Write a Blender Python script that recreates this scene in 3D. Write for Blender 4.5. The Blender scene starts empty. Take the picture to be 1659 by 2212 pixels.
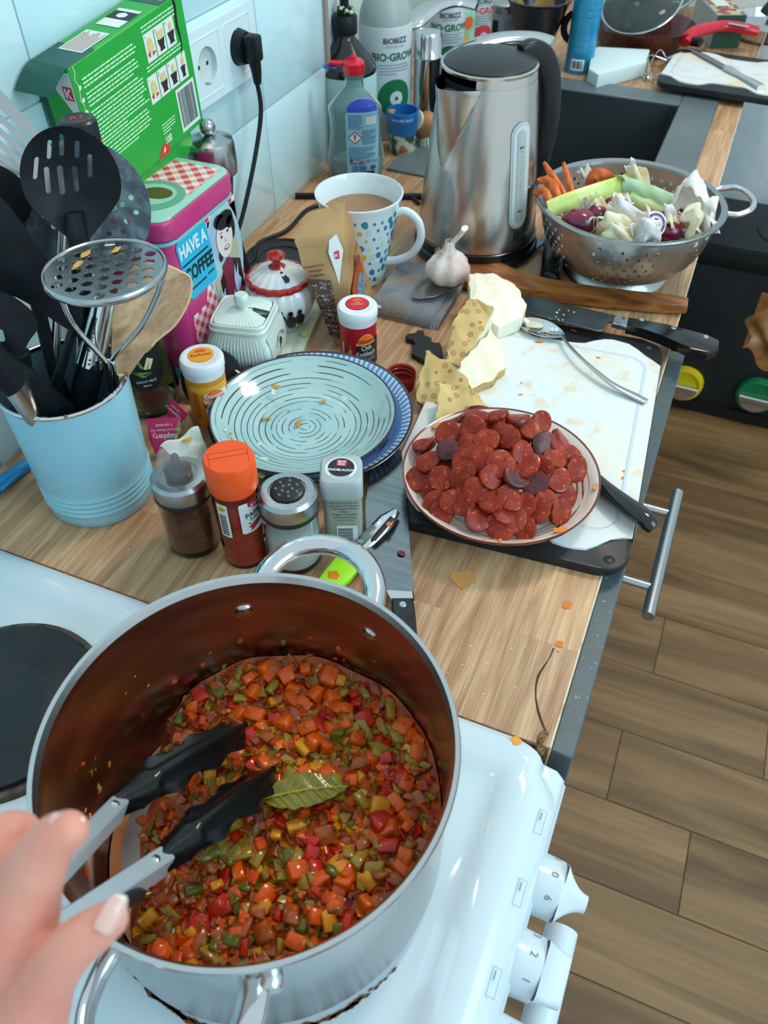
import bpy, bmesh, math, random
from mathutils import Vector, Matrix, Euler
random.seed(7)
S = bpy.context.scene
TOP = 0.9                      # height of the worktop above the floor; all objects are set out from the worktop and lifted at the end
# ---------------------------------------------------------------- camera
RC = [[0.9227731, 0.38533077, -0.00316203], [0.27749685, -0.67018591, -0.68836498], [-0.26736736, 0.63432723, -0.72535761]]
CP = Vector((0.5998, 0.0, 0.5748)); FPX = 1759.1
cd = bpy.data.cameras.new('camera'); cam = bpy.data.objects.new('camera', cd); S.collection.objects.link(cam)
cm = Matrix(((RC[0][0], -RC[1][0], -RC[2][0]), (RC[0][1], -RC[1][1], -RC[2][1]), (RC[0][2], -RC[1][2], -RC[2][2])))
cam.matrix_world = Matrix.Translation(CP + Vector((0, 0, TOP))) @ cm.to_4x4()
cd.sensor_fit = 'HORIZONTAL'; cd.sensor_width = 36; cd.lens = 36 * FPX / 1659; cd.clip_start = .01
cd.dof.use_dof = True; cd.dof.focus_distance = .72; cd.dof.aperture_fstop = 14.0
S.camera = cam
# ---------------------------------------------------------------- world, lights, exposure
wd = bpy.data.worlds.new('room_air'); S.world = wd; wd.use_nodes = True
wb = wd.node_tree.nodes['Background']; wb.inputs[0].default_value = (.72, .87, .94, 1); wb.inputs[1].default_value = .78
def area(name, loc, aim, size, sy, power, col):
    l = bpy.data.lights.new(name, 'AREA'); l.shape = 'RECTANGLE'; l.size = size; l.size_y = sy; l.energy = power; l.color = col
    o = bpy.data.objects.new(name, l); S.collection.objects.link(o); o.location = Vector(loc) + Vector((0, 0, TOP))
    o.rotation_euler = (Vector(aim) - Vector(loc)).to_track_quat('-Z', 'Y').to_euler(); return o
area('window_daylight', (2.3, .25, 1.25), (.2, .7, .0), 1.3, 1.3, 21, (.50, .85, 1.0))
area('ceiling_lamp', (.9, 1.5, 1.75), (.45, .8, 0), .35, .35, 12, (1.0, .84, .68))
S.view_settings.view_transform = 'Standard'; S.view_settings.look = 'None'; S.view_settings.gamma = 1.0
S.view_settings.use_curve_mapping = False; S.view_settings.exposure = 0.30
# ---------------------------------------------------------------- helpers
def at(px, py, z=0.0):         # the point at height z above the worktop seen at a pixel
    a = (px - 829.5) / FPX; b = (py - 1106) / FPX
    d = Vector([a * RC[0][i] + b * RC[1][i] + RC[2][i] for i in range(3)])
    return CP + d * ((z - CP.z) / d.z)
def atd(px, py, d):            # the point at depth d metres in front of the lens
    a = (px - 829.5) / FPX; b = (py - 1106) / FPX
    return CP + Vector([a * RC[0][i] + b * RC[1][i] + RC[2][i] for i in range(3)]) * d
def lin(c):
    if isinstance(c, str): c = [int(c[i:i + 2], 16) / 255 for i in (0, 2, 4)]; 
    return tuple((x / 12.92 if x <= .04045 else ((x + .055) / 1.055) ** 2.4) for x in c[:3])
_m = {}
def M(name, col, rough=.5, metal=0., col2=None, scale=8., amt=1., stretch=(1, 1, 1), bump=0., bscale=None, trans=0., ior=1.45, alpha=1., coat=0., sss=0., spec=.5, thr=(.35, .65), col3=None, s3=30., t3=(.62, .66), emit=0., detail=4., dist=0.):
    if name in _m: return _m[name]
    m = bpy.data.materials.new(name); m.use_nodes = True; nt = m.node_tree; b = nt.nodes['Principled BSDF']; L = nt.links
    def N(t): return nt.nodes.new(t)
    c = lin(col) + (1,); b.inputs['Base Color'].default_value = c; m.diffuse_color = c
    b.inputs['Roughness'].default_value = rough; b.inputs['Metallic'].default_value = metal
    b.inputs['Transmission Weight'].default_value = trans; b.inputs['IOR'].default_value = ior; b.inputs['Alpha'].default_value = alpha
    b.inputs['Coat Weight'].default_value = coat; b.inputs['Coat Roughness'].default_value = .08; b.inputs['Specular IOR Level'].default_value = spec
    if sss: b.inputs['Subsurface Weight'].default_value = sss; b.inputs['Subsurface Radius'].default_value = (.01, .005, .003); b.inputs['Subsurface Scale'].default_value = 1.0
    if emit: b.inputs['Emission Color'].default_value = c; b.inputs['Emission Strength'].default_value = emit
    if col2 or bump or col3:
        tc = N('ShaderNodeTexCoord'); mp = N('ShaderNodeMapping'); mp.inputs['Scale'].default_value = stretch; L.new(tc.outputs['Object'], mp.inputs[0])
        def noise(s, d=detail):
            n = N('ShaderNodeTexNoise'); n.inputs['Scale'].default_value = s; n.inputs['Detail'].default_value = d; n.inputs['Distortion'].default_value = dist; L.new(mp.outputs[0], n.inputs[0]); return n
        out = None
        if col2:
            n = noise(scale); r = N('ShaderNodeValToRGB'); r.color_ramp.elements[0].position = thr[0]; r.color_ramp.elements[1].position = thr[1]
            r.color_ramp.elements[0].color = c; r.color_ramp.elements[1].color = tuple(a + (q - a) * amt for a, q in zip(c, lin(col2) + (1,)))
            L.new(n.outputs[0], r.inputs[0]); out = r.outputs[0]
        if col3:
            n = noise(s3, 2); r = N('ShaderNodeValToRGB'); r.color_ramp.elements[0].position = t3[0]; r.color_ramp.elements[1].position = t3[1]
            r.color_ramp.elements[0].color = (0, 0, 0, 1); r.color_ramp.elements[1].color = (1, 1, 1, 1); L.new(n.outputs[0], r.inputs[0])
            x = N('ShaderNodeMix'); x.data_type = 'RGBA'; L.new(r.outputs[0], x.inputs[0]); x.inputs[6].default_value = c; x.inputs[7].default_value = lin(col3) + (1,)
            if out: L.new(out, x.inputs[6])
            out = x.outputs[2]
        if out: L.new(out, b.inputs['Base Color'])
        if bump:
            n = noise(bscale or scale * 3, 3); bp = N('ShaderNodeBump'); bp.inputs['Strength'].default_value = bump; bp.inputs['Distance'].default_value = .001
            L.new(n.outputs[0], bp.inputs['Height']); L.new(bp.outputs[0], b.inputs['Normal'])
    _m[name] = m; return m
def glass(name, col, rough=.02, ior=1.45):       # clear shells: see-through with reflections
    return M(name, col, rough, trans=1., ior=ior)
COL = S.collection
def tag(o, label=None, cat=None, group=None, kind=None):
    if label: o['label'] = label
    if cat: o['category'] = cat
    if group: o['group'] = group
    if kind: o['kind'] = kind
    return o
def thing(name, label, cat, loc=(0, 0, 0), rz=0, group=None):
    o = bpy.data.objects.new(name, None); COL.objects.link(o); o.location = loc; o.rotation_euler = (0, 0, math.radians(rz)); o.empty_display_size = .02
    return tag(o, label, cat, group)
def obj(name, bm, mat, parent=None, smooth=True, ang=38, loc=None, rot=None, label=None):
    me = bpy.data.meshes.new(name); bmesh.ops.recalc_face_normals(bm, faces=bm.faces[:])
    bm.to_mesh(me); bm.free()
    for m in (mat if isinstance(mat, (list, tuple)) else [mat]): me.materials.append(m)
    if smooth:
        me.polygons.foreach_set('use_smooth', [True] * len(me.polygons))
        try: me.set_sharp_from_angle(angle=math.radians(ang))
        except Exception: pass
    o = bpy.data.objects.new(name, me); COL.objects.link(o)
    if parent: o.parent = parent
    if loc is not None: o.location = loc
    if rot is not None: o.rotation_euler = [math.radians(a) for a in rot]
    if label: o['label'] = label
    return o
def raw(name, V, F_, mat, parent=None, smooth=False, loc=None, rot=None, mi=None):
    me = bpy.data.meshes.new(name); me.from_pydata([tuple(v) for v in V], [], F_); 
    for m in (mat if isinstance(mat, (list, tuple)) else [mat]): me.materials.append(m)
    if mi: me.polygons.foreach_set('material_index', mi)
    if smooth: me.polygons.foreach_set('use_smooth', [True] * len(me.polygons))
    o = bpy.data.objects.new(name, me); COL.objects.link(o); o.parent = parent
    if loc is not None: o.location = loc
    if rot is not None: o.rotation_euler = [math.radians(a) for a in rot]
    return o
def copy(o, parent=None, kids=True):
    c = o.copy(); COL.objects.link(c); c.parent = parent
    if kids:
        for k in o.children: copy(k, c)
    return c
# shapes -----------------------------------------------------------------
def lathe(prof, n=48, c=(0, 0), fn=None, bm=None, z0=0, a0=0, a1=2 * math.pi):
    bm = bm or bmesh.new(); full = abs(a1 - a0 - 2 * math.pi) < 1e-6; rows = []
    for r, z in prof:
        if r < 1e-7 and not fn: rows.append([bm.verts.new((c[0], c[1], z + z0))]); continue
        row = []
        for i in range(n if full else n + 1):
            t = a0 + (a1 - a0) * i / n
            p = fn(t, r, z) if fn else (r * math.cos(t), r * math.sin(t), z)
            row.append(bm.verts.new((c[0] + p[0], c[1] + p[1], p[2] + z0)))
        rows.append(row)
    for A, B in zip(rows, rows[1:]):
        m = max(len(A), len(B)); k = m if full else m - 1
        for i in range(k):
            j = (i + 1) % m
            f = [A[i % len(A)], A[j % len(A)], B[j % len(B)], B[i % len(B)]]; g = []
            for v in f:
                if v not in g: g.append(v)
            if len(g) > 2:
                try: bm.faces.new(g)
                except ValueError: pass
    return bm
def box(sx, sy, sz, c=(0, 0, 0), bev=0., seg=2, bm=None, M4=None):
    b = bmesh.new(); bmesh.ops.create_cube(b, size=1)
    for v in b.verts: v.co = Vector((v.co.x * sx, v.co.y * sy, v.co.z * sz))
    if bev: bmesh.ops.bevel(b, geom=b.edges[:], offset=bev, segments=seg, affect='EDGES', profile=.5)
    for v in b.verts: v.co += Vector(c)
    if M4 is not None:
        for v in b.verts: v.co = M4 @ v.co
    return join(bm, b)
def join(bm, b):
    if bm is None: return b
    me = bpy.data.meshes.new('t'); b.to_mesh(me); b.free(); bm.from_mesh(me); bpy.data.meshes.remove(me); return bm
def prism(poly, z0, z1, bev=0., seg=2, bm=None, M4=None, top=1.0):
    b = bmesh.new(); n = len(poly); cx = sum(p[0] for p in poly) / n; cy = sum(p[1] for p in poly) / n
    lo = [b.verts.new((p[0], p[1], z0)) for p in poly]; hi = [b.verts.new((cx + (p[0] - cx) * top, cy + (p[1] - cy) * top, z1)) for p in poly]
    b.faces.new(lo[::-1]); b.faces.new(hi)
    for i in range(n): b.faces.new((lo[i], lo[(i + 1) % n], hi[(i + 1) % n], hi[i]))
    if bev:
        es = [e for e in b.edges if abs(e.verts[0].co.z - e.verts[1].co.z) < 1e-9]
        bmesh.ops.bevel(b, geom=es, offset=bev, segments=seg, affect='EDGES', profile=.5)
    if M4 is not None:
        for v in b.verts: v.co = M4 @ v.co
    return join(bm, b)
def rrect(w, h, r, n=6, cx=0, cy=0):
    out = []
    for sx, sy, a in ((1, 1, 0), (-1, 1, 90), (-1, -1, 180), (1, -1, 270)):
        for i in range(n + 1):
            t = math.radians(a + 90 * i / n); out.append((cx + sx * (w / 2 - r) + r * math.cos(t), cy + sy * (h / 2 - r) + r * math.sin(t)))
    return out
def ell(w, h, n=32, cx=0, cy=0): return [(cx + w * math.cos(2 * math.pi * i / n), cy + h * math.sin(2 * math.pi * i / n)) for i in range(n)]
def smooth_path(pts, k=6):
    P = [Vector(p) for p in pts]; out = []
    for i in range(len(P) - 1):
        a, b, c, d = P[max(i - 1, 0)], P[i], P[i + 1], P[min(i + 2, len(P) - 1)]
        for j in range(k):
            t = j / k; out.append(.5 * ((2 * b) + (c - a) * t + (2 * a - 5 * b + 4 * c - d) * t * t + (3 * b - a - 3 * c + d) * t ** 3))
    out.append(P[-1]); return out
def tube(pts, r, n=12, bm=None, flat=None, up=None, closed=False, cap=True, roundcap=False):
    """sweep; r number or list; flat=(a,b) half axes instead of r (b along up); both scaled by list r if given as list of factors"""
    bm = bm or bmesh.new(); P = [Vector(p) for p in pts]; m = len(P)
    R_ = list(r) if isinstance(r, (list, tuple)) else [r] * m
    if len(R_) != m: R_ = [R_[0] + 0 * i if len(R_) == 1 else (lambda q: R_[int(q)] + (R_[min(int(q) + 1, len(R_) - 1)] - R_[int(q)]) * (q - int(q)))((len(R_) - 1) * i / (m - 1)) for i in range(m)]
    rings = []; U = Vector(up) if up else None; prev = None
    for i in range(m):
        t = (P[(i + 1) % m] - P[i - 1]) if closed else (P[min(i + 1, m - 1)] - P[max(i - 1, 0)]); t.normalize()
        if U is not None: v = U
        elif prev is None: v = Vector((0, 0, 1)) if abs(t.z) < .9 else Vector((1, 0, 0))
        else: v = prev
        v = (v - t * v.dot(t)); v.normalize(); prev = v; u = t.cross(v)
        ring = []
        for k in range(n):
            a = 2 * math.pi * k / n; ca, sa = math.cos(a), math.sin(a)
            if flat:
                e = .5 if len(flat) > 2 else 1
                q = u * (flat[0] * R_[i] * math.copysign(abs(ca) ** e, ca)) + v * (flat[1] * R_[i] * math.copysign(abs(sa) ** e, sa))
            else: q = (u * ca + v * sa) * R_[i]
            ring.append(bm.verts.new(P[i] + q))
        rings.append(ring)
    for i in range(m if closed else m - 1):
        A = rings[i]; B = rings[(i + 1) % m]
        for k in range(n): bm.faces.new((A[k], A[(k + 1) % n], B[(k + 1) % n], B[k]))
    if cap and not closed: bm.faces.new(rings[0][::-1]); bm.faces.new(rings[-1])
    return bm
def sheet(fn, nu, nv, th=0., bm=None):
    """surface fn(u,v)->point for u,v in 0..1, with thickness th downwards along normals"""
    b = bmesh.new(); G = [[Vector(fn(i / nu, j / nv)) for j in range(nv + 1)] for i in range(nu + 1)]
    T = [[b.verts.new(G[i][j]) for j in range(nv + 1)] for i in range(nu + 1)]
    for i in range(nu):
        for j in range(nv): b.faces.new((T[i][j], T[i + 1][j], T[i + 1][j + 1], T[i][j + 1]))
    if th:
        B = []
        for i in range(nu + 1):
            row = []
            for j in range(nv + 1):
                du = G[min(i + 1, nu)][j] - G[max(i - 1, 0)][j]; dv = G[i][min(j + 1, nv)] - G[i][max(j - 1, 0)]; n = du.cross(dv)
                if n.length < 1e-12: n = Vector((0, 0, 1))
                row.append(b.verts.new(G[i][j] - n.normalized() * th))
            B.append(row)
        for i in range(nu):
            for j in range(nv): b.faces.new((B[i][j], B[i][j + 1], B[i + 1][j + 1], B[i + 1][j]))
        for i in range(nu):
            b.faces.new((T[i][0], B[i][0], B[i + 1][0], T[i + 1][0])); b.faces.new((T[i][nv], T[i + 1][nv], B[i + 1][nv], B[i][nv]))
        for j in range(nv):
            b.faces.new((T[0][j], T[0][j + 1], B[0][j + 1], B[0][j])); b.faces.new((T[nu][j], B[nu][j], B[nu][j + 1], T[nu][j + 1]))
    return join(bm, b)
def ball(r, c=(0, 0, 0), s=(1, 1, 1), sub=2, bm=None, jit=0., rnd=random):
    b = bmesh.new(); bmesh.ops.create_icosphere(b, subdivisions=sub, radius=1)
    for v in b.verts:
        k = 1 + rnd.uniform(-jit, jit); v.co = Vector((v.co.x * r * s[0] * k + c[0], v.co.y * r * s[1] * k + c[1], v.co.z * r * s[2] * k + c[2]))
    return join(bm, b)
# surface maps for print ---------------------------------------------------
def plane(o, u, v):
    o = Vector(o); u = Vector(u).normalized(); v = Vector(v); v = (v - u * v.dot(u)).normalized(); n = u.cross(v)
    return lambda a, b, h=0: o + u * a + v * b + n * h
def cyl(r, a0, c=(0, 0), tilt=None):       # a0: direction (degrees) that u=0 faces; r number or fn(z)
    def f(a, b, h=0):
        rr = r(b) if callable(r) else r; t = math.radians(a0) + a / (r(b) if callable(r) else r)
        return Vector((c[0] + (rr + h) * math.cos(t), c[1] + (rr + h) * math.sin(t), b))
    return f
def cut_map(b, mp, cell, h):
    if cell:
        for ax in (0, 1):
            lo = min(v.co[ax] for v in b.verts); hi = max(v.co[ax] for v in b.verts); k = math.floor(lo / cell) + 1
            while k * cell < hi:
                co = [0, 0, 0]; no = [0, 0, 0]; co[ax] = k * cell; no[ax] = 1
                bmesh.ops.bisect_plane(b, geom=b.verts[:] + b.edges[:] + b.faces[:], plane_co=co, plane_no=no); k += 1
    for v in b.verts: v.co = mp(v.co.x, v.co.y, h)
    return b
def decal(name, polys, mat, mp, parent, h=.0003, cell=None, label=None):
    b = bmesh.new()
    for p in polys:
        try: b.faces.new([b.verts.new((q[0], q[1], 0)) for q in p])
        except ValueError: pass
    cut_map(b, mp, cell, h); o = obj_keep(name, b, mat, parent)
    if label: o['label'] = label
    return o
def obj_keep(name, b, mat, parent):
    me = bpy.data.meshes.new(name); b.to_mesh(me); b.free(); me.materials.append(mat)
    o = bpy.data.objects.new(name, me); COL.objects.link(o); o.parent = parent; return o
def R4(x, y, w, h): return [(x, y), (x + w, y), (x + w, y + h), (x, y + h)]
def text(s, size, mat, mp, parent, x=0, y=0, align='CENTER', h=.0005, cell=None, bold=0., shear=0., sx=1., rot=0., name='lettering', arc=None):
    cu = bpy.data.curves.new('t', 'FONT'); cu.body = s; cu.size = size; cu.align_x = align; cu.align_y = 'CENTER'; cu.offset = bold * size; cu.shear = shear; cu.resolution_u = 3
    t = bpy.data.objects.new('t', cu); me = bpy.data.meshes.new_from_object(t); b = bmesh.new(); b.from_mesh(me); bpy.data.meshes.remove(me); bpy.data.objects.remove(t); bpy.data.curves.remove(cu)
    ca, sa = math.cos(math.radians(rot)), math.sin(math.radians(rot))
    for v in b.verts:
        X = v.co.x * sx; Y = v.co.y
        if arc: t_ = X / arc; X = (arc + Y) * math.sin(t_); Y = (arc + Y) * math.cos(t_) - arc
        v.co = Vector((x + X * ca - Y * sa, y + X * sa + Y * ca, 0))
    cut_map(b, mp, cell, h); return obj_keep(name, b, mat, parent)
def lines(x, y, w, rows, pitch, t, rnd=random, wmin=.55, words=True):
    out = []
    for i in range(rows):
        L = w * (rnd.uniform(wmin, 1) if i % 4 == 3 else rnd.uniform(.88, 1)); u = 0
        while u < L:
            k = min(rnd.uniform(1.5, 6) * t, L - u) if words else L
            out.append(R4(x + u, y - i * pitch - t, k, t)); u += k + t * .55
    return out
def barcode(x, y, w, h, rnd=random, n=28):
    out = []; u = 0
    while u < w:
        k = rnd.choice((1, 1, 2, 3)) * w / n / 2; out.append(R4(x + u, y, min(k, w - u), h)); u += k + rnd.choice((1, 1, 2)) * w / n / 2
    return out
BLK = M('print_black', '1b1d22', .5); WHT = M('print_white', 'dfe9ee', .45); RED = M('print_red', 'd2203a', .45)
STEEL = M('brushed_steel', 'b4b8ba', .22, 1., bump=.05, bscale=300, stretch=(1, 1, 12)); CHROME = M('chrome', 'd2d6d8', .07, 1.)
BLACKP = M('black_plastic', '0c1014', .42, col2='141a1f', scale=40, spec=.35); NYLON = M('black_nylon', '080c10', .5, col2='10181f', scale=60, bump=.1, spec=.3)
# ---------------------------------------------------------------- room shell
def tex_wood(name, cols, sx, sy, mortar=None, bw=.3, bh=.1, off=.5, rough=.42, bump=.12, grain=1., var=.5):
    """wood laid along local Y (grain), optional printed staves"""
    m = bpy.data.materials.new(name); m.use_nodes = True; nt = m.node_tree; b = nt.nodes['Principled BSDF']; L = nt.links; N = nt.nodes.new
    tc = N('ShaderNodeTexCoord'); mp = N('ShaderNodeMapping'); mp.inputs['Rotation'].default_value = (0, 0, math.radians(90)); L.new(tc.outputs['Object'], mp.inputs[0])
    g = N('ShaderNodeMapping'); g.inputs['Scale'].default_value = (sx, sy, sx); L.new(tc.outputs['Object'], g.inputs[0])
    oi = N('ShaderNodeObjectInfo'); ad = N('ShaderNodeVectorMath'); ad.operation = 'ADD'; L.new(g.outputs[0], ad.inputs[0])
    sc = N('ShaderNodeVectorMath'); sc.operation = 'SCALE'; sc.inputs['Scale'].default_value = 40; L.new(oi.outputs['Random'], sc.inputs[0]); L.new(sc.outputs[0], ad.inputs[1])
    vec = ad.outputs[0]; brick = None
    if mortar is not None:
        brick = N('ShaderNodeTexBrick'); brick.inputs['Scale'].default_value = 1; brick.inputs['Brick Width'].default_value = bw; brick.inputs['Row Height'].default_value = bh
        brick.inputs['Mortar Size'].default_value = mortar; brick.inputs['Color1'].default_value = (0, 0, 0, 1); brick.inputs['Color2'].default_value = (1, 1, 1, 1); brick.inputs['Mortar'].default_value = (.5, .5, .5, 1)
        brick.offset = off; L.new(mp.outputs[0], brick.inputs[0])
        a2 = N('ShaderNodeVectorMath'); a2.operation = 'MULTIPLY_ADD'; a2.inputs[1].default_value = (30, 50, 9); L.new(brick.outputs['Color'], a2.inputs[0]); L.new(vec, a2.inputs[2]); vec = a2.outputs[0]
    n1 = N('ShaderNodeTexNoise'); n1.inputs['Scale'].default_value = 1; n1.inputs['Detail'].default_value = 5; n1.inputs['Distortion'].default_value = .8; L.new(vec, n1.inputs[0])
    r = N('ShaderNodeValToRGB'); e = r.color_ramp.elements; e[0].position = .28; e[0].color = lin(cols[0]) + (1,); e[1].position = .72; e[1].color = lin(cols[2]) + (1,)
    k = r.color_ramp.elements.new(.5); k.color = lin(cols[1]) + (1,); L.new(n1.outputs[0], r.inputs[0])
    s2 = N('ShaderNodeVectorMath'); s2.operation = 'MULTIPLY'; s2.inputs[1].default_value = (7, 1.6, 7); L.new(vec, s2.inputs[0])
    n2 = N('ShaderNodeTexNoise'); n2.inputs['Scale'].default_value = 1.; n2.inputs['Detail'].default_value = 3; L.new(s2.outputs[0], n2.inputs[0])
    mx = N('ShaderNodeMix'); mx.data_type = 'RGBA'; mx.blend_type = 'MULTIPLY'; mx.inputs[0].default_value = .5 * grain; L.new(r.outputs[0], mx.inputs[6])
    r2 = N('ShaderNodeValToRGB'); r2.color_ramp.elements[0].position = .3; r2.color_ramp.elements[0].color = (.45, .42, .4, 1); r2.color_ramp.elements[1].position = .6; r2.color_ramp.elements[1].color = (1, 1, 1, 1)
    L.new(n2.outputs[0], r2.inputs[0]); L.new(r2.outputs[0], mx.inputs[7]); out = mx.outputs[2]
    # a value of its own for every stave or piece
    hv = N('ShaderNodeHueSaturation'); mr = N('ShaderNodeMapRange'); mr.inputs['To Min'].default_value = 1 - var * .5; mr.inputs['To Max'].default_value = 1 + var * .35
    L.new((brick.outputs['Color'] if brick else oi.outputs['Random']), mr.inputs['Value']); L.new(mr.outputs[0], hv.inputs['Value']); L.new(out, hv.inputs['Color']); out = hv.outputs[0]
    if brick:
        m2 = N('ShaderNodeMix'); m2.data_type = 'RGBA'; L.new(brick.outputs['Fac'], m2.inputs[0]); L.new(out, m2.inputs[6]); m2.inputs[7].default_value = lin(cols[0]) + (1,); out = m2.outputs[2]
    L.new(out, b.inputs['Base Color']); b.inputs['Roughness'].default_value = rough
    bp = N('ShaderNodeBump'); bp.inputs['Strength'].default_value = bump; bp.inputs['Distance'].default_value = .001; L.new(n2.outputs[0], bp.inputs['Height']); L.new(bp.outputs[0], b.inputs['Normal'])
    return m
W_TOP = tex_wood('oak_laminate_print', ('a0724e', 'c0946c', 'dab48a'), 105, 8, .0003, .29, .0685, .43, .38, .16, 1., .42)
W_FLOOR = tex_wood('vinyl_plank_wood', ('5e4228', '85643f', '9f7d54'), 16, 1.6, None, rough=.5, bump=.06, grain=.75, var=.10)
fl = tag(obj('floor', box(3.2, 4.2, .05, (.6, .6, -.927)), M('floor_joint', '6a5034', .7)), kind='structure')
pk = {}
random.seed(3)
for r_ in range(-6, 11):                    # vinyl planks 155 mm wide, laid across the room
    y0 = .61 + .155 * r_; joints = {0: .88, 1: .725, 2: .992}.get(r_, random.uniform(.5, 1.6))
    xs = [joints - 1.2 * k for k in (-1, 0, 1)]
    for k in (-1, 0, 1):
        x0 = joints + 1.2 * k - 0; 
        if x0 + 1.2 < .3 or x0 > 2.1: continue
        if 'm' not in pk:
            o = obj('floor_plank', box(.1535, 1.1985, .004, bev=.0008, seg=1), W_FLOOR, fl); pk['m'] = o
        else: o = copy(pk['m'], fl)
        o.location = (x0 + .6, y0 + .0775, -.902); o.rotation_euler = (0, 0, math.radians(90))
# tiled wall on the left: 200 x 146 mm tiles
GROUT = M('tile_grout', 'c2d2d6', .8)
wl = tag(obj('wall_left', box(.06, 2.6, 2.3, (-.0335, .0, .25)), GROUT), kind='structure')
TILE = M('tile_glaze', 'cbe9f0', .12, col2='c2e4ec', scale=3, bump=.08, bscale=14, coat=.3)
t0 = None
for i in range(-4, 5):
    for j in range(-1, 6):
        y = .412 + .2 * (i - 1); z = .1455 * j
        if y + .1 < -.35 or y + .19 > 1.3: continue
        if t0 is None: o = t0 = obj('wall_tile', box(.007, .1982, .1437, bev=.0009), TILE, wl)
        else: o = copy(t0, wl)
        o.location = (-.0036, y + .1, z + .0728)
tag(obj('trim_1', box(.012, .01, 1.9, (0, 1.207, .5), .003), M('tile_edge_trim', '9a8f84', .4)), kind='structure')
PAINT = M('rough_plaster', 'e2e9ec', .85, col2='d6dfe4', scale=30, bump=.9, bscale=95)
wp = tag(obj('wall_window_side', box(.06, 1.1, 2.3, (-.093, 1.76, .25)), M('smooth_paint', 'c2d0d0', .7)), kind='structure')
wb_ = tag(obj('wall_back', box(3.6, .1, 2.3, (1.1, 2.35, .25)), PAINT), kind='structure')
# worktop with a cut-out for the sink (four strips joined in one slab)
wt = thing('worktop', 'oak-look laminate kitchen worktop with a pale worn front edge', 'worktop')
XA, XB, YA, YB = .17, .555, 1.252, 1.70          # sink opening
bm = bmesh.new()
for x0, x1, y0, y1 in ((-.062, .0, 1.215, 2.3), (.0, .6, .322, YA), (.0, XA, YA, YB), (XB, .6, YA, YB), (.0, .6, YB, 2.3)):
    box(x1 - x0, y1 - y0, .036, ((x0 + x1) / 2, (y0 + y1) / 2, -.018), bm=bm)
bmesh.ops.remove_doubles(bm, verts=bm.verts[:], dist=.0001)
obj('slab', bm, W_TOP, wt, smooth=False)
obj('front_edge', box(.0022, 1.976, .036, (.6006, 1.311, -.0182), .0005, 1), M('worn_pale_edge', 'd9c6ac', .5, col2='a98a68', scale=60, thr=(.5, .7)), wt, label='pale worn front edge band')
obj('side_edge', box(.6, .002, .036, (.3, .3212, -.0182)), M('raw_chipboard', '5d4130', .8, col2='8a6544', scale=150), wt)
obj('chipped_corner', ball(.006, (.5935, .3265, -.0035), (1.0, 1.9, .7), 2, jit=.25), M('chipboard_flakes', '9a7446', .9, col2='503521', scale=400, bump=.8, bscale=500), wt, ang=10, label='broken corner showing bare chipboard')
rnd = random.Random(5)
def splash(name, pts, mat, par, h=.0004, label=None):
    polys = []
    for x, y, r in pts:
        n = 9; polys.append([(x + r * rnd.uniform(.6, 1.25) * math.cos(6.283 * k / n), y + r * rnd.uniform(.6, 1.25) * math.sin(6.283 * k / n)) for k in range(n)])
    return decal(name, polys, mat, plane((0, 0, 0), (1, 0, 0), (0, 1, 0)), par, h, label=label)
OIL = M('orange_oil', 'd97a10', .12, coat=.5); OILS = M('faint_oil_stain', 'c98f52', .25)
P_ = lambda px, py: (at(px, py).x, at(px, py).y)
splash('oil_stain', [P_(1000, 1252) + (.011,)], OILS, wt, label='dried orange stain')
for q_ in ([P_(1225, 1305) + (.005,), P_(1208, 1391) + (.004,), P_(997, 1270) + (.002,), P_(1205, 1408) + (.001,)]): splash('oil_drip', [q_], OIL, wt, h=.0006)
CRUMB = M('pale_crumb', 'e3d6b8', .7)
splash('crumbs', [P_(rnd.uniform(930, 1180), rnd.uniform(1210, 1500)) + (rnd.uniform(.0004, .0009),) for k in range(28)] + [P_(rnd.uniform(20, 560), rnd.uniform(1090, 1230)) + (rnd.uniform(.0004, .0008),) for k in range(18)], CRUMB, wt).__setitem__('kind', 'stuff')
# crack in the wood print near the front
ck = [at(1183, 1590), at(1165, 1545), at(1157, 1500), at(1163, 1460), at(1185, 1425), at(1196, 1400)]
b = bmesh.new(); tube([Vector((p.x, p.y, .00005)) for p in smooth_path(ck, 4)], [.0007, .0012, .0006, .0011, .0004, .0008], 6, b, flat=(1, .15)); obj('crack', b, M('dark_crack', '4b382b', .9), wt)
# grey drawer cabinet below
GREYF = M('grey_front', '47565b', .42, col2='4d5d63', scale=200, bump=.1, bscale=900)
cb = thing('drawer_cabinet', 'dark grey drawer cabinet with a steel bar handle under the worktop', 'cabinet')
obj('carcass', box(.575, .576, .69, (.3, .612, -.3895)), M('cabinet_grey', '40484c', .5), cb, smooth=False)
dr = obj('drawer_front', box(.018, .572, .19, (.6105, .613, -.107), .0012, 1), GREYF, cb)
obj('lower_front', box(.018, .572, .53, (.6105, .613, -.47), .0012, 1), GREYF, cb)
h0, h1 = Vector((.652, .523, -.058)), Vector((.652, .703, -.058))
b = tube([h0, h1], .0063, 20); 
for y in (.560, .668): tube([(.618, y, -.058), (.652, y, -.058)], .0042, 14, b)
obj('bar_handle', b, STEEL, dr, label='brushed steel bar handle')
b = bmesh.new()
for k in range(22): ball(rnd.uniform(.0003, .0007), (.611 + rnd.uniform(-.007, .007), rnd.uniform(.36, .56), -.0118), sub=1, bm=b)
o = obj('crumbs', b, CRUMB, dr); o['kind'] = 'stuff'
cc = thing('sink_cabinet', 'dark open base cabinet under the sink end of the worktop', 'cabinet')
obj('carcass', box(.56, .16, .70, (.29, 1.86, -.41)), M('cabinet_dark', '20262a', .6), cc, smooth=False)
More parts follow.
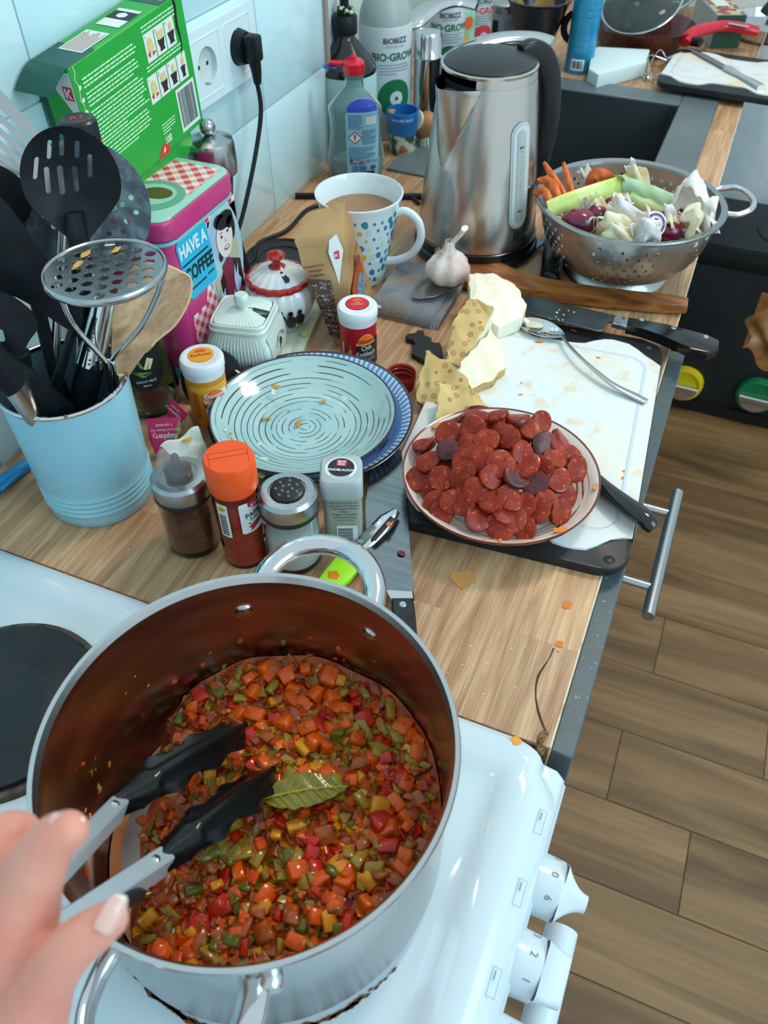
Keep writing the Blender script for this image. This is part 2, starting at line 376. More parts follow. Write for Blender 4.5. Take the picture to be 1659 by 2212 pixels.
# sink: dark grey composite basin with a flat rim
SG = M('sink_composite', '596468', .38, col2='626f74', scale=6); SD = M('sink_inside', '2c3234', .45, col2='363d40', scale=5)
sk = thing('sink', 'dark grey composite kitchen sink with a flat rim behind the kettle', 'sink')
bm = bmesh.new(); W2 = .03
for x0, x1, y0, y1 in ((XA - .072, XA + .0, YA - .047, YB + .012), (XB - .062, XB + .004, YA - .047, YB + .012), (XA, XB - .062, YA - .047, YA + .012), (XA, XB - .062, YB - .045, YB + .012)):
    box(x1 - x0, y1 - y0, .006, ((x0 + x1) / 2, (y0 + y1) / 2, .002), .002, 1, bm=bm)
obj('rim', bm, SG, sk)
bm = bmesh.new(); XI, XJ, YI, YJ, D = XA, XB - .062, YA + .012, YB - .045, -.19
V = [(XI, YI, 0), (XJ, YI, 0), (XJ, YJ, 0), (XI, YJ, 0), (XI + .012, YI + .012, D), (XJ - .012, YI + .012, D), (XJ - .012, YJ - .012, D), (XI + .012, YJ - .012, D)]
vs = [bm.verts.new(v) for v in V]
for f in ((0, 1, 5, 4), (1, 2, 6, 5), (2, 3, 7, 6), (3, 0, 4, 7), (4, 5, 6, 7)): bm.faces.new([vs[i] for i in f])
bmesh.ops.bevel(bm, geom=[e for e in bm.edges if not e.is_boundary], offset=.012, segments=3, affect='EDGES')
obj('basin', bm, SD, sk); obj('drain', lathe([(0, .002), (.03, .002), (.042, .0), (.042, -.004)], 24, (.33, 1.47), z0=D + .001), STEEL, sk)
# ---------------------------------------------------------------- stove
EN = M('white_enamel', 'ccd9df', .10, coat=.4, bump=.03, bscale=5); ENP = M('white_plastic', 'cfdbe2', .22)
st = thing('stove', 'white enamel electric stove with front knobs under the steel pot', 'stove')
SY0, SY1 = -.33, .318; ZT = .003; XF = .592
def hob(u, v):                    # pressed top: raised border, sunken field
    x = .002 + (XF + .025 - .002) * u; y = SY0 + (SY1 - SY0) * v
    dx = min(x - .002 - .02, XF - .008 - x); dy = min(y - SY0 - .02, SY1 - .022 - y)
    s = lambda t: max(0, min(1, t / .022)); e = min(1, max(0, 1)) ; a, c_ = s(dx), s(dy)
    k = a * a * (3 - 2 * a) * c_ * c_ * (3 - 2 * c_)
    z = .010 - .007 * k
    if x > XF: t = (x - XF) / .025; z = .010 - .022 * t * t
    if y > SY1 - .006: z -= .006 * ((y - SY1 + .006) / .006) ** 2
    # rounded far front corner
    return (x, y, z)
def corner(p):
    x, y, z = p; r = .045; cx, cy = XF + .025 - r, SY1 - r
    if x > cx and y > cy:
        dx, dy = x - cx, y - cy; m = max(dx, dy); l = math.hypot(dx, dy)
        if l > 0: x = cx + dx * m / l; y = cy + dy * m / l
    return (x, y, z)
obj('hob', sheet(lambda u, v: corner(hob(u, v)), 110, 90, .012), EN, st, ang=60)
obj('body', box(.565, .60, .85, (.29, -.005, -.449)), EN, st, smooth=False)
# sloping control panel below the front lip
pan = [(.596, -.008), (.613, -.012), (.620, -.022), (.619, -.075), (.592, -.095), (.585, -.01)]
bm = bmesh.new(); A = [bm.verts.new((x, SY1 - .004, z)) for x, z in pan]; B = [bm.verts.new((x, SY0 + .01, z)) for x, z in pan]
bm.faces.new(A); bm.faces.new(B[::-1])
for i in range(6): bm.faces.new((A[i], B[i], B[(i + 1) % 6], A[(i + 1) % 6]))
bmesh.ops.bevel(bm, geom=[e for e in bm.edges], offset=.004, segments=3, affect='EDGES'); obj('control_panel', bm, ENP, st)
DIRX = Vector((1, 0, -.10)).normalized(); GRY = M('grey_print', '6c7f8a', .5)
def knob(y, marks, rot):
    base = Vector((.619, y, -.036)); bm = bmesh.new()
    lathe([(0, -.004), (.0215, -.004), (.0218, 0), (.0212, .0145), (.0203, .0155), (.019, .0160), (.0, .0160)], 40, bm=bm)
    # grip ridge with hollowed flanks
    b2 = bmesh.new()
    def gr(u, w):
        x = -.021 + .042 * u; z = .0155 + .0185 * w; wd = .0205 * (1 - w) ** 2 + .0062 * (1 - (1 - w) ** 2)
        return x, wd, z
    rows = []
    for iw in range(8):
        w = iw / 7; sx = .0192 - .002 * w; wd = gr(0, w)[1]; row = []
        for p in rrect(2 * sx, 2 * wd if w < .1 else 2 * max(wd, .0062), min(wd * .8, .005), 4): row.append(b2.verts.new((p[0], p[1], gr(0, w)[2])))
        rows.append(row)
    for A_, B_ in zip(rows, rows[1:]):
        for i in range(len(A_)): b2.faces.new((A_[i], A_[(i + 1) % len(A_)], B_[(i + 1) % len(A_)], B_[i]))
    b2.faces.new(rows[-1]); join(bm, b2)
    k = obj('knob', bm, ENP, st); q = DIRX.to_track_quat('Z', 'X'); k.rotation_mode = 'QUATERNION'; k.location = base; k.rotation_quaternion = q @ Euler((0, 0, math.radians(rot))).to_quaternion()
    # numbers around the collar: local z axis = knob axis; top of knob is at local angle a
    inv = (q @ Euler((0, 0, math.radians(rot))).to_quaternion()).inverted(); upv = inv @ Vector((0, 0, 1)); a0 = math.degrees(math.atan2(upv.y, upv.x))
    for s_, da in marks:
        mp = lambda a, b_, h=0, da=da: Vector(((.0216 + h) * math.cos(math.radians(a0 - da) + a / .0216), (.0216 + h) * math.sin(math.radians(a0 - da) + a / .0216), .0072 + b_))
        text(s_, .0075, GRY, mp, k, name='number', cell=.002, rot=0, h=.0004)
    return k
knob(.236, (('0', 6), ('6', -38), ('1', 48)), 22)
knob(.181, (('2', 6), ('1', -38), ('3', 48)), 100)
knob(.126, (('1', 40), ('2', -6), ('0', 82)), 100)
for y in (.262, .210, .152):
    mp = plane((.6085, y, .0025), (0, 1, 0), (-.8, 0, .25)); f = [R4(-.009, -.0028, .018, .0003), R4(-.009, .0028, .018, .0003), R4(-.009, -.0028, .0003, .0056), R4(.0087, -.0028, .0003, .0056), R4(.001, .0005, .006, .0009)]
    decal('plate_symbol', f, GRY, mp, st, .0012)
hd = bmesh.new(); tube([(.648, .236, -.105), (.648, -.32, -.105)], .0125, 20, hd); tube([(.61, .215, -.115), (.648, .215, -.107)], .009, 12, hd)
obj('oven_handle', hd, ENP, st, label='white tubular oven door handle')
obj('oven_door', box(.02, .585, .55, (.606, -.005, -.43), .003), ENP, st)
IRON = M('cast_iron', '23272a', .42, .3, col2='2d3133', scale=30, bump=.15, bscale=200); RST = M('rusty_ring', '6f6458', .5, .6, col2='3d332b', scale=90)
def plate_(n, c, r):
    p = obj(n, lathe([(0, .0135), (r * .45, .0137), (r * .46, .0142), (r * .49, .0142), (r * .5, .0137), (r * .96, .0135), (r, .0125), (r, .004)], 72, c), IRON, st)
    obj('hotplate_ring', lathe([(r, .008), (r + .003, .0095), (r + .0065, .008), (r + .008, .003)], 72, c), RST, p); return p
plate_('hotplate', (.1947, .188), .0725); plate_('hotplate', (.440, .178), .0905)
RUST = M('burnt_rust', '8a4a1c', .6, col2='4d2a12', scale=200)
pl = []
for k in range(60):
    a = math.radians(-128 + 108 * k / 60); r = .116 + rnd.uniform(-.0006, .0012); w = rnd.uniform(.0010, .0030) * (1 if abs(k - 34) < 22 else .5)
    x, y = .440 + r * math.cos(a), .178 + r * math.sin(a); pl.append([(x + w * 1.2 * math.cos(a + 1.57 + j * 1.57) * (2 if j % 2 == 0 else .6), y + w * 1.2 * math.sin(a + 1.57 + j * 1.57) * (2 if j % 2 == 0 else .6)) for j in range(4)])
decal('burnt_ring', pl, RUST, plane((0, 0, .0034), (1, 0, 0), (0, 1, 0)), st)
q = at(1115, 1601, .0105); splash('oil_drop', [(q.x, q.y, .0042)], M('yellow_oil', 'e8a021', .1, coat=.6), st, h=.0104, label='round yellow oil drop')
# ---------------------------------------------------------------- recycling bins at the far end
bn = thing('recycling_bin', 'black recycling bin cabinet with yellow and green handles on the floor', 'bin', (0, 0, -.9))
BB = M('bin_black', '1c2226', .55, col2='20282d', scale=60)
obj('body', box(.95, .245, .43, (.94, 2.115, .22), .006), BB, bn); obj('plinth', box(.93, .25, .035, (.94, 2.11, .018)), M('bin_plinth', '0c0e10', .6), bn, smooth=False)
obj('lid', box(.96, .262, .035, (.94, 2.12, .452), .006), M('bin_gap', '0e1113', .6), bn)
obj('lid_top', prism(rrect(.955, .26, .02, 5, .94, 2.12), .468, .492, .008), BB, bn); obj('lid_ring', lathe([(.10, 0), (.102, .006), (.085, .009), (0, .009)], 40, (.82, 2.12), z0=.488), BB, bn)
for x, y, c, nm in ((.657, 1.985, 'e8d21e', 'yellow recessed handle with steel bar'), (.846, 1.985, '137a4a', 'green recessed handle with steel bar')):
    q = obj('bin_handle', lathe([(0, .012), (.026, .012), (.031, .017), (.036, .015), (.038, .004), (.038, 0), (.030, 0)], 36), M('handle_' + c, c, .35), bn, loc=(x + .005, 1.990, .085 if x < .7 else .10), rot=(90, 0, 0), label=nm); q.scale = (1.4, 1.4, 1)
    obj('handle_bar', prism([(.030 * math.cos(t / 10), .030 * math.sin(t / 10)) for t in range(31, 64)], .013, .024, .004), CHROME, q)
tn = thing('paper_bag', 'tan translucent paper bag edge at the right side above the bins', 'bag', (.785, 1.70, -.46))
obj('bag', sheet(lambda u, v: (-.035 + .16 * u + .012 * math.sin(v * 7), .0 + .05 * v + .014 * math.sin(u * 9 + v * 3), .0 + .13 * (v - .5) * (1 if u > .25 else .45 + 2.2 * u) + .01 * math.sin(u * 14)), 16, 16, .002), M('tan_waxed_paper', 'b98a55', .35, col2='8a5526', scale=20, bump=.6, bscale=40), tn)
obj('bag_back', sheet(lambda u, v: (-.03 + .15 * u, .06 + .03 * v, .12 * (v - .5)), 6, 6, .002), M('tan_waxed_paper', 'b98a55'), tn)
# ================================================================ pot, stew, tongs, hand
PC = (.440, .178); PZ = .0137
POTO = M('pot_steel', 'c3c6c8', .20, 1., bump=.04, bscale=200, stretch=(1, 1, .2)); POTI = M('pot_inside', 'a89e9a', .24, 1., col2='7c6a60', scale=10, stretch=(1, 1, 5), thr=(.4, .75), bump=.05, bscale=120)  # lining's brown tint covers stains plus stew reflection and shade put into the colour
pot = thing('stew_pot', 'large stainless steel stew pot with loop handles on the white stove', 'pot', (PC[0], PC[1], 0))
H = .1345
obj('pot_body', lathe([(0, PZ), (.108, PZ), (.1145, PZ + .004), (.1168, PZ + .012), (.1168, PZ + H - .010), (.1180, PZ + H - .003), (.1203, PZ + H), (.1212, PZ + H + .0012), (.1206, PZ + H + .0026), (.1180, PZ + H + .0022), (.1158, PZ + H - .002)], 128), POTO, pot)
obj('pot_lining', lathe([(.1158, PZ + H - .002), (.1150, PZ + H - .010), (.1150, PZ + .016), (.108, PZ + .006), (0, PZ + .005)], 128), POTI, pot, label='inner wall tinted brown for stains and reflected stew')
def loop(a, b, up, name):
    ra, rb = math.radians(a), math.radians(b); mid = (ra + rb) / 2
    P = lambda r, t, z: (r * math.cos(t), r * math.sin(t), z)
    z = .118; w = (rb - ra) / 2
    pts = [P(.117, mid - w, z), P(.134, mid - w * .92, z + up * .2), P(.152, mid - w * .74, z + up * .6), P(.167, mid - w * .42, z + up), P(.1725, mid, z + up * 1.1), P(.167, mid + w * .42, z + up), P(.152, mid + w * .74, z + up * .6), P(.134, mid + w * .92, z + up * .2), P(.117, mid + w, z)]
    o = obj(name, tube(smooth_path(pts, 6), 1, 20, flat=(.0082, .0066)), CHROME, pot)
    for t in (ra - math.radians(3.5), rb + math.radians(3.5)):
        b2 = bmesh.new(); lathe([(.0, .0025), (.004, .002), (.0065, .0), (.007, -.002), (.0, -.002)], 20, bm=b2)
        rv = obj('rivet', b2, POTO, pot); rv.location = P(.1148, t, z); rv.rotation_euler = (Vector((-math.cos(t), -math.sin(t), 0))).to_track_quat('Z', 'Y').to_euler()
        b2 = bmesh.new(); lathe([(.0, .006), (.006, .0055), (.0075, .003), (.0078, -.002), (.0, -.002)], 20, bm=b2)
        rv = obj('bolt', b2, POTO, pot); rv.location = P(.1168, t, z); rv.rotation_euler = (Vector((math.cos(t), math.sin(t), 0))).to_track_quat('Z', 'Y').to_euler()
obj('oil_pool', lathe([(0, PZ + .0058), (.100, PZ + .0058), (.108, PZ + .0075)], 64), M('oily_bottom', '9a5212', .14, .45, col2='d9a25a', scale=26, thr=(.45, .6), coat=.4, bump=.2, bscale=60), pot, label='oily orange pot bottom')
loop(80, 119, .006, 'handle'); loop(260, 299, .006, 'handle')
# stew ------------------------------------------------------------
SR = .1145
def sh(x, y):                       # height of the stew over the worktop: banked up on the far right, thin at the left
    d = (x * .92 + y * .39) / SR; f = (-x * .39 + y * .92) / SR
    t = max(0, min(1, (-d - .5) / .45)); return .051 + .013 * d + .009 * f - .036 * t * t * (3 - 2 * t) + .003 * math.sin(x * 90) * math.cos(y * 80) + .0025 * math.sin(x * 33 + y * 41)
SAU = M('stew_sauce', '8e2c08', .2, col2='c85a10', scale=60, thr=(.4, .62), bump=1., bscale=160, coat=.15, spec=.3)
stew = thing('vegetable_stew', 'chunky red-brown vegetable stew filling the big steel pot', 'stew', (PC[0], PC[1], 0))
def sfn(u, v):
    r = SR * .998 * u; t = 2 * math.pi * v; x, y = r * math.cos(t), r * math.sin(t); return (x, y, sh(x, y) - (.0015 if u < .97 else -.0012))
obj('sauce', sheet(lambda u, v: sfn(u, v), 26, 90), SAU, stew)
rs = random.Random(11)
KI = {  # colour, second colour, proportions, share
 'carrot_dice': ('ee600a', 'cc4606', (1, .8, .72), .30), 'red_pepper_piece': ('d4260c', '9a1a08', (1.1, .9, .35), .13), 'yellow_pepper_piece': ('e89a14', 'bc6a0c', (1., .8, .45), .11),
 'leek_slice': ('9c8626', '9a641c', (1.15, .7, .4), .22), 'onion_piece': ('b4581a', '86340c', (1., .85, .35), .20), 'green_pepper_piece': ('5e6014', '6e6418', (1.2, .6, .4), .07)}
VM = {k: M('cooked_' + k, v[0], .16, col2=v[1], scale=70, col3='8a2a06', s3=110, t3=(.58, .72), coat=.25, spec=.35, bump=.3, bscale=180) for k, v in KI.items()}
def chunk(k, s, r=rs):
    p = KI[k][2]; b = bmesh.new(); bmesh.ops.create_cube(b, size=1)
    for v in b.verts: v.co = Vector((v.co.x * p[0] * s * (1 + r.uniform(-.18, .18)), v.co.y * p[1] * s * (1 + r.uniform(-.2, .2)), v.co.z * p[2] * s * (1 + r.uniform(-.2, .2))))
    if k == 'leek_slice' or k == 'onion_piece':
        for v in b.verts: v.co.z += .25 * s * (abs(v.co.x) / s) ** 2 * (1 if k == 'onion_piece' else 0); v.co.x += .22 * s * (1 if v.co.y > 0 else -1) * .5
    bmesh.ops.bevel(b, geom=b.edges[:], offset=s * .07, segments=1, affect='EDGES'); return b
def scat(n, r0=.0042):
    out = []
    while len(out) < n:
        x, y = rs.uniform(-1, 1) * SR, rs.uniform(-1, 1) * SR
        if math.hypot(x, y) < SR - r0:
            d = (x * .92 + y * .39) / SR
            if d < -.66 and rs.random() < .9: continue
            out.append((x, y))
    return out
kinds = list(KI); wts = [KI[k][3] for k in kinds]
V, F_, MI = [], [], []
tmpl = {k: [] for k in kinds}
for k in kinds:
    for j in range(5):
        b = chunk(k, 1.0); b.verts.ensure_lookup_table(); b.verts.index_update(); tmpl[k].append(([v.co.copy() for v in b.verts], [[v.index for v in f.verts] for f in b.faces])); b.free()
for x, y in scat(2700):
    k = rs.choices(kinds, (.16, .12, .07, .24, .36, .05))[0]; T, Fc = rs.choice(tmpl[k]); s = rs.uniform(.0034, .0088); E_ = Euler((rs.uniform(-.7, .7), rs.uniform(-.7, .7), rs.uniform(0, 6.3))).to_matrix(); o_ = Vector((x, y, sh(x, y) + rs.uniform(-.0035, .0018))); n = len(V)
    V += [o_ + E_ @ (q * s) for q in T]; F_ += [[n + i for i in f] for f in Fc]; MI += [kinds.index(k)] * len(Fc)
o = raw('small_vegetable_pieces', V, F_, [VM[k] for k in kinds], stew, mi=MI); o['kind'] = 'stuff'
LB = {'carrot_dice': 'glossy orange carrot cube in the stew', 'red_pepper_piece': 'bright red pepper piece in the stew', 'yellow_pepper_piece': 'yellow pepper piece in the stew', 'leek_slice': 'olive ribbed leek slice in the stew', 'onion_piece': 'translucent brown onion piece in the stew', 'green_pepper_piece': 'dark green pepper strip in the stew'}
protos = {k: [obj(k, chunk(k, .0108), VM[k], ang=60) for j in range(4)] for k in kinds}; used = set()
for x, y in scat(310, .0085):
    k = rs.choices(kinds, wts)[0]; j = rs.randrange(4); q = protos[k][j]
    if (k, j) in used: q = copy(q)
    used.add((k, j)); s = rs.uniform(.72, 1.22); q.scale = (s, s * rs.uniform(.8, 1.2), s)
    q.location = (PC[0] + x, PC[1] + y, sh(x, y) + rs.uniform(.0008, .0042)); q.rotation_euler = (rs.uniform(-.55, .55), rs.uniform(-.55, .55), rs.uniform(0, 6.3))
    zn = ('far' if y > .035 else 'near' if y < -.035 else 'middle') + (' right' if x > .03 else ' left' if x < -.03 else '')
    tag(q, LB[k] + ', ' + zn + ' part of the pot', {'leek_slice': 'leek', 'carrot_dice': 'carrot', 'onion_piece': 'onion'}.get(k, 'pepper'), k.replace('_', ' ') + 's in the pot')
for k in kinds:
    for j in range(4):
        if (k, j) not in used: bpy.data.objects.remove(protos[k][j])
# a few pieces stuck to the inner wall
V, F_, MI = [], [], []
for i in range(46):
    t = math.radians(rs.uniform(20, 250)); z = .05 + abs(rs.gauss(0, .028)); z = min(z, .125); k = rs.choice(['leek_slice', 'onion_piece', 'yellow_pepper_piece', 'carrot_dice']); T, Fc = rs.choice(tmpl[k]); s = rs.uniform(.002, .005) * (1 if z < .09 else .6)
    Mx = Matrix.Rotation(t, 3, 'Z') @ Matrix.Rotation(math.radians(90), 3, 'Y') @ Matrix.Rotation(rs.uniform(0, 6), 3, 'Z'); o_ = Vector((.1142 * math.cos(t), .1142 * math.sin(t), z)); n = len(V)
    V += [o_ + Mx @ Vector((q.x * s, q.y * s, q.z * s * .5)) for q in T]; F_ += [[n + a for a in f] for f in Fc]; MI += [kinds.index(k)] * len(Fc)
o = raw('splashed_bits', V, F_, [VM[k] for k in kinds], pot, mi=MI); o['kind'] = 'stuff'
# orange oil on the bare steel at the left, where the stew has been pushed aside
for nm, px, py, w_, l_, a_ in (('oil_film', 262, 1782, .009, .020, 60), ('oil_film', 372, 2042, .008, .022, -35), ('oil_film', 340, 1640, .008, .030, 55)):
    q = at(px, py, .0195) - Vector((PC[0], PC[1], 0)); decal(nm, [[(l_ * math.cos(k * .571) * rs.uniform(.75, 1.1), w_ * math.sin(k * .571) * rs.uniform(.7, 1.15)) for k in range(11)]], M('hot_oil', 'c96a0c', .06, col2='8a3408', scale=90, coat=.8), plane((q.x, q.y, .0192), (math.cos(math.radians(a_)), math.sin(math.radians(a_)), 0), (-math.sin(math.radians(a_)), math.cos(math.radians(a_)), 0)), pot)
# bay leaf
p0, p1 = at(568, 1727, .0680), at(752, 1700, .0680); ax = (p1 - p0); ln = ax.length
LEAF = M('bay_leaf', '66680f', .28, col2='7c7416', scale=60, coat=.4, bump=.3, bscale=120)
lf = thing('bay_leaf', 'olive green bay leaf lying on the stew between the tongs', 'leaf', p0, math.degrees(math.atan2(ax.y, ax.x)))
wl_ = lambda u: .0112 * math.sin(math.pi * min(1, u ** .85)) ** .8 + .0004
obj('leaf_blade', sheet(lambda u, v: (u * ln, (v - .5) * 2 * wl_(u) * (1 + .05 * math.sin(u * 40)), .004 * math.sin(u * 3.1) + .003 * abs(v - .5) + .0008 * math.sin(u * 30 + v * 9)), 30, 10, .0006), LEAF, lf)
b = bmesh.new(); tube([(u * ln * .1, 0, .0013 + .004 * math.sin(u * .31)) for u in range(0, 11)], [.0006, .0002], 6, b)
for k in range(2, 9):
    for sg in (-1, 1): u = k / 10; tube([(u * ln, 0, .0013 + .004 * math.sin(u * 3.1)), ((u + .1) * ln, sg * wl_(min(1, u + .1)) * .85, .0028 + .004 * math.sin((u + .1) * 3.1))], .00022, 4, b)
obj('leaf_veins', b, M('leaf_vein', 'c9a83a', .3), lf)
# tongs ------------------------------------------------------------
TM = M('tongs_metal', 'cdd8de', .36, .55, bump=.03, bscale=400)
tg = thing('kitchen_tongs', 'steel kitchen tongs with black scalloped nylon tips held over the stew', 'tongs')
def frame(a, b, nrm):
    x = (b - a).normalized(); z = (nrm - x * nrm.dot(x)).normalized(); y = z.cross(x); return Matrix(((x.x, y.x, z.x, a.x), (x.y, y.y, z.y, a.y), (x.z, y.z, z.z, a.z), (0, 0, 0, 1)))
def arm(h0, h1, tip, side, wmm, nrm):
    Mx = frame(h0, h1, nrm); L_ = (h1 - h0).length; w = wmm; bm = bmesh.new()
    prof = [(-w, -.013), (-w, -.001), (-w + .0012, .0), (w - .0012, .0), (w, -.001), (w, -.013), (w - .001, -.013), (w - .001, -.0012), (-w + .001, -.0012), (-w + .001, -.013)]
    rows = [[bm.verts.new(Mx @ Vector((L_ * i / 12, y * (.86 + .14 * i / 12), z))) for y, z in prof] for i in range(13)]
    for A_, B_ in zip(rows, rows[1:]):
        for i in range(10): bm.faces.new((A_[i], A_[(i + 1) % 10], B_[(i + 1) % 10], B_[i]))
    bm.faces.new(rows[0]); bm.faces.new(rows[-1][::-1]); ar = obj('arm', bm, TM, tg)
    b2 = bmesh.new(); lathe([(0, .0012), (.0018, .0010), (.0026, 0), (.0026, -.001)], 16, bm=b2)
    for v in b2.verts: v.co = Mx @ (v.co + Vector((L_ - .011, 0, 0)))
    obj('rivet', b2, CHROME, ar)
    # scalloped nylon tip
    My = frame(h1, tip, nrm); Lt = (tip - h1).length
    def hd_(u, v):
        s = v * 2 - 1; sc = .0022 * math.sin(u * math.pi * 7) * (1 if .12 < u < .93 else 0)
        hw = (.0072 + (.0125 - .0072) * min(1, u / .22)) * (1 if u < .8 else math.sqrt(max(0.02, 1 - ((u - .8) / .2) ** 2))) + (sc if abs(s) > .9 else 0)
        return My @ Vector((u * Lt - .004, s * hw, .001 - .0085 * s * s + .004 * math.sin(u * 3.1) + .0012 * math.cos(v * 12.6) * (u > .25)))
    obj('nylon_tip', sheet(hd_, 60, 14, .0028), M('wet_nylon', '08090a', .22, spec=.3, coat=.3, bump=.3, bscale=90), tg, ang=50)
    return Mx, L_, ar
N1 = (CP - at(300, 1800, .1)).normalized() + Vector((.30, -.05, .45))
T1 = arm(atd(95, 1892, .352), at(262, 1722, .128), at(540, 1560, .070), 1, .0050, N1 + Vector((-.35, .35, .1)))
T2 = arm(atd(60, 2035, .348), at(362, 1838, .118), at(600, 1655, .066), -1, .0056, N1 + Vector((-.50, .55, .1)))
bm = bmesh.new(); Mx, L_, ar = T2
bb = prism([(L_ * (.35 + .46 * i / 20), -.0122 + .0022 * math.cos(math.pi * (i / 10 - 1)) - .0022) for i in range(21)] + [(L_ * (.81 - .46 * i / 20), -.0128 + .0105 * math.sin(math.pi * i / 20) ** .7) for i in range(1, 20)], .0060, .0080, .0005, 1)
for v in bb.verts: v.co = Mx @ Vector((v.co.x, -v.co.z, v.co.y))
obj('rubber_grip', bb, M('grip_rubber', '1d2429', .45), ar, label='black rubber grip on the lower arm')
Mx, L1, ar1 = T1; a0_ = T1[0] @ Vector((0, 0, 0)); b0_ = T2[0] @ Vector((0, 0, 0)); hinge = atd(-190, 2120, .34)
obj('hinge', tube(smooth_path([a0_ + Vector((0, 0, -.004)), atd(-60, 1985, .34), hinge, atd(-60, 2090, .335), b0_ + Vector((0, 0, -.004))], 5), 1, 10, flat=(.0055, .0012), up=N1), TM, tg)
# hand -------------------------------------------------------------
def remesh(bm, vox, sm=8):
    me = bpy.data.meshes.new('h'); bm.to_mesh(me); bm.free(); o = bpy.data.objects.new('h', me); COL.objects.link(o)
    m = o.modifiers.new('r', 'REMESH'); m.mode = 'VOXEL'; m.voxel_size = vox; s = o.modifiers.new('s', 'SMOOTH'); s.iterations = sm; s.factor = .6
    dg = bpy.context.evaluated_depsgraph_get(); me2 = bpy.data.meshes.new_from_object(o.evaluated_get(dg)); bpy.data.objects.remove(o); bpy.data.meshes.remove(me)
    b = bmesh.new(); b.from_mesh(me2); bpy.data.meshes.remove(me2); return b
def limb(pts, bm, k=6):             # pts: (px,py,depth,radius) joints; a tapering chain
    P = smooth_path([atd(a, b, c) for a, b, c, r in pts], k); rr = [p[3] for p in pts]; n = len(P)
    R_ = [rr[int(i / k)] + (rr[min(int(i / k) + 1, len(rr) - 1)] - rr[int(i / k)]) * ((i / k) % 1) for i in range(n)]
    tube(P, R_, 20, bm); ball(R_[0], P[0], sub=3, bm=bm); ball(R_[-1] * .98, P[-1], sub=3, bm=bm)
SKIN = M('skin', 'e3a48e', .48, col2='dc8d7c', scale=28, thr=(.35, .7), sss=.25, bump=.25, bscale=260); NAIL = M('nail', 'e6b5a8', .18, sss=.1, coat=.4); NTIP = M('nail_tip', 'e9dcc6', .3)
hp = thing('hand', 'left hand of a person gripping the steel tongs over the pot', 'person')
hb = bmesh.new()
limb([(148, 1794, .272, .0070), (108, 1822, .274, .0088), (66, 1905, .278, .0112), (18, 2050, .284, .0168), (-10, 2300, .295, .020)], hb)          # index
limb([(40, 1800, .292, .0080), (10, 1818, .288, .0100), (-38, 1915, .285, .0110), (-70, 2060, .290, .0150), (-80, 2300, .298, .020)], hb)     # middle
limb([(-60, 1850, .300, .0078), (-110, 1850, .296, .0095), (-150, 1950, .292, .0105), (-170, 2080, .295, .0145), (-150, 2300, .30, .019)], hb)   # ring
limb([(-170, 1950, .305, .0068), (-220, 1950, .300, .0080), (-250, 2050, .298, .0095), (-255, 2130, .30, .0125), (-210, 2320, .30, .018)], hb)   # little
limb([(240, 1986, .268, .0060), (212, 2004, .268, .0074), (150, 2052, .268, .0086), (98, 2120, .272, .0104), (30, 2260, .280, .0165), (-40, 2380, .295, .021)], hb)   # thumb
limb([(-80, 2280, .30, .026), (-110, 2480, .31, .026), (-140, 2750, .33, .030), (-170, 3100, .35, .034)], hb)     # wrist and forearm
limb([(30, 2080, .292, .012), (-20, 2200, .298, .020), (-110, 2190, .302, .020), (-190, 2190, .305, .016)], hb)     # palm
obj('hand_body', remesh(hb, .0013, 9), SKIN, hp, ang=180)
def nail(px, py, d, nrm, along, L_, w, tipc):
    c = atd(px, py, d); z = nrm.normalized(); x = (along - z * along.dot(z)).normalized(); y = z.cross(x)
    f = lambda u, v: c + x * (L_ * (u - .5)) + y * (w * (v - .5) * (1 - .25 * (abs(u - .42) * 1.9) ** 3)) - z * (.0042 * (v - .5) ** 2 * 2.2 + .002 * (u - .4) ** 2)
    obj('nail', sheet(f, 14, 10, .0006), NAIL, hp); obj('nail_edge', sheet(lambda u, v: f(1 + .13 * u * (1 - (2 * v - 1) ** 2 * .7), v), 3, 10, .0006), NTIP, hp)
toC = (CP - atd(245, 1985, .26)).normalized(); rx = Vector(RC[0]); ry = -Vector(RC[1])
nail(248, 1982, .2618, toC + rx * .34 - ry * .36, rx * .64 + ry * .77, .0108, .0082, 1)
nail(146, 1757, .2712, toC * .15 + ry * 1.15 + rx * .1, rx * .9 + ry * .10, .0095, .0080, 1)
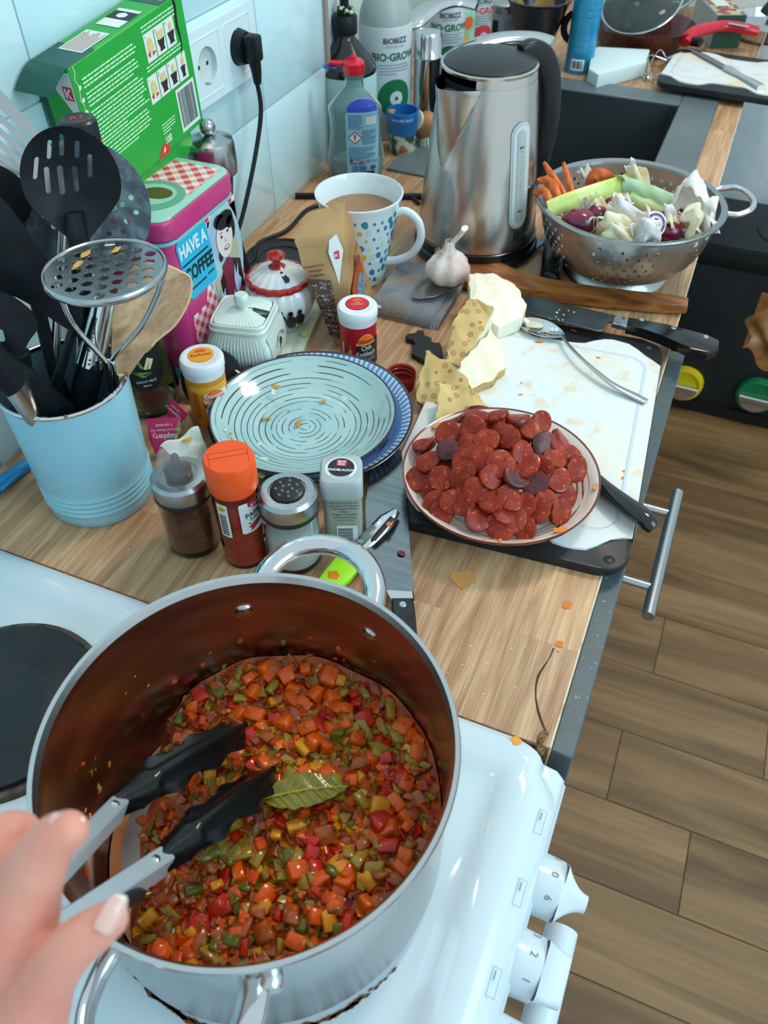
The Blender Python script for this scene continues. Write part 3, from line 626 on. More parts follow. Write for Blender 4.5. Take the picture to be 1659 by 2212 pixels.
# ================================================================ plates, sausage, board, knives, celeriac
def ringmat(name, base, base2, line, k, w, rmax, rim, rimr, brk=.42, tick=None, rough=.12):
    m = bpy.data.materials.new(name); m.use_nodes = True; nt = m.node_tree; b = nt.nodes['Principled BSDF']; L = nt.links; N = nt.nodes.new
    def math_(op, a, c=None, v=None):
        n = N('ShaderNodeMath'); n.operation = op
        for i, x in enumerate((a, c)):
            if x is None: continue
            if isinstance(x, (int, float)): n.inputs[i].default_value = x
            else: L.new(x, n.inputs[i])
        return n.outputs[0]
    tc = N('ShaderNodeTexCoord'); sp = N('ShaderNodeSeparateXYZ'); L.new(tc.outputs['Object'], sp.inputs[0])
    r = math_('SQRT', math_('ADD', math_('MULTIPLY', sp.outputs[0], sp.outputs[0]), math_('MULTIPLY', sp.outputs[1], sp.outputs[1])))
    th = math_('ARCTAN2', sp.outputs[1], sp.outputs[0])
    cb = N('ShaderNodeCombineXYZ'); L.new(math_('MULTIPLY', r, k * .55), cb.inputs[0]); L.new(math_('MULTIPLY', math_('COSINE', th), .35), cb.inputs[1]); L.new(math_('MULTIPLY', math_('SINE', th), .35), cb.inputs[2])
    n1 = N('ShaderNodeTexNoise'); n1.inputs['Scale'].default_value = 1.; n1.inputs['Detail'].default_value = 2; L.new(cb.outputs[0], n1.inputs[0])
    ph = math_('ADD', math_('MULTIPLY', r, k * 6.283), math_('MULTIPLY', n1.outputs[0], 5.)); s = math_('SINE', ph)
    ln = math_('GREATER_THAN', s, w)
    cb2 = N('ShaderNodeCombineXYZ'); L.new(math_('MULTIPLY', r, k), cb2.inputs[0]); L.new(math_('MULTIPLY', math_('COSINE', th), 1.1), cb2.inputs[1]); L.new(math_('MULTIPLY', math_('SINE', th), 1.1), cb2.inputs[2])
    n2 = N('ShaderNodeTexNoise'); n2.inputs['Scale'].default_value = 1.; L.new(cb2.outputs[0], n2.inputs[0])
    msk = math_('MULTIPLY', math_('MULTIPLY', ln, math_('GREATER_THAN', n2.outputs[0], brk)), math_('LESS_THAN', r, rmax))
    x1 = N('ShaderNodeMix'); x1.data_type = 'RGBA'; x1.inputs[6].default_value = lin(base) + (1,); x1.inputs[7].default_value = lin(base2) + (1,); L.new(n1.outputs[0], x1.inputs[0])
    x2 = N('ShaderNodeMix'); x2.data_type = 'RGBA'; L.new(msk, x2.inputs[0]); L.new(x1.outputs[2], x2.inputs[6]); x2.inputs[7].default_value = lin(line) + (1,); out = x2.outputs[2]
    if tick:
        t = math_('GREATER_THAN', math_('SINE', math_('ADD', math_('MULTIPLY', th, 95), math_('MULTIPLY', n2.outputs[0], 9))), .1); t = math_('MULTIPLY', t, math_('GREATER_THAN', math_('ADD', r, math_('MULTIPLY', n2.outputs[0], .006)), tick[1]))
        x4 = N('ShaderNodeMix'); x4.data_type = 'RGBA'; L.new(t, x4.inputs[0]); L.new(out, x4.inputs[6]); x4.inputs[7].default_value = lin(tick[0]) + (1,); out = x4.outputs[2]
    x3 = N('ShaderNodeMix'); x3.data_type = 'RGBA'; L.new(math_('GREATER_THAN', r, rimr), x3.inputs[0]); L.new(out, x3.inputs[6]); x3.inputs[7].default_value = lin(rim) + (1,)
    L.new(x3.outputs[2], b.inputs['Base Color']); b.inputs['Roughness'].default_value = rough; b.inputs['Coat Weight'].default_value = .5; b.inputs['Coat Roughness'].default_value = .05
    return m
def plate(name, c, z, R, h, mat, label, foot=.5, well=.58, group=None):
    t = thing(name, label, 'plate', (c[0], c[1], z), 0, group)
    fr = R * foot
    pr = [(0, .0035), (R * well * .8, .0035), (R * well, .0055), (R * .80, h * .50), (R * .93, h * .86), (R * .985, h * .985), (R, h), (R * 1.0, h - .002), (R * .97, h - .0045), (R * .8, h * .5 - .005), (fr + .006, .0005), (fr + .003, -.001), (fr, -.001), (fr - .002, .001), (0, .001)]
    obj('plate_body', lathe([(a, b_ + .001) for a, b_ in pr], 96), mat, t, ang=60); return t
M1 = ringmat('blue_glaze_strokes', '6fa0d8', '3468ac', '24406e', 120, .75, .09, '2a1a1c', .1045, .5, ('c8dcf0', .0985))
M2 = ringmat('turquoise_spiral_glaze', 'bfd6ce', '84b4be', '33272b', 165, .88, .090, '35201f', .0938, .46)
M3 = ringmat('cream_ring_glaze', 'e9dacd', 'dfcabc', '7c463c', 200, .45, .084, '6e322c', .0918, .44)
pA = plate('dinner_plate', (.2722, .5815), 0, .1072, .0290, M1, 'large blue brush-stroked plate with a dark rim, underneath the turquoise striped plate')
pB = plate('striped_plate', (.2702, .5690), .0135, .0957, .0265, M2, 'turquoise plate with thin dark spiral rings and food scraps, stacked on the blue plate')
CHP = (.4846, .5584)
pC = plate('sausage_plate', (.4843, .5600), .0135, .0938, .0262, M3, 'cream plate with brown rings holding the pile of fried sausage slices')
LEEKB = M('leek_scrap', 'c9d070', .4); YEL = M('mustard_smear', 'c98a1c', .2, coat=.4); PALE = M('pale_scrap', 'd8ecd8', .5)
rp = random.Random(2)
def scraps(parent, c, zf, lst):
    for px, py, w, h_, mat, nm in lst:
        p = at(px, py, zf); x, y = p.x - c[0], p.y - c[1]; a = rp.uniform(0, 3)
        o = obj(nm, prism(rrect(w, h_, min(w, h_) * .35, 3), 0, .0012, .0004, 1), mat, parent, loc=(x, y, (zf - parent.location.z)), rot=(rp.uniform(-8, 8), rp.uniform(-8, 8), math.degrees(a)))
scraps(pB, (.2702, .5690), .0335, [(515, 805, .009, .003, PALE, 'onion_scrap'), (596, 836, .010, .005, YEL, 'sauce_smear'), (590, 848, .009, .004, PALE, 'onion_scrap'), (547, 801, .005, .003, YEL, 'sauce_smear'), (487, 930, .004, .002, PALE, 'onion_scrap'), (498, 938, .004, .003, YEL, 'sauce_smear'), (560, 960, .004, .003, PALE, 'onion_scrap'), (570, 992, .008, .003, PALE, 'onion_scrap')])
scraps(pB, (.2702, .5690), .0195, [(697, 868, .008, .003, YEL, 'sauce_smear'), (645, 915, .011, .004, YEL, 'sauce_smear'), (576, 905, .010, .003, YEL, 'sauce_smear'), (545, 868, .003, .001, M('onion_purple', '7a4a8a', .4), 'onion_scrap'), (623, 888, .003, .001, _m['onion_purple'], 'onion_scrap')])
scraps(pA, (.2722, .5815), .029, [(562, 1026, .012, .006, LEEKB, 'leek_scrap'), (660, 1036, .008, .004, LEEKB, 'leek_scrap')])
scraps(pC, (.4843, .5600), .0395, [(1210, 1146, .014, .005, OIL, 'oil_smear'), (1080, 1168, .004, .003, OIL, 'oil_smear'), (1047, 1163, .003, .002, OIL, 'oil_smear'), (945, 920, .013, .006, OILS, 'oil_stain'), (1286, 1052, .010, .004, OILS, 'oil_stain')])
# sausage slices ---------------------------------------------------
CH = M('sausage_cut', '821a0c', .36, spec=.3, col2='9c3414', scale=150, coat=.1, bump=.7, bscale=420, col3='c8642e', s3=260, t3=(.66, .72)); CHS = M('sausage_skin', '6a1810', .26, coat=.3, col2='7c2418', scale=80); CHD = M('sausage_charred', '5e2028', .38, col2='2a0f14', scale=60, thr=(.5, .7), bump=.8, bscale=300, coat=.2)
def slice_bm(r, t, rn):
    e = rn.uniform(.86, 1.0); ph = rn.uniform(0, 6); bm = bmesh.new(); rows = []
    P_ = [(0, t / 2 - .0003), (r * .5, t / 2), (r * .86, t / 2 - .0001), (r * .96, t / 2 - .0006), (r, t * .2), (r * 1.005, 0), (r, -t * .2), (r * .96, -t / 2 + .0006), (r * .86, -t / 2), (0, -t / 2)]
    lathe(P_, 22, bm=bm, fn=lambda a, rr, z: (rr * math.cos(a) * (1 + .03 * math.sin(3 * a + ph)), rr * e * math.sin(a) * (1 + .03 * math.sin(2 * a)), z + .0011 * (rr / r) ** 2 * math.sin(2 * a + ph)))
    bmesh.ops.remove_doubles(bm, verts=bm.verts[:], dist=1e-6)
    for f in bm.faces: f.material_index = 0 if max(v.co.x ** 2 + v.co.y ** 2 for v in f.verts) < (r * .965) ** 2 else 1
    return bm
rc = random.Random(21)
prot = [obj('sausage_slice', slice_bm(.0126, rc.uniform(.0055, .0078), rc), [CH, CHS]) for k in range(5)] + [obj('sausage_slice', slice_bm(.0126, .006, rc), [CHD, CHS])]
first = set()
def place(px, py, d=0., tl=None, dark=False, z=None):
    def hz(x, y): q = math.hypot(x - CHP[0] + .004, y - CHP[1] - .008) / .088; return .028 + .056 * max(0, 1 - q * q) ** .9
    z_ = .05
    for _ in range(12): p = at(px, py, z_); z_ = .5 * z_ + .5 * hz(p.x, p.y)
    p = at(px, py, z_ - d); i = 5 if dark else rc.randrange(5); o = prot[i]
    if i in first: o = copy(o)
    first.add(i); o.location = p
    n = Vector((p.x - CHP[0], p.y - CHP[1], .05)).normalized() * .5 + (CP - p).normalized() * .42 + Vector((rc.uniform(-.5, .5), rc.uniform(-.5, .5), rc.uniform(-.1, .3)))
    if d: n = Vector((rc.uniform(-1, 1), rc.uniform(-1, 1), .8))
    o.rotation_mode = 'QUATERNION'; o.rotation_quaternion = n.to_track_quat('Z', 'Y') @ Euler((0, 0, rc.uniform(0, 6))).to_quaternion(); s = rc.uniform(.93, 1.12); o.scale = (s, s, s)
    zn = 'at the back of' if py < 935 else 'at the front of' if py > 1100 else 'at the left of' if px < 985 else 'at the right of' if px > 1165 else 'in the middle of'
    tag(o, ('charred dark' if dark else 'glossy red-brown') + ' fried sausage slice ' + ('deep inside' if d else zn) + ' the pile on the cream plate', 'sausage', 'fried sausage slices on the cream plate')
SL = [(1036, 884), (1031, 903), (989, 906), (1074, 899), (1118, 906), (1168, 912), (1210, 951), (1147, 930), (1096, 945), (1051, 953), (1013, 962), (969, 937), (917, 962), (926, 998), (969, 972, 1), (1022, 928), (1172, 960, 1), (1127, 978), (1198, 960), (1235, 984), (1242, 1013), (1197, 991), (1170, 1010), (1005, 998), (1043, 993), (1081, 1003), (1002, 1022), (1060, 1031), (1114, 1031, 1), (1136, 1005), (1203, 1038), (1157, 1045, 1), (953, 1034), (904, 1036), (937, 1058), (1027, 1058), (995, 1045), (1100, 1076), (1063, 1080), (1132, 1090), (1161, 1103), (1219, 1073), (1179, 1083), (1208, 1105), (975, 1083), (955, 1107), (1031, 1121), (1081, 1136), (1132, 1139), (1088, 1106), (1110, 1120), (945, 1085), (1000, 1088)]
for s_ in SL: place(s_[0], s_[1], 0, dark=len(s_) > 2)
for k in range(34): a = rc.uniform(0, 6.28); q = rc.uniform(0, 1) ** .5; place(1075 + 130 * q * math.cos(a), 1010 + 95 * q * math.sin(a), .012)
# cutting board ----------------------------------------------------
BWH = M('board_white', 'dfe6ea', .32, col2='e9ddbf', scale=9, thr=(.45, .75), bump=.15, bscale=500, col3='e6c696', s3=50, t3=(.56, .80)); BBL = M('board_black_rubber', '14191e', .42, col2='1b2228', scale=30)
def board(label, loc, rz, W, L_):
    t = thing('cutting_board', label, 'cutting board', loc, rz)
    obj('rubber_base', prism(rrect(W, L_, .026, 8), 0, .0105, .002), BBL, t)
    n = 24; out = [(-W / 2 + .001, L_ / 2 - .05), (-W / 2 + .001, -L_ / 2 + .045)]
    f = lambda x: .036 + .010 * min(1, abs(abs(x) / (W / 2)) ** 6) - .021 * math.exp(-((abs(x) - W * .27) / (W * .12)) ** 4)
    for i in range(1, n): x = -W / 2 + W * i / n; out.append((x, -L_ / 2 + f(x)))
    out += [(W / 2 - .001, -L_ / 2 + .045), (W / 2 - .001, L_ / 2 - .05)]
    for i in range(n - 1, 0, -1): x = -W / 2 + W * i / n; out.append((x, L_ / 2 - f(x)))
    obj('white_plate', prism(out, .0008, .0128, .001, 1), BWH, t)
    g = bmesh.new(); P_ = [Vector((x, y, .0128)) for x, y in rrect(W - .034, L_ - .088, .022, 6)]; tube(P_, 1, 8, g, flat=(.0022, .0004), up=(0, 0, 1), closed=True)
    obj('juice_groove', g, M('board_groove', 'c9d3d8', .3), t)
    for sx in (-1, 1):
        for sy in (-1, 1): obj('rubber_foot', lathe([(0, .0008), (.004, .0006), (.0048, 0), (.0052, .0004), (.0056, 0)], 20), BBL, t, loc=(sx * (W / 2 - .018), sy * (L_ / 2 - .013), .0104))
    return t
cbd = board('white cutting board with black rubber ends under the sausage plate and celeriac', (.488, .681, .0003), 4.3, .240, .372)
def boardstain(par, pts, mat, nm, zz=.0136):
    inv = par.matrix_basis.inverted()
    for px, py, w, h_, a in pts:
        p = inv @ at(px, py, zz); mp = plane((p.x, p.y, .0129), (math.cos(math.radians(a)), math.sin(math.radians(a)), 0), (-math.sin(math.radians(a)), math.cos(math.radians(a)), 0))
        decal(nm, [[(w * math.cos(6.283 * k / 10) * rp.uniform(.7, 1.2), h_ * math.sin(6.283 * k / 10) * rp.uniform(.7, 1.2)) for k in range(10)]], mat, mp, par, .0001)
BST = M('board_stain', 'e6c08a', .4); BST2 = M('board_stain_yellow', 'e4e2a0', .4)
boardstain(cbd, [(1165, 738, .005, .003, 20), (1292, 772, .003, .0018, 0), (1237, 712, .002, .0012, 0), (1125, 852, .003, .0015, 30), (1126, 826, .0018, .0014, 0), (1160, 725, .007, .002, -40), (1350, 1018, .003, .002, 0), (1347, 1032, .0035, .002, 60), (1083, 885, .002, .0015, 0)], OIL, 'oil_spot')
boardstain(cbd, [(1243, 715, .003, .002, 0), (1150, 722, .006, .0015, -30)], M('beet_red', '9a1f3a', .2), 'red_scrap')
def slab(name, px, z, th, mat, par=None, bev=.0004, seg=1, taper=1., **k):
    P_ = [at(a, b, z) for a, b in px]; bm = prism([(p.x, p.y) for p in P_], z - th, z, bev, seg, top=taper); o = obj(name, bm, mat, par, **k); return o
BLD = M('knife_blade', '8b959b', .20, 1., col2='7a858c', scale=20, bump=.05, bscale=300, stretch=(1, 8, 1)); SCALE = M('knife_scale', '0e1113', .18, coat=.3)
def rivets(par, pts, z, r=.0032):
    for a, b in pts: p = at(a, b, z); obj('rivet', lathe([(0, .0006), (r * .8, .0006), (r, 0), (r, -.001)], 20), M('rivet_grey', 'a9b8bc', .3, .9), par, loc=(p.x, p.y, z))
# broad chef's knife beside the board
k1 = thing('chef_knife', 'broad chef knife lying along the left edge of the cutting board, handle behind the pot', 'knife')
slab('blade', [(868, 975), (880, 1100), (890, 1240), (894, 1288), (845, 1288), (838, 1272), (806, 1262), (793, 1180), (789, 1090), (800, 1015), (815, 980), (838, 945)], .0165, .0018, BLD, k1)
slab('bolster', [(893, 1276), (896, 1300), (846, 1300), (842, 1284), (830, 1272)], .0195, .0075, CHROME, k1, .001)
slab('handle', [(893, 1290), (898, 1330), (903, 1395), (908, 1440), (868, 1450), (858, 1380), (845, 1310), (846, 1290)], .0235, .0155, SCALE, k1, .002, 2); rivets(k1, [(870, 1305), (881, 1370)], .0236)
p = at(867, 1197, .0166); obj('food_scrap', ball(.0035, (p.x, p.y, .0175), (1.2, .7, .4), 2, jit=.3), M('dark_red_scrap', '6a1f12', .3), k1)
# chef's knife at the back, handle over the edge
k2 = thing('chef_knife', 'long chef knife with three-rivet black handle reaching over the worktop edge behind the board', 'knife')
slab('blade', [(1100, 632), (1134, 637), (1332, 681), (1330, 700), (1316, 694), (1300, 713), (1290, 714), (1135, 674), (1070, 650)], .0215, .0018, BLD, k2)
slab('bolster', [(1326, 681), (1362, 686), (1357, 706), (1340, 700), (1322, 697)], .0240, .007, CHROME, k2, .001)
slab('handle', [(1358, 684), (1440, 700), (1530, 722), (1554, 735), (1553, 752), (1530, 760), (1490, 752), (1430, 722), (1390, 708), (1354, 703)], .0265, .0125, SCALE, k2, .002, 2); rivets(k2, [(1386, 690), (1455, 708), (1525, 727)], .0266)
rk = random.Random(8)
for i in range(9):
    p = at(1218 + rk.uniform(-20, 22), 682 + rk.uniform(-12, 12), .0216); obj('garlic_crumb', ball(rk.uniform(.0007, .0016), (p.x, p.y, .0222), (1, 1, .6), 1, jit=.3), M('garlic_crumb', 'e6dcb4', .5), k2)
# black curved handle sticking out from under the sausage plate
k3 = thing('table_knife', 'knife under the sausage plate with a black curved plastic handle reaching over the worktop edge', 'knife')
obj('handle', tube(smooth_path([at(1255, 1010, .019), at(1300, 1052, .022), at(1350, 1090, .025), at(1395, 1122, .026), at(1412, 1140, .022)], 6), [.9, 1, 1.05, 1.1, 1.05, .85], 20, flat=(.0092, .0072), up=(0, 0, 1)), M('gloss_black', '0d0f11', .12, coat=.5), k3)
obj('blade', tube([at(1150, 980, .0145), at(1258, 1012, .0165)], 1, 8, flat=(.008, .0008), up=(0, 0, 1)), BLD, k3)
# spoon
sp = thing('spoon', 'stainless steel tablespoon smeared with food lying across the cutting board', 'spoon')
c0, c1 = at(1122, 690, .021), at(1218, 724, .021); ax = (c1 - c0).normalized(); ay = Vector((0, 0, 1)).cross(ax)
obj('bowl', sheet(lambda u, v: c0.lerp(c1, u) + ay * ((v - .5) * 2 * .0165 * math.sin(math.pi * min(.985, max(.01, u ** .9))) ** .6) - Vector((0, 0, .007 * (1 - (2 * v - 1) ** 2) * math.sin(math.pi * u))), 18, 12, .0012), CHROME, sp)
obj('handle', tube(smooth_path([c1 - ax * .003, at(1228, 745, .0225), at(1262, 780, .024), at(1320, 828, .0205), at(1372, 856, .0165), at(1396, 868, .0155)], 6), [.0026, .0022, .0026, .0040, .0056, .0050], 12, flat=(1, .32), up=(0, 0, 1)), STEEL, sp)
p = at(1150, 700, .017); obj('food_smear', ball(.010, (p.x, p.y, p.z), (1.3, .8, .16), 2, jit=.1), M('creamy_smear', 'd9cfae', .35), sp)
# wooden spoon
WO = tex_wood('olive_wood', ('5a2f14', '96592c', 'b97c46'), 60, 9, None, rough=.35, bump=.1, grain=.8, var=.0)
ws = thing('wooden_spoon', 'long brown olive-wood spoon lying behind the celeriac, handle tip over the edge', 'spoon', at(1250, 625, .012), 90 - 6)
wp_ = smooth_path([(x, y, 0) for x, y in [(1489, 640), (1300, 620), (1180, 600), (1130, 588), (1095, 573), (1060, 558), (1028, 554), (1003, 560), (985, 576), (990, 596), (1020, 612), (1065, 620), (1110, 622), (1180, 629), (1300, 645), (1487, 661)]], 3)
bm = prism([tuple(at(p.x, p.y, .016))[:2] for p in wp_], .003, .016, .0045, 4); inv = ws.matrix_basis.inverted()
for v in bm.verts: v.co = inv @ v.co
obj('spoon_body', bm, WO, ws)
# garlic ----------------------------------------------------------
GS = M('garlic_skin', 'f0e8e2', .45, col2='d2b8ac', scale=22, stretch=(3, 3, .5), sss=.1, bump=.35, bscale=90)
ga = thing('garlic_bulb', 'whole white garlic bulb with dried stalk sitting on the folded grey cloth', 'garlic', at(966, 616, .018)); ga.scale = (1.17, 1.17, 1.12)
def gf(a, r, z): k = 1 + .055 * math.cos(7 * a) + .03 * math.cos(3 * a + 1); return (r * k * math.cos(a), r * k * math.sin(a), z)
obj('bulb', lathe([(0, .001), (.006, -.001), (.011, .004), (.019, .010), (.0235, .019), (.0225, .028), (.016, .036), (.008, .042), (.0055, .047), (.0045, .055)], 42, fn=gf), GS, ga)
obj('stalk', tube(smooth_path([(0, 0, .040), (.003, .002, .052), (.010, .004, .062), (.014, .004, .070)], 4), [.0065, .0050, .0052, .0065], 9, flat=(1, .5)), GS, ga)
b = bmesh.new(); rg = random.Random(4)
for i in range(26): a = rg.uniform(2.2, 4.2); r = rg.uniform(.004, .014); tube([(r * math.cos(a), r * math.sin(a), .0415 - r * .5), (r * 1.15 * math.cos(a), r * 1.15 * math.sin(a), .046 - r * .35 + rg.uniform(0, .004))], .0005, 4, b)
o = obj('dry_roots', b, M('garlic_root', 'b79a72', .8), ga); o['kind'] = 'stuff'
# folded grey cloth
CL = M('grey_rib_cloth', '74787e', .9, col2='82848a', scale=60, bump=.5, bscale=900, col3='8a7c60', s3=18, t3=(.62, .74))
ct = thing('dish_cloth', 'folded grey ribbed dish cloth under the garlic bulb', 'cloth')
A_, B_, C_, D_ = at(803, 682, .0), at(945, 716, .0), at(1018, 600, .0), at(872, 578, .0)
def clf(z, s0, s1, amp): return lambda u, v: A_.lerp(B_, s0 + (s1 - s0) * u).lerp(D_.lerp(C_, s0 + (s1 - s0) * u), v) + Vector((0, 0, z * (1 - (2 * v - 1) ** 8) ** .5 + (.012 * math.sin(math.pi * max(0, u * 1.0)) ** .6 if amp else 0) + .0006 * math.sin(u * 150) + .0015 * math.sin(v * 5 + u * 4)))
obj('lower_fold', sheet(lambda u, v: clf(.0125, .0, 1.0, 0)(u, v), 90, 14, .008), CL, ct, ang=180); 
obj('upper_fold', sheet(lambda u, v: clf(.0150, .0, .9, 0)(u, v) + Vector((.0, .0, .004 * (1 - u ** 6))), 90, 14, .003), CL, ct, ang=180)
bk = thing('butter_knife', 'thin rounded blade tip of a table knife lying on the grey cloth beside the garlic', 'knife')
slab('blade', [(892, 636), (905, 622), (935, 607), (985, 600), (1003, 612), (985, 622), (940, 640), (905, 645), (893, 643)], .0240, .001, M('dull_blade', '8e8a86', .25, .9), bk)
sk2 = thing('teaspoon', 'rounded steel cutlery end poking out behind the red spice jar', 'spoon')
obj('handle', tube(smooth_path([at(770, 640, .012), at(800, 652, .013), at(826, 662, .012)], 4), [.004, .0055, .0062, .0045], 12, flat=(1, .3), up=(0, 0, 1)), CHROME, sk2)
# black rubber silhouette
sl = thing('trivet_figure', 'small flat black rubber piece with a jagged figure outline left of the celeriac', 'kitchen gadget')
slab('figure', [(840 + a * .1929, 500 + b * .1929) for a, b in [(185, 1165), (215, 1140), (300, 1140), (320, 1100), (390, 1110), (400, 1180), (430, 1165), (480, 1190), (470, 1230), (500, 1250), (570, 1240), (595, 1290), (590, 1340), (605, 1400), (560, 1450), (480, 1460), (380, 1440), (330, 1400), (255, 1370), (260, 1290), (310, 1260), (270, 1205), (200, 1200)]], .007, .007, M('black_rubber', '14171a', .5), sl, .0008)
# red cap
rcap = thing('bottle_cap', 'dark red plastic screw cap lying open side up behind the blue plates', 'cap', at(866, 832, 0))
obj('cap_body', lathe([(0, .002), (.0142, .002), (.0148, .017), (.0165, .0185), (.0172, .017), (.0166, 0), (0, 0)], 44), M('red_cap_plastic', '8f1c1c', .2, sss=0, coat=.3), rcap); obj('inner_thread', lathe([(.0146, .006), (.0136, .007), (.0146, .008), (.0146, .012), (.0138, .013), (.0146, .014)], 44), M('red_cap_plastic', '8f1c1c'), rcap)
# celeriac ---------------------------------------------------------
def celmat():
    m = M('celeriac_skin', 'c9a468', .6, col2='dcc27e', scale=20, bump=.8, bscale=70); nt = m.node_tree; b = nt.nodes['Principled BSDF']; L = nt.links; N = nt.nodes.new
    tc = N('ShaderNodeTexCoord'); v = N('ShaderNodeTexVoronoi'); v.inputs['Scale'].default_value = 92; v.inputs['Randomness'].default_value = .9; L.new(tc.outputs['Object'], v.inputs[0])
    r = N('ShaderNodeValToRGB'); e = r.color_ramp.elements; e[0].position = .10; e[0].color = (.6, .6, .6, 1); e[1].position = .42; e[1].color = (0, 0, 0, 1)
    for p_, c in ((.16, (.0, .0, .0, 1)), (.24, (1, 1, 1, 1)), (.31, (.15, .15, .15, 1))): e.new(p_).color = c
    L.new(v.outputs['Distance'], r.inputs[0]); src = b.inputs['Base Color'].links[0].from_socket; x = N('ShaderNodeMix'); x.data_type = 'RGBA'; L.new(r.outputs[0], x.inputs[0]); L.new(src, x.inputs[6]); x.inputs[7].default_value = lin('8a5a2a') + (1,); L.new(x.outputs[2], b.inputs['Base Color']); return m
CS = celmat(); CF = M('celeriac_flesh', 'f2ecd8', .5, col2='ecd9b4', scale=18, thr=(.45, .8), sss=.15, bump=.2, bscale=90, col3='e9a95a', s3=70, t3=(.74, .8))
def lump(label, top, zb, tmat, skin_edges, shrink=1.0, rnd_=None):
    t = thing('celeriac_piece', label, 'celeriac'); T = [at(a, b, z) for a, b, z in top]; n = len(T); cx = sum(p.x for p in T) / n; cy = sum(p.y for p in T) / n
    bm = bmesh.new(); tv = [bm.verts.new(p) for p in T]; bv = [bm.verts.new((cx + (p.x - cx) * shrink, cy + (p.y - cy) * shrink, min(zb, p.z - .002))) for p in T]
    f = bm.faces.new(tv); f.material_index = tmat; f2 = bm.faces.new(bv[::-1]); f2.material_index = 1 - tmat if tmat else 0
    for i in range(n): g = bm.faces.new((tv[i], bv[i], bv[(i + 1) % n], tv[(i + 1) % n])); g.material_index = 1 if i in skin_edges else 0
    bmesh.ops.triangulate(bm, faces=[f, f2]); bmesh.ops.subdivide_edges(bm, edges=bm.edges[:], cuts=5, use_grid_fill=True); rr = random.Random(len(label))
    for v in bm.verts: w = .0006; v.co += Vector((rr.uniform(-w, w), rr.uniform(-w, w), rr.uniform(-w, w))) + Vector((.0012 * math.sin(v.co.y * 300), .0012 * math.cos(v.co.x * 280), .001 * math.sin(v.co.x * 200 + v.co.y * 160)))
    obj('chunk', bm, [CF, CS], t, ang=50); return t
lump('thick half-round celeriac slab, white cut face up, rearmost beside the knife', [(1012, 594, .050), (1036, 590, .052), (1065, 592, .052), (1098, 604, .050), (1122, 628, .046), (1135, 660, .040), (1132, 684, .034), (1075, 708, .030), (1050, 690, .034), (1018, 655, .042)], .0135, 0, {0, 1, 2, 3, 4, 5}, .97)
lump('tall celeriac wedge with knobbly brown skin facing left, second from the back', [(1006, 650, .054), (1030, 644, .056), (1066, 664, .054), (1058, 690, .046), (1030, 738, .032), (990, 790, .018), (965, 778, .020), (970, 735, .032), (982, 690, .046)], .0135, 1, {5, 6, 7, 8, 0, 1}, .94)
lump('flat celeriac slab with a cream cut face between two skin-covered wedges', [(1062, 714, .030), (1078, 738, .028), (1094, 790, .024), (1060, 824, .024), (1012, 838, .024), (985, 812, .026), (998, 780, .028), (1030, 745, .030)], .0135, 0, {2, 3, 4}, .98)
lump('triangular celeriac wedge with spotted tan skin up, nearest the red cap', [(922, 758, .046), (960, 776, .042), (1004, 812, .034), (1028, 845, .026), (975, 862, .020), (930, 874, .012), (898, 868, .012), (906, 815, .028)], .006, 1, {3, 4, 5, 6, 7}, .9)
lump('small celeriac wedge with orange-flecked skin touching the sausage plate', [(950, 828, .042), (1000, 832, .040), (1032, 852, .034), (1060, 880, .026), (1020, 905, .022), (960, 925, .020), (942, 905, .028)], .0135, 1, {1, 2, 3}, .9)
# ================================================================ jars, utensil pot and the crowd along the wall
def toward(x, y): return math.degrees(math.atan2(CP.y - y, CP.x - x))
GLS = glass('clear_glass', 'eef4f2', .02, 1.3); GRN = glass('greenish_glass', 'd5e3d8', .03, 1.25)
LID = M('lid_steel', 'a9adb0', .24, 1., bump=.08, bscale=300, stretch=(1, 1, 14))
def flat(name, outer, holes, mp, th, mat, par=None, label=None, bow=0.):
    b = bmesh.new(); es = []
    for loop_ in [outer] + holes:
        v = [b.verts.new((p[0], p[1], 0)) for p in loop_]; es += [b.edges.new((v[i], v[(i + 1) % len(v)])) for i in range(len(v))]
    bmesh.ops.triangle_fill(b, use_beauty=True, edges=es); r = bmesh.ops.extrude_face_region(b, geom=b.faces[:])
    ex = {g for g in r['geom'] if isinstance(g, bmesh.types.BMVert)}
    for v in b.verts: x, y = v.co.x, v.co.y; v.co = mp(x, y, (-th if v in ex else 0))
    return obj(name, b, mat, par, ang=30, label=label)
def camf(cx, cy, d, tx=0., ty=0.):                # flat frame through a point, facing the room; tx, ty lean it
    o = atd(cx, cy, d); n = (CP - o).normalized() + Vector(RC[0]) * tx - Vector(RC[1]) * ty; n.normalize(); u = Vector(RC[0]); u = (u - n * u.dot(n)).normalized(); v = n.cross(u); k = d / FPX
    return lambda px, py, h=0: o + u * ((px - cx) * k) - v * ((py - cy) * k) + n * h
def quad(a, b, c, d):                             # a lower left, b lower right, c upper right, d upper left; u, v in 0..1
    a, b, c, d = map(Vector, (a, b, c, d)); n = ((b - a).cross(d - a)).normalized()
    return lambda u, v, h=0: a * (1 - u) * (1 - v) + b * u * (1 - v) + c * u * v + d * (1 - u) * v + n * h
def circ(x, y, r, n=24, ry=None): return [(x + r * math.cos(6.2832 * i / n), y + (ry or r) * math.sin(6.2832 * i / n)) for i in range(n)]
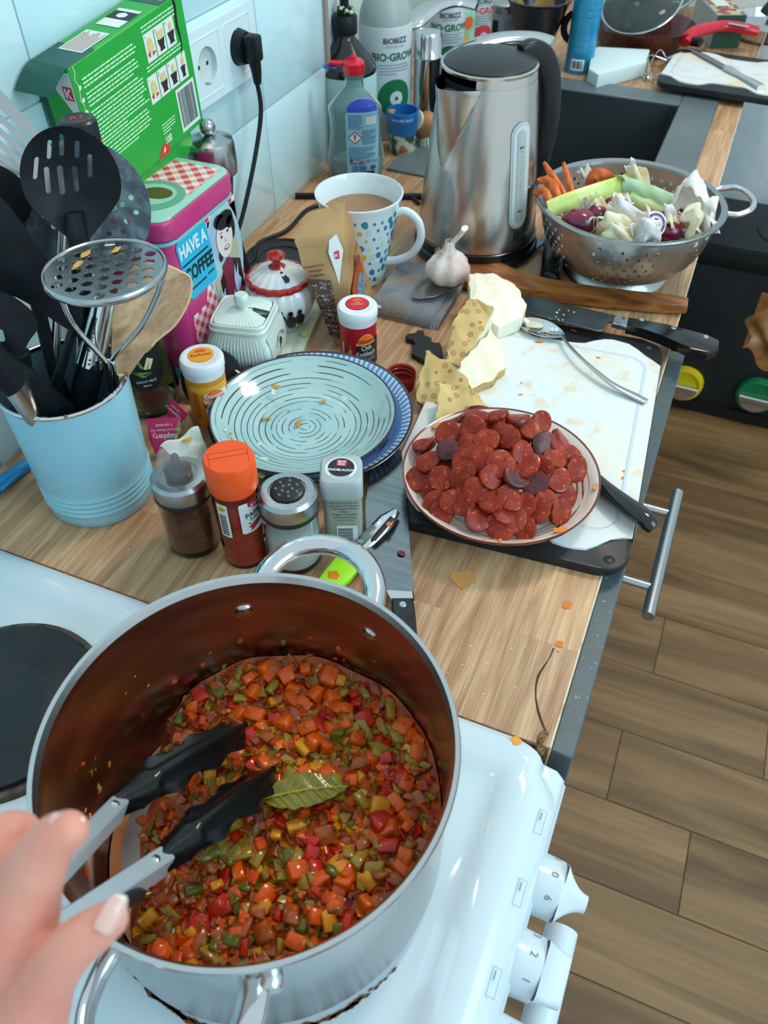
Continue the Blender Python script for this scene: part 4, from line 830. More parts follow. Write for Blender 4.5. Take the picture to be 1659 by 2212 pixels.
# ground spice jar with a clear dome
def shaker(name, label, c, dome, fill, fillmat, flabel):
    t = thing(name, label, 'spice jar', (c[0], c[1], 0)); r = .0245
    obj('glass_jar', lathe([(0, .0), (r * .9, 0), (r, .004), (r, .066), (r * .94, .0665), (r * .92, .066), (r * .92, .008), (r * .85, .006), (0, .006)], 56), GLS, t)
    obj('contents', lathe([(0, .0068), (r * .84, .0068), (r * .905, .009), (r * .905, fill), (r * .5, fill + .003), (0, fill + .001)], 48), fillmat, t, label=flabel)
    obj('gasket', lathe([(r + .0005, .0645), (r + .0014, .066), (r + .0014, .069), (r - .001, .070), (r - .001, .064), (r + .0005, .0645)], 48), BLK, t)
    ld = obj('lid', lathe([(r - .002, .069), (r + .0006, .069), (r + .0012, .071), (r + .001, .084), (r - .002, .0868), (.0165, .0872), (.0160, .0862), (0, .0862)], 56), LID, t)
    if dome:
        obj('dome', lathe([(.0178, .0872), (.0172, .089), (.0165, .103), (.0150, .1105), (.011, .1165), (.005, .1195), (0, .120), (0, .1190), (.0047, .1185), (.0102, .1157), (.0141, .1100), (.0156, .1028), (.0164, .0885), (.0178, .0872)], 40), M('dome_plastic', 'e8eef4', .03, alpha=.07, coat=.3), t)
        g = obj('grinder', lathe([(0, .088), (.0115, .088), (.0118, .093), (.008, .096), (.0048, .100), (.0035, .108), (.002, .110), (0, .110)], 24), M('grinder_dark', '241d1e', .4, col2='3a3032', scale=200), t)
    else:
        g = obj('sprinkle_top', lathe([(0, .0895), (.0125, .0893), (.0145, .0882), (.0152, .0862)], 40), M('sprinkle_black', '16181b', .35, bump=.4, bscale=300), t)
        for i, (a, q) in enumerate([(k * 72 + 20, .0045) for k in range(5)] + [(k * 51, .0095) for k in range(7)]):
            obj('hole', lathe([(0, .0001), (.0011, .0001), (.0014, .0004), (.0016, 0)], 12), M('hole_grey', '6f7476', .4, .6), g, loc=(q * math.cos(math.radians(a)), q * math.sin(math.radians(a)), .0894))
        b = bmesh.new(); rr = random.Random(3)
        for i in range(150): a = rr.uniform(0, 6.28); q = rr.uniform(.0155, .0205); ball(rr.uniform(.0002, .0004), (q * math.cos(a), q * math.sin(a), .0872), sub=1, bm=b)
        o = obj('salt_grains', b, CRUMB, ld); o['kind'] = 'stuff'
    return t
shaker('spice_grinder', 'jar of reddish-brown spice with steel lid and clear dome, leftmost of the jars', (.2385, .4005), 1, .047, M('cumin_powder', '8a4f34', .9, col2='6e3322', scale=260, bump=.6, bscale=600), 'coarse reddish-brown spice')
shaker('salt_shaker', 'glass salt shaker with steel lid and black perforated top behind the pot handle', (.3345, .4185), 0, .045, M('salt', 'e2e4e4', .8, bump=.3, bscale=500), 'white salt')
# paprika jar
px_, py_ = .2905, .4050; t = thing('paprika_jar', 'clear jar of red paprika powder with a bright orange flip lid in the front row', 'spice jar', (px_, py_, 0)); r = .0203
obj('jar', lathe([(0, 0), (r * .92, 0), (r, .003), (r, .030), (r * .985, .031), (r, .032), (r, .088), (r * .9, .094), (r * .88, .094), (r * .93, .087), (r * .93, .004), (0, .003)], 56), glass('jar_plastic', 'f3e6e2', .04, 1.2), t)
obj('contents', lathe([(0, .0035), (r * .92, .0045), (r * .92, .080), (0, .079)], 48), M('paprika_powder', 'b8452c', .9, col2='a53a24', scale=120, bump=.4, bscale=500), t, label='brick-red paprika powder')
ORG = M('orange_plastic', 'f4561c', .38, sss=0)
lo = obj('flip_lid', lathe([(r + .0004, .090), (r + .0012, .092), (r + .0012, .1195), (r - .0006, .1225), (0, .1225)], 56), ORG, t, label='bright orange lid')
ang = toward(px_, py_); A_ = math.radians(ang); mp = plane((0, 0, .1226), (-math.sin(A_), math.cos(A_), 0), (-math.cos(A_), -math.sin(A_), 0)); DO = M('lid_seam', 'c23c0e', .5)
decal('lid_seam', [R4(-.0165, -.0008, .033, .0006), R4(-.0165, .0055, .033, .0005), R4(-.0163, -.0125, .0005, .018), R4(.0158, -.0125, .0005, .018)], DO, mp, lo, .0001)
mc = cyl(r + .0001, ang); LABW = M('label_white', 'd9dfe2', .4)
decal('label', [[(.0015 + a, b_) for a, b_ in rrect(.030, .036, .002, 3, .0135, .066)]], LABW, mc, t, .0003, .003)
decal('label_tab', [[(.008, .0842), (.024, .0842), (.024, .078), (.019, .0745), (.012, .0765), (.0085, .079)]], M('crimson_print', 'a3203a', .4), mc, t, .0005, .003)
text('Kania', .0062, WHT, mc, t, .0165, .0795, cell=.002, h=.0007, rot=6, shear=.3); text('PAPRIKA', .0072, BLK, mc, t, .0045, .0685, 'LEFT', cell=.002, h=.0007, rot=4, sx=.95, bold=.01); text('EDELSÜSS', .0042, BLK, mc, t, .0085, .0635, 'LEFT', cell=.002, h=.0007, rot=4)
decal('chilli_print', [[(.006, .055), (.012, .0592), (.020, .060), (.024, .057), (.017, .0545), (.010, .0505), (.0075, .0500), (.009, .053)], [(.010, .056), (.006, .0602), (.0075, .0605)]], M('crimson_print', 'a3203a'), mc, t, .0005, .003)
decal('barcode_label', [[(-.020 + a, b_) for a, b_ in rrect(.0105, .040, .001, 2, .0053, .064)]], LABW, mc, t, .0003, .003)
decal('barcode', [R4(-.0185, .0465 + .00115 * k, .0068, .0004 + .0005 * ((k * 7) % 3 == 0)) for k in range(22)], BLK, mc, t, .0005, .003)
decal('barcode_mark', [circ(-.0148, .0785, .0036)], M('yellow_print', 'e8c22a', .4), mc, t, .0005, .003); text('fein', .0035, BLK, mc, t, -.0148, .0785, cell=.002, h=.0007)
# square garlic-powder box
t = thing('garlic_powder_box', 'square frosted plastic spice box lettered KNOBLAUCH on a round black label', 'spice jar', (.3655, .4600, 0), 24)
FRO = M('frosted_plastic', 'c9d2d2', .35, trans=.55, ior=1.15, col2='b9c4c2', scale=15)
def sq(zs, n=7): 
    b = bmesh.new(); rows = [[b.verts.new((p[0], p[1], z)) for p in rrect(w, w, rr, 5)] for w, rr, z in zs]
    for A, B in zip(rows, rows[1:]):
        for i in range(len(A)): b.faces.new((A[i], A[(i + 1) % len(A)], B[(i + 1) % len(A)], B[i]))
    b.faces.new(rows[0][::-1]); b.faces.new(rows[-1]); return b
obj('box_body', sq([(.0325, .005, 0), (.0345, .006, .002), (.0345, .006, .066)]), FRO, t); obj('contents', sq([(.031, .005, .003), (.031, .005, .052)]), M('garlic_powder', 'c8bd9c', .9), t, label='pale garlic powder')
cp = obj('cap', sq([(.0365, .006, .066), (.0375, .006, .067), (.0375, .007, .082), (.0355, .007, .0865), (.033, .006, .0875)]), M('frosted_cap', 'c6d2d4', .3, trans=.25, ior=1.2), t, label='frosted cap')
mp = plane((0, 0, .0877), (1, -.1, 0), (.1, 1, 0)); decal('round_label', [circ(0, 0, .0142)], LABW, mp, cp, .0001); decal('round_label_black', [circ(0, .001, .0116)], BLK, mp, cp, .0003)
decal('red_logo', [rrect(.009, .0075, .0012, 2, 0, .0062)], RED, mp, cp, .0005); text('REWE', .0028, WHT, mp, cp, 0, .0082, h=.0007, bold=.03); text('BESTE', .0022, WHT, mp, cp, 0, .0058, h=.0007, bold=.03); text('WAHL', .0022, WHT, mp, cp, 0, .0038, h=.0007, bold=.03)
text('KNOBLAUCH', .0040, WHT, mp, cp, 0, -.0028, h=.0007, bold=.03, sx=.92); text('ZUM ÖFFNEN DREHEN', .0018, BLK, mp, cp, 0, -.0126, h=.0004, arc=-.0128)
mf = plane((0, -.01727, 0), (1, 0, 0), (0, 0, 1)); random.seed(4)
for i, s_ in enumerate(['The Spice Factory S.A.', '20, avenue de l\'Industrie', '1420 Braine-l\'Alleud', 'Belgien', 'Fragen zum Produkt', 'Qualitätssicherung', 'www.rewe.de']): text(s_, .0027, BLK, mf, t, .002, .062 - i * .0036, h=.0003, bold=.01 * (i == 4))
decal('barcode_label', [R4(-.006, .005, .019, .028)], LABW, mf, t, .0003); decal('barcode', [R4(-.005, .007 + .0013 * k, .0135, .0006 + .0003 * (k % 3 == 0)) for k in range(18)], BLK, mf, t, .0005)
# round spice tins
def tin(name, label, c, h, bodymat, toptxt, topcol, rot, front):
    r = .0212; t = thing(name, label, 'spice jar', (c[0], c[1], 0)); a = toward(*c) + rot; hb = h - .019
    obj('can_body', lathe([(0, 0), (r - .001, 0), (r, .001), (r, hb), (0, hb)], 56), bodymat, t)
    cp = obj('cap', lathe([(0, hb), (r + .0004, hb), (r + .0008, hb + .001), (r + .0008, hb + .006), (r + .0018, hb + .008), (r + .0018, h - .003), (r, h - .0005), (r * .9, h), (r * .8, h - .0006), (0, h - .0006)], 56), M('white_cap', 'e4e9ee', .35), t, label='white plastic cap')
    A = math.radians(a); mp = plane((0, 0, h - .0005), (-math.sin(A), math.cos(A), 0), (-math.cos(A), -math.sin(A), 0)); mp0 = mp
    decal('sticker_edge', [circ(0, .002, .0135)], BLK if topcol == 'd0202e' else M('sticker_' + topcol, topcol, .4), mp, cp, .0001); decal('round_sticker', [circ(0, .002, .0127)], M('sticker_' + topcol, topcol, .4), mp, cp, .0003)
    decal('brand_arch', [[(x * .0062, .0062 + y * .0062) for x, y in circ(0, 0, 1, 20)[:11]]], M('arch_orange', 'f2701c', .4), mp, cp, .0005)
    text('Ostmann', .0026, M('arch_dark', '5a1a10', .5), mp, cp, 0, .0080, h=.0007)
    for i, s_ in enumerate(toptxt): text(s_, .0056 if len(toptxt) == 1 else .0032, BLK if topcol != 'd0202e' else WHT, mp, cp, 0, .0035 - i * .0034 - (.002 if len(toptxt) == 1 else 0), h=.0007)
    decal('lid_seam', [R4(-.0135, -.0165, .0003, .010), R4(.0132, -.0165, .0003, .010)], M('cap_seam', 'aeb6bc', .5), mp, cp, .0001)
    front(t, cyl(r + .0001, a), hb); return t
def arch(t, mc, x, z, w, h_):
    up = [(x - w + 2 * w * i / 16, z + h_ * math.sin(math.pi * i / 16) ** .7) for i in range(17)]; sc = lambda p, k: (x + (p[0] - x) * k, z + .001 + (p[1] - z) * k)
    decal('arch_border', [[(p[0], p[1] - .0008) for p in [(x - w - .0008, z - .0002)] + [(x + (p[0] - x) * 1.09, z + (p[1] - z) * 1.12) for p in up] + [(x + w + .0008, z - .0002)]]], M('arch_cream', 'f4c89a', .4), mc, t, .0007, .0025)
    decal('brand_arch', [up], M('arch_orange', 'f2701c'), mc, t, .0009, .0025)
def chili(t, mc, hb):
    decal('black_panel', [[(-.003, .0), (.030, .0), (.030, .036), (-.003, .036)]], BLK, mc, t, .0004, .0025); arch(t, mc, .0090, .0325, .0110, .0125); text('Ostmann', .0064, M('arch_dark', '5a1a10'), mc, t, .0090, .0365, h=.0012, cell=.002, bold=.01, sx=.84)
    text('Chili-', .0090, WHT, mc, t, .010, .0270, h=.0007, cell=.002, sx=.72); text('Knoblauch', .0090, WHT, mc, t, .0090, .0190, h=.0007, cell=.002, sx=.62); decal('rule_lines', [R4(.004, .0135, .017, .0003)], WHT, mc, t, .0007, .0025); text('Gewürzzubereitung', .0030, WHT, mc, t, .0118, .0105, h=.0007, cell=.002, sx=.75)
    decal('carrot_print', [[(-.014, .010), (-.0125, .022), (-.010, .026), (-.0075, .024), (-.0085, .016)]], M('carrot_print', 'e08a2c', .4), mc, t, .0004, .0025); decal('leaf_print', [[(-.010, .026), (-.013, .031), (-.0105, .0300), (-.0085, .032), (-.0085, .026)]], M('leaf_print', '3f7a2c', .4), mc, t, .0005, .0025)
    decal('side_print', [R4(-.0215 + .0012 * k, .006, .0007, .026) for k in range(3)], WHT, mc, t, .0004, .0025)
tin('spice_tin', 'red and black chilli-garlic spice tin with a white cap beside the lentil bag', (.263, .7245), .0725, M('red_can', 'b01828', .35), ['Chili', 'Knoblauch'], 'd0202e', 0, chili)
def kurk(t, mc, hb):
    decal('white_panel', [rrect(.028, .046, .004, 3, .0085, .024)], LABW, mc, t, .0004, .0025); decal('gold_band', [R4(-.020, .046, .044, .009)], M('gold_print', 'e0aa2c', .4), mc, t, .0003, .0025)
    arch(t, mc, .0060, .0385, .0115, .0125); text('Ostmann', .0068, WHT, mc, t, .0060, .0430, h=.0012, cell=.002, bold=.02, sx=.82); text('Kurkuma', .0098, BLK, mc, t, .0065, .0300, h=.0007, cell=.002, bold=.02, sx=.72); text('gemahlen', .0042, BLK, mc, t, .0105, .0235, h=.0007, cell=.002, sx=.8)
    decal('side_text', lines(-.018, .047, .007, 16, .0022, .0008), M('brown_print', '7a4a12', .5), mc, t, .0004, .0025)
tin('spice_tin', 'yellow-orange turmeric spice tin with a white cap behind the turquoise plate', (.1585, .5650), .0800, M('yellow_can', 'd98a1e', .35, col2='d8641a', scale=9, stretch=(.3, .3, 3)), ['Kurkuma'], 'f0a024', 0, kurk)
# utensil pot ------------------------------------------------------
U = (.117, .4215); BL = M('pale_blue_enamel', '8ec4d6', .34, col2='98ccda', scale=10, coat=.15)
up = thing('utensil_pot', 'pale blue enamelled metal pot with ribbed base holding the kitchen utensils', 'utensil holder', (U[0], U[1], 0))
pr = [(0, 0), (.049, 0), (.0506, .002), (.0512, .010)]
for k in range(4): z = .014 + .0062 * k; pr += [(.0514 + .0001 * k, z), (.0528 + .0001 * k, z + .003), (.0514 + .0001 * k, z + .0058)]
pr += [(.0525, .045), (.0543, .100), (.0556, .139)]
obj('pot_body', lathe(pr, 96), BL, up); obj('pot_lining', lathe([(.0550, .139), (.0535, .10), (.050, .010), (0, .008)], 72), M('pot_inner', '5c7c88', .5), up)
obj('steel_rim', lathe([(.0552, .1375), (.0566, .138), (.0574, .1400), (.0566, .1420), (.0552, .1418), (.0545, .1395), (.0552, .1375)], 96), CHROME, up)
UB = Vector((U[0], U[1], .02))
def inpot(px, py, d, frac=.55, off=(0, 0)):       # where a shaft from that point runs down to inside the pot
    p = atd(px, py, d); return Vector((U[0] + off[0], U[1] + off[1], .018))
SLOT = lambda x, y, w, h_, s=.25: [(x + (a) + s * b_, y + b_) for a, b_ in rrect(w, h_, w * .48, 4)]
sp_ = thing('slotted_spoon', 'black nylon slotted spoon standing highest in the pale blue utensil pot', 'kitchen utensil')
base = camf(152, 400, .640, .1, -.15)
dish = lambda x, y, h=0: base(x, y, h + .012 * (((x - 152) / 98) ** 2 + ((y - 395) / 112) ** 2) - .012)
oc = []
for i in range(48):
    a = 2 * math.pi * i / 48; x = 156 + 102 * math.cos(a); y = 392 + 108 * math.sin(a)
    if math.sin(a) > .35: k_ = (math.sin(a) - .35) / .65; x = 156 + (102 * math.cos(a)) * (1 - .62 * k_ ** 1.3) - 4 * k_; y += 26 * k_
    oc.append((x, y))
hol = [SLOT(90, 365, 9, 44, -.28), SLOT(124, 330, 9, 38, -.22), SLOT(150, 322, 10, 44, -.15), SLOT(180, 332, 10, 36, -.15), SLOT(201, 366, 10, 48, -.12), SLOT(109, 391, 11, 54, -.1), SLOT(137, 393, 12, 60, -.08), SLOT(167, 393, 11, 54, -.06)]
flat('spoon_head', oc, hol, dish, .0025, NYLON, sp_); obj('handle', tube([base(150, 455, .001), base(150, 525, .001), Vector((U[0] + .012, U[1] + .014, .12)), Vector((U[0] + .012, U[1] + .005, .02))], [.0085, .0105, .0065, .006], 14, flat=(1.1, .6)), NYLON, sp_)
st_ = thing('skimmer', 'dark speckled round skimmer with many small holes behind the slotted spoon', 'kitchen utensil'); sf = camf(185, 450, .70, .05, .0); rs2 = random.Random(6)
hs = [];
for (x, y) in [(213, 410), (197, 421), (227, 421), (208, 438), (240, 444), (222, 452), (189, 448), (203, 460), (173, 461), (195, 475), (218, 478), (183, 484), (167, 492), (150, 478), (60, 440), (77, 466), (94, 488), (110, 510), (128, 520), (235, 400), (215, 385), (190, 395), (170, 430), (150, 440), (130, 460), (110, 450), (90, 420), (246, 478), (236, 500), (205, 505), (260, 430), (268, 460)]: hs.append(circ(x + 22, y - 2, 6.0, 10))
flat('skimmer_disc', circ(185, 450, 137, 64), hs, sf, .0018, M('speckled_steel', '39444e', .5, .2, col2='77848e', scale=70, thr=(.45, .8), bump=.3, bscale=200), st_)
obj('handle', tube([sf(185, 580, -.002), Vector((U[0] - .01, U[1] + .03, .13)), Vector((U[0], U[1] + .02, .02))], .004, 10), STEEL, st_)
# potato masher, disc on top
ma = thing('potato_masher', 'steel potato masher with a round perforated disc standing upside down in the pot', 'kitchen utensil'); MC = Vector((.1895, .4320, .2555)); mr = .0452
mm = lambda x, y, h=0: MC + Vector((x, y, h)); hh = [circ(.0126 * (i + .5 * (j % 2)), .0109 * j, .0045, 12) for j in range(-3, 4) for i in range(-4, 4) if math.hypot(.0126 * (i + .5 * (j % 2)), .0109 * j) < .0385]
flat('perforated_disc', circ(0, 0, mr, 64), hh, mm, .0012, M('masher_disc', '8f9496', .3, 1., bump=.1, bscale=200), ma); obj('disc_rim', tube([mm(mr * math.cos(a / 10), mr * math.sin(a / 10), -.0015) for a in range(63)], 1, 10, flat=(.0017, .0030), up=(0, 0, 1), closed=True), STEEL, ma)
J = atd(238, 788, .697); Jb = Vector((U[0] + .020, U[1] + .018, .03)); rgt = Vector((RC[0][0], RC[0][1], 0)).normalized()
for s_ in (-1, 1): obj('wire', tube(smooth_path([MC + rgt * (.041 * s_) - Vector((0, 0, .002)), MC + rgt * (.040 * s_) - Vector((0, 0, .014)), MC.lerp(J, .55) + rgt * (.028 * s_), J + rgt * (.004 * s_) + Vector((0, 0, .006)), J + rgt * (.0026 * s_) - Vector((0, 0, .008)), Jb + rgt * (.0026 * s_)], 6), .0024, 12), CHROME, ma)
rg = random.Random(9); DP = M('dried_potato', 'c49a52', .6)
for a, b_ in ((-.026, .012), (-.008, .026), (-.022, -.004)): obj('dried_scrap', ball(.0035, (a, b_, .001), (.7, 1.5, .35), 2, jit=.35), DP, ma, loc=MC)
# steel slotted turner, top left
tu = thing('steel_turner', 'steel slotted turner with long tines at the upper left of the utensil pot', 'kitchen utensil'); tf = camf(60, 330, .668, -.2, .1)
tine = lambda x0, y0, x1, y1, w: [(x0 - w * .62, y0 + w * .78), (x1 - w * .62, y1 + w * .78), (x1 + w * .62, y1 - w * .78), (x0 + w * .62, y0 - w * .78)]
pl = [(-60, 150), (-45, 132), (100, 302), (118, 330), (150, 420), (105, 440), (62, 396), (-110, 260)]
flat('turner_blade', pl, [tine(-60 - 13 * k, 176 + 17 * k, 82 - 13 * k, 318 + 15 * k, 4.2) for k in range(5)], tf, .0012, STEEL, tu); obj('handle', tube([tf(125, 420, 0), Vector((U[0] - .02, U[1] + .01, .13)), Vector((U[0] - .015, U[1], .02))], .004, 10), STEEL, tu)
# black nylon turners and ladles on the left
def nyl(name, label, poly, d, tx, ty, neck, off, w=.007, holes=(), bulge=0):
    t = thing(name, label, 'kitchen utensil'); cx = sum(p[0] for p in poly) / len(poly); cy = sum(p[1] for p in poly) / len(poly); f0 = camf(cx, cy, d, tx, ty); f = (lambda x, y, h=0: f0(x, y, h - bulge * (((x - cx) / 80) ** 2 + ((y - cy) / 80) ** 2)))
    P = smooth_path([(p[0], p[1], 0) for p in poly] + [(poly[0][0], poly[0][1], 0)], 4)[:-1]
    flat('head', [(p.x, p.y) for p in P], list(holes), f, .003, NYLON, t); obj('handle', tube([f(neck[0], neck[1], -.002), Vector((U[0] + off[0], U[1] + off[1], .135)), Vector((U[0] + off[0] * .4, U[1] + off[1] * .4, .02))], 1, 12, flat=(w, w * .62)), NYLON, t); return t
nyl('spatula', 'large flat black nylon spatula leaning left in the utensil pot', [(-60, 470), (-20, 430), (10, 424), (48, 445), (100, 560), (140, 640), (150, 690), (130, 735), (100, 715), (20, 640), (-50, 620)], .635, -.1, -.35, (128, 720), (-.004, -.006))
nyl('ladle', 'black nylon ladle whose rounded edge shows at the far left above the spatula', [(-70, 400), (-30, 366), (5, 362), (40, 385), (58, 420), (50, 470), (0, 500), (-60, 480)], .650, -.1, -.2, (20, 480), (-.02, .012), bulge=.006)
nyl('pasta_spoon', 'black nylon spoon with a cut-out drooping over the left rim of the pot', [(-60, 640), (-30, 620), (30, 640), (70, 680), (76, 715), (55, 740), (35, 765), (0, 785), (-60, 800)], .618, -.1, -.3, (30, 770), (-.020, -.022), holes=[rrect(16, 30, 7, 4, -2, 725)], bulge=.003)
t = thing('turner_handle', 'black flat handle slanting down inside the front of the utensil pot', 'kitchen utensil'); obj('handle', tube([atd(25, 790, .64), atd(90, 850, .672), atd(140, 890, .705), atd(170, 960, .76)], 1, 12, flat=(.0105, .006)), NYLON, t)
t = thing('steel_handled_tool', 'utensil with a black collar and brushed steel handle at the left edge of the pot', 'kitchen utensil'); a, b_ = atd(28, 815, .635), atd(95, 910, .70)
obj('steel_handle', tube([a, b_], 1, 20, flat=(.0135, .0095)), STEEL, t, label='brushed steel handle'); obj('collar', tube([atd(-30, 770, .610), a.lerp(b_, .06)], 1, 20, flat=(.0155, .011)), NYLON, t)
t = thing('peeler', 'shiny steel tapered tool handle with engraved letters standing under the masher disc', 'kitchen utensil'); a, b_ = atd(226, 640, .680), atd(196, 785, .712); obj('steel_handle', tube([a, a.lerp(b_, .5), b_], [.0098, .0110, .0122], 24), CHROME, t); c_ = (b_ - a).normalized(); obj('black_end', tube([b_, b_ + c_ * .07], .0118, 20), NYLON, t)
n_ = (CP - a).normalized(); n_ = (n_ - c_ * n_.dot(c_)).normalized(); w_ = n_.cross(-c_) ; mk = lambda u, v, h=0: b_ + (-c_) * u + (n_ * math.cos(v / .0108) + w_ * math.sin(v / .0108) * -1) * (.0122 - u * .025 + h); text('KRONENKR', .0052, BLK, mk, t, .016, -.004, 'LEFT', h=.0004, cell=.002, sx=1.15)
for q in ((.005, .003), (.005, -.001), (.009, .003), (.009, -.001)): obj('dimple', ball(.0012, mk(q[0], q[1], .0002), sub=1), CHROME, t)
t = thing('wooden_spatula', 'light olive-wood spatula with a pale edge standing right of the masher', 'kitchen utensil'); f = camf(330, 660, .714, .25, .0)
P = smooth_path([(p[0], p[1], 0) for p in [(352, 572), (395, 590), (416, 606), (408, 650), (375, 700), (330, 735), (295, 775), (258, 820), (238, 822), (236, 760), (255, 640), (300, 575), (352, 572)]], 4)[:-1]
flat('spatula_head', [(p.x, p.y) for p in P], [], f, .004, tex_wood('olive_wood_light', ('7a5a38', 'b08a60', 'c9a982'), 40, 10, None, rough=.5, grain=.9, var=0), t)
obj('edge_band', tube([f(a, b_, -.002) for a, b_ in [(p.x, p.y) for p in P[:22]]], .0021, 8), M('pale_wood_edge', 'cdb083', .6), t); obj('handle', tube([f(248, 800, -.002), Vector((U[0] + .01, U[1] - .002, .02))], .006, 10), M('pale_wood_edge', 'cdb083'), t)
# blue highlighter pen on the worktop
t = thing('highlighter_pen', 'bright blue felt pen lying against the wall behind the utensil pot', 'pen'); a, b_ = at(-40, 1075, .007), at(58, 1003, .007); PB = M('pen_blue', '1f8fc8', .35)
obj('barrel', tube([a, a.lerp(b_, .6), b_], [.0072, .0072, .0066], 20), PB, t); obj('pocket_clip', tube([at(0, 1058, .0145), at(45, 1016, .0145)], 1, 8, flat=(.0028, .0008), up=(0, 0, 1)), PB, t)
# tea sachets and paper scrap, black lid behind
PK = M('magenta_card', 'c8285e', .5); KR = M('kraft_inside', 'a08a62', .7)
def sachet(label, px, zs, fold, txt):
    t = thing('tea_sachet', label, 'tea bag'); P = [at(a, b_, z) for (a, b_), z in zip(px, zs)]; c = sum(P, Vector()) / len(P); n = (P[1] - P[0]).cross(P[2] - P[0]).normalized(); n = n if n.z > 0 else -n
    b = bmesh.new(); T = [b.verts.new(p) for p in P]; B = [b.verts.new(p - n * .0008) for p in P]; b.faces.new(T); b.faces.new(B[::-1])
    for i in range(len(P)): b.faces.new((T[i], B[i], B[(i + 1) % len(P)], T[(i + 1) % len(P)]))
    o = obj('card_face', b, PK, t, smooth=False)
    Q = [at(a, b_, z) for a, b_, z in fold]; b = bmesh.new(); T = [b.verts.new(p) for p in Q]; b.faces.new(T); r = bmesh.ops.extrude_face_region(b, geom=b.faces[:]); [setattr(v, 'co', v.co - Vector((.0006, -.0006, .0006))) for v in r['geom'] if isinstance(v, bmesh.types.BMVert)]; obj('card_side', b, KR, t, smooth=False)
    txt(plane(P[0], P[1] - P[0], (P[2] - P[0]) if (P[2] - P[0]).cross(n).length else P[2]), t, P, n); return t
def tx1(m_, t, P, n):
    u = (P[1] - P[0]).normalized(); v = n.cross(u); o = P[0]; mp = lambda a, b_, h=0: o + u * a + v * b_ * 1.0 + n * h; W_ = (P[1] - P[0]).length
    text('1 pyramid', .0042, WHT, mp, t, W_ * .5, -.0075, rot=180, h=.0006); text('Flavoured Green Tea', .0034, WHT, mp, t, W_ * .52, -.0125, rot=180, h=.0006); text('Raspberry', .0085, WHT, mp, t, W_ * .5, -.0195, rot=180, h=.0006, shear=.35, sx=.75, bold=.01); text('sp t', .013, WHT, mp, t, W_ * .52, -.0325, rot=180, h=.0006, sx=.8, bold=.02)
sachet('pink raspberry tea sachet card standing between blue pot and spice grinder, nearest the pot', [(316, 905), (388, 901), (375, 938), (338, 985), (322, 950)], [.040, .040, .024, .006, .02], [(388, 901, .040), (392, 935, .022), (375, 945, .02)], tx1)
def tx2(m_, t, P, n): u = (P[1] - P[0]).normalized(); v = n.cross(u); mp = lambda a, b_, h=0: P[0] + u * a + v * b_ + n * h; text('Raspberry', .005, WHT, mp, t, (P[1] - P[0]).length * .5, -.010, rot=180, h=.0008, shear=.3); text('1 pyramid', .0032, WHT, mp, t, (P[1] - P[0]).length * .5, -.005, rot=180, h=.0008)
sachet('darker magenta pointed tea sachet card leaning behind the pink one', [(366, 858), (407, 896), (391, 914), (360, 905)], [.045, .030, .020, .02], [(407, 896, .030), (425, 935, .006), (391, 952, .002), (391, 914, .020)], tx2)
t = thing('paper_scrap', 'crumpled white paper scrap with a yellow stain behind the spice grinder dome', 'paper'); A, B, C, D = at(345, 965, .038), at(428, 922, .042), at(455, 985, .010), at(400, 1010, .010)
obj('paper', sheet(lambda u, v: A.lerp(B, u).lerp(D.lerp(C, u), v) + Vector((0, 0, .003 * math.sin(u * 9 + v * 5) + .002 * math.sin(v * 14))), 14, 14, .0005), M('waxy_paper', 'dfe3d2', .6, col2='ced6c6', scale=30), t); q = A.lerp(B, .62).lerp(D.lerp(C, .62), .22); obj('yellow_stain', ball(.0042, (q.x, q.y, q.z + .0022), (1, 1.4, .15), 2, jit=.3), M('mustard_smear', 'c98a1c'), t)
t = thing('black_saucer', 'round black dish standing on edge between turmeric tin and sugar bowl', 'saucer', (.142, .600, .020)); o = obj('disc', lathe([(0, 0), (.028, .001), (.034, .004), (.035, .006), (.033, .007), (0, .005)], 48), BLACKP, t, rot=(58, 0, 25))
# rum bottle
t = thing('rum_bottle', 'clear bottle with green and black label and a black-and-red screw cap behind the utensils', 'bottle', (.083, .560, 0)); t.scale = (1, 1, 1.07); R_ = .0335
obj('glass', lathe([(0, .002), (.030, 0), (R_, .004), (R_ + .001, .02), (R_ - .004, .075), (R_ - .0045, .15), (.024, .185), (.0145, .215), (.0135, .262), (.0115, .264), (.0115, .216), (.022, .185), (R_ - .007, .15), (R_ - .0065, .075), (R_ - .002, .02), (.028, .006), (0, .008)], 56), GRN, t)
obj('liquid', lathe([(0, .009), (.027, .009), (.030, .02), (R_ - .0068, .075), (R_ - .0068, .085), (0, .085)], 48), glass('yellow_spirit', 'dfe0a8', .0, 1.25), t, label='pale yellow liquid')
obj('cap', lathe([(0, .285), (.014, .285), (.0158, .2835), (.0162, .281)] + [(.0162, .268)] + [(0, .268)], 48), M('cap_black', '141a20', .3), t, label='black ribbed cap'); obj('red_band', lathe([(.0162, .268), (.0164, .262), (.0160, .261)], 48), RED, t); obj('cream_neck', lathe([(.0160, .261), (.0156, .247), (.014, .243)], 48), M('neck_cream', 'cfae78', .5), t)
A_ = math.radians(toward(.083, .56)); mp = plane((0, 0, .2851), (-math.sin(A_), math.cos(A_), 0), (-math.cos(A_), -math.sin(A_), 0)); decal('cap_ring', [circ(0, 0, .0122)], M('ring_orange', 'a8604a', .4), mp, t, .0002); decal('cap_disc', [circ(0, 0, .0116)], M('cap_black', '141a20'), mp, t, .0004); text('RT', .010, RED, mp, t, 0, 0, h=.0006, bold=.02, shear=.2)
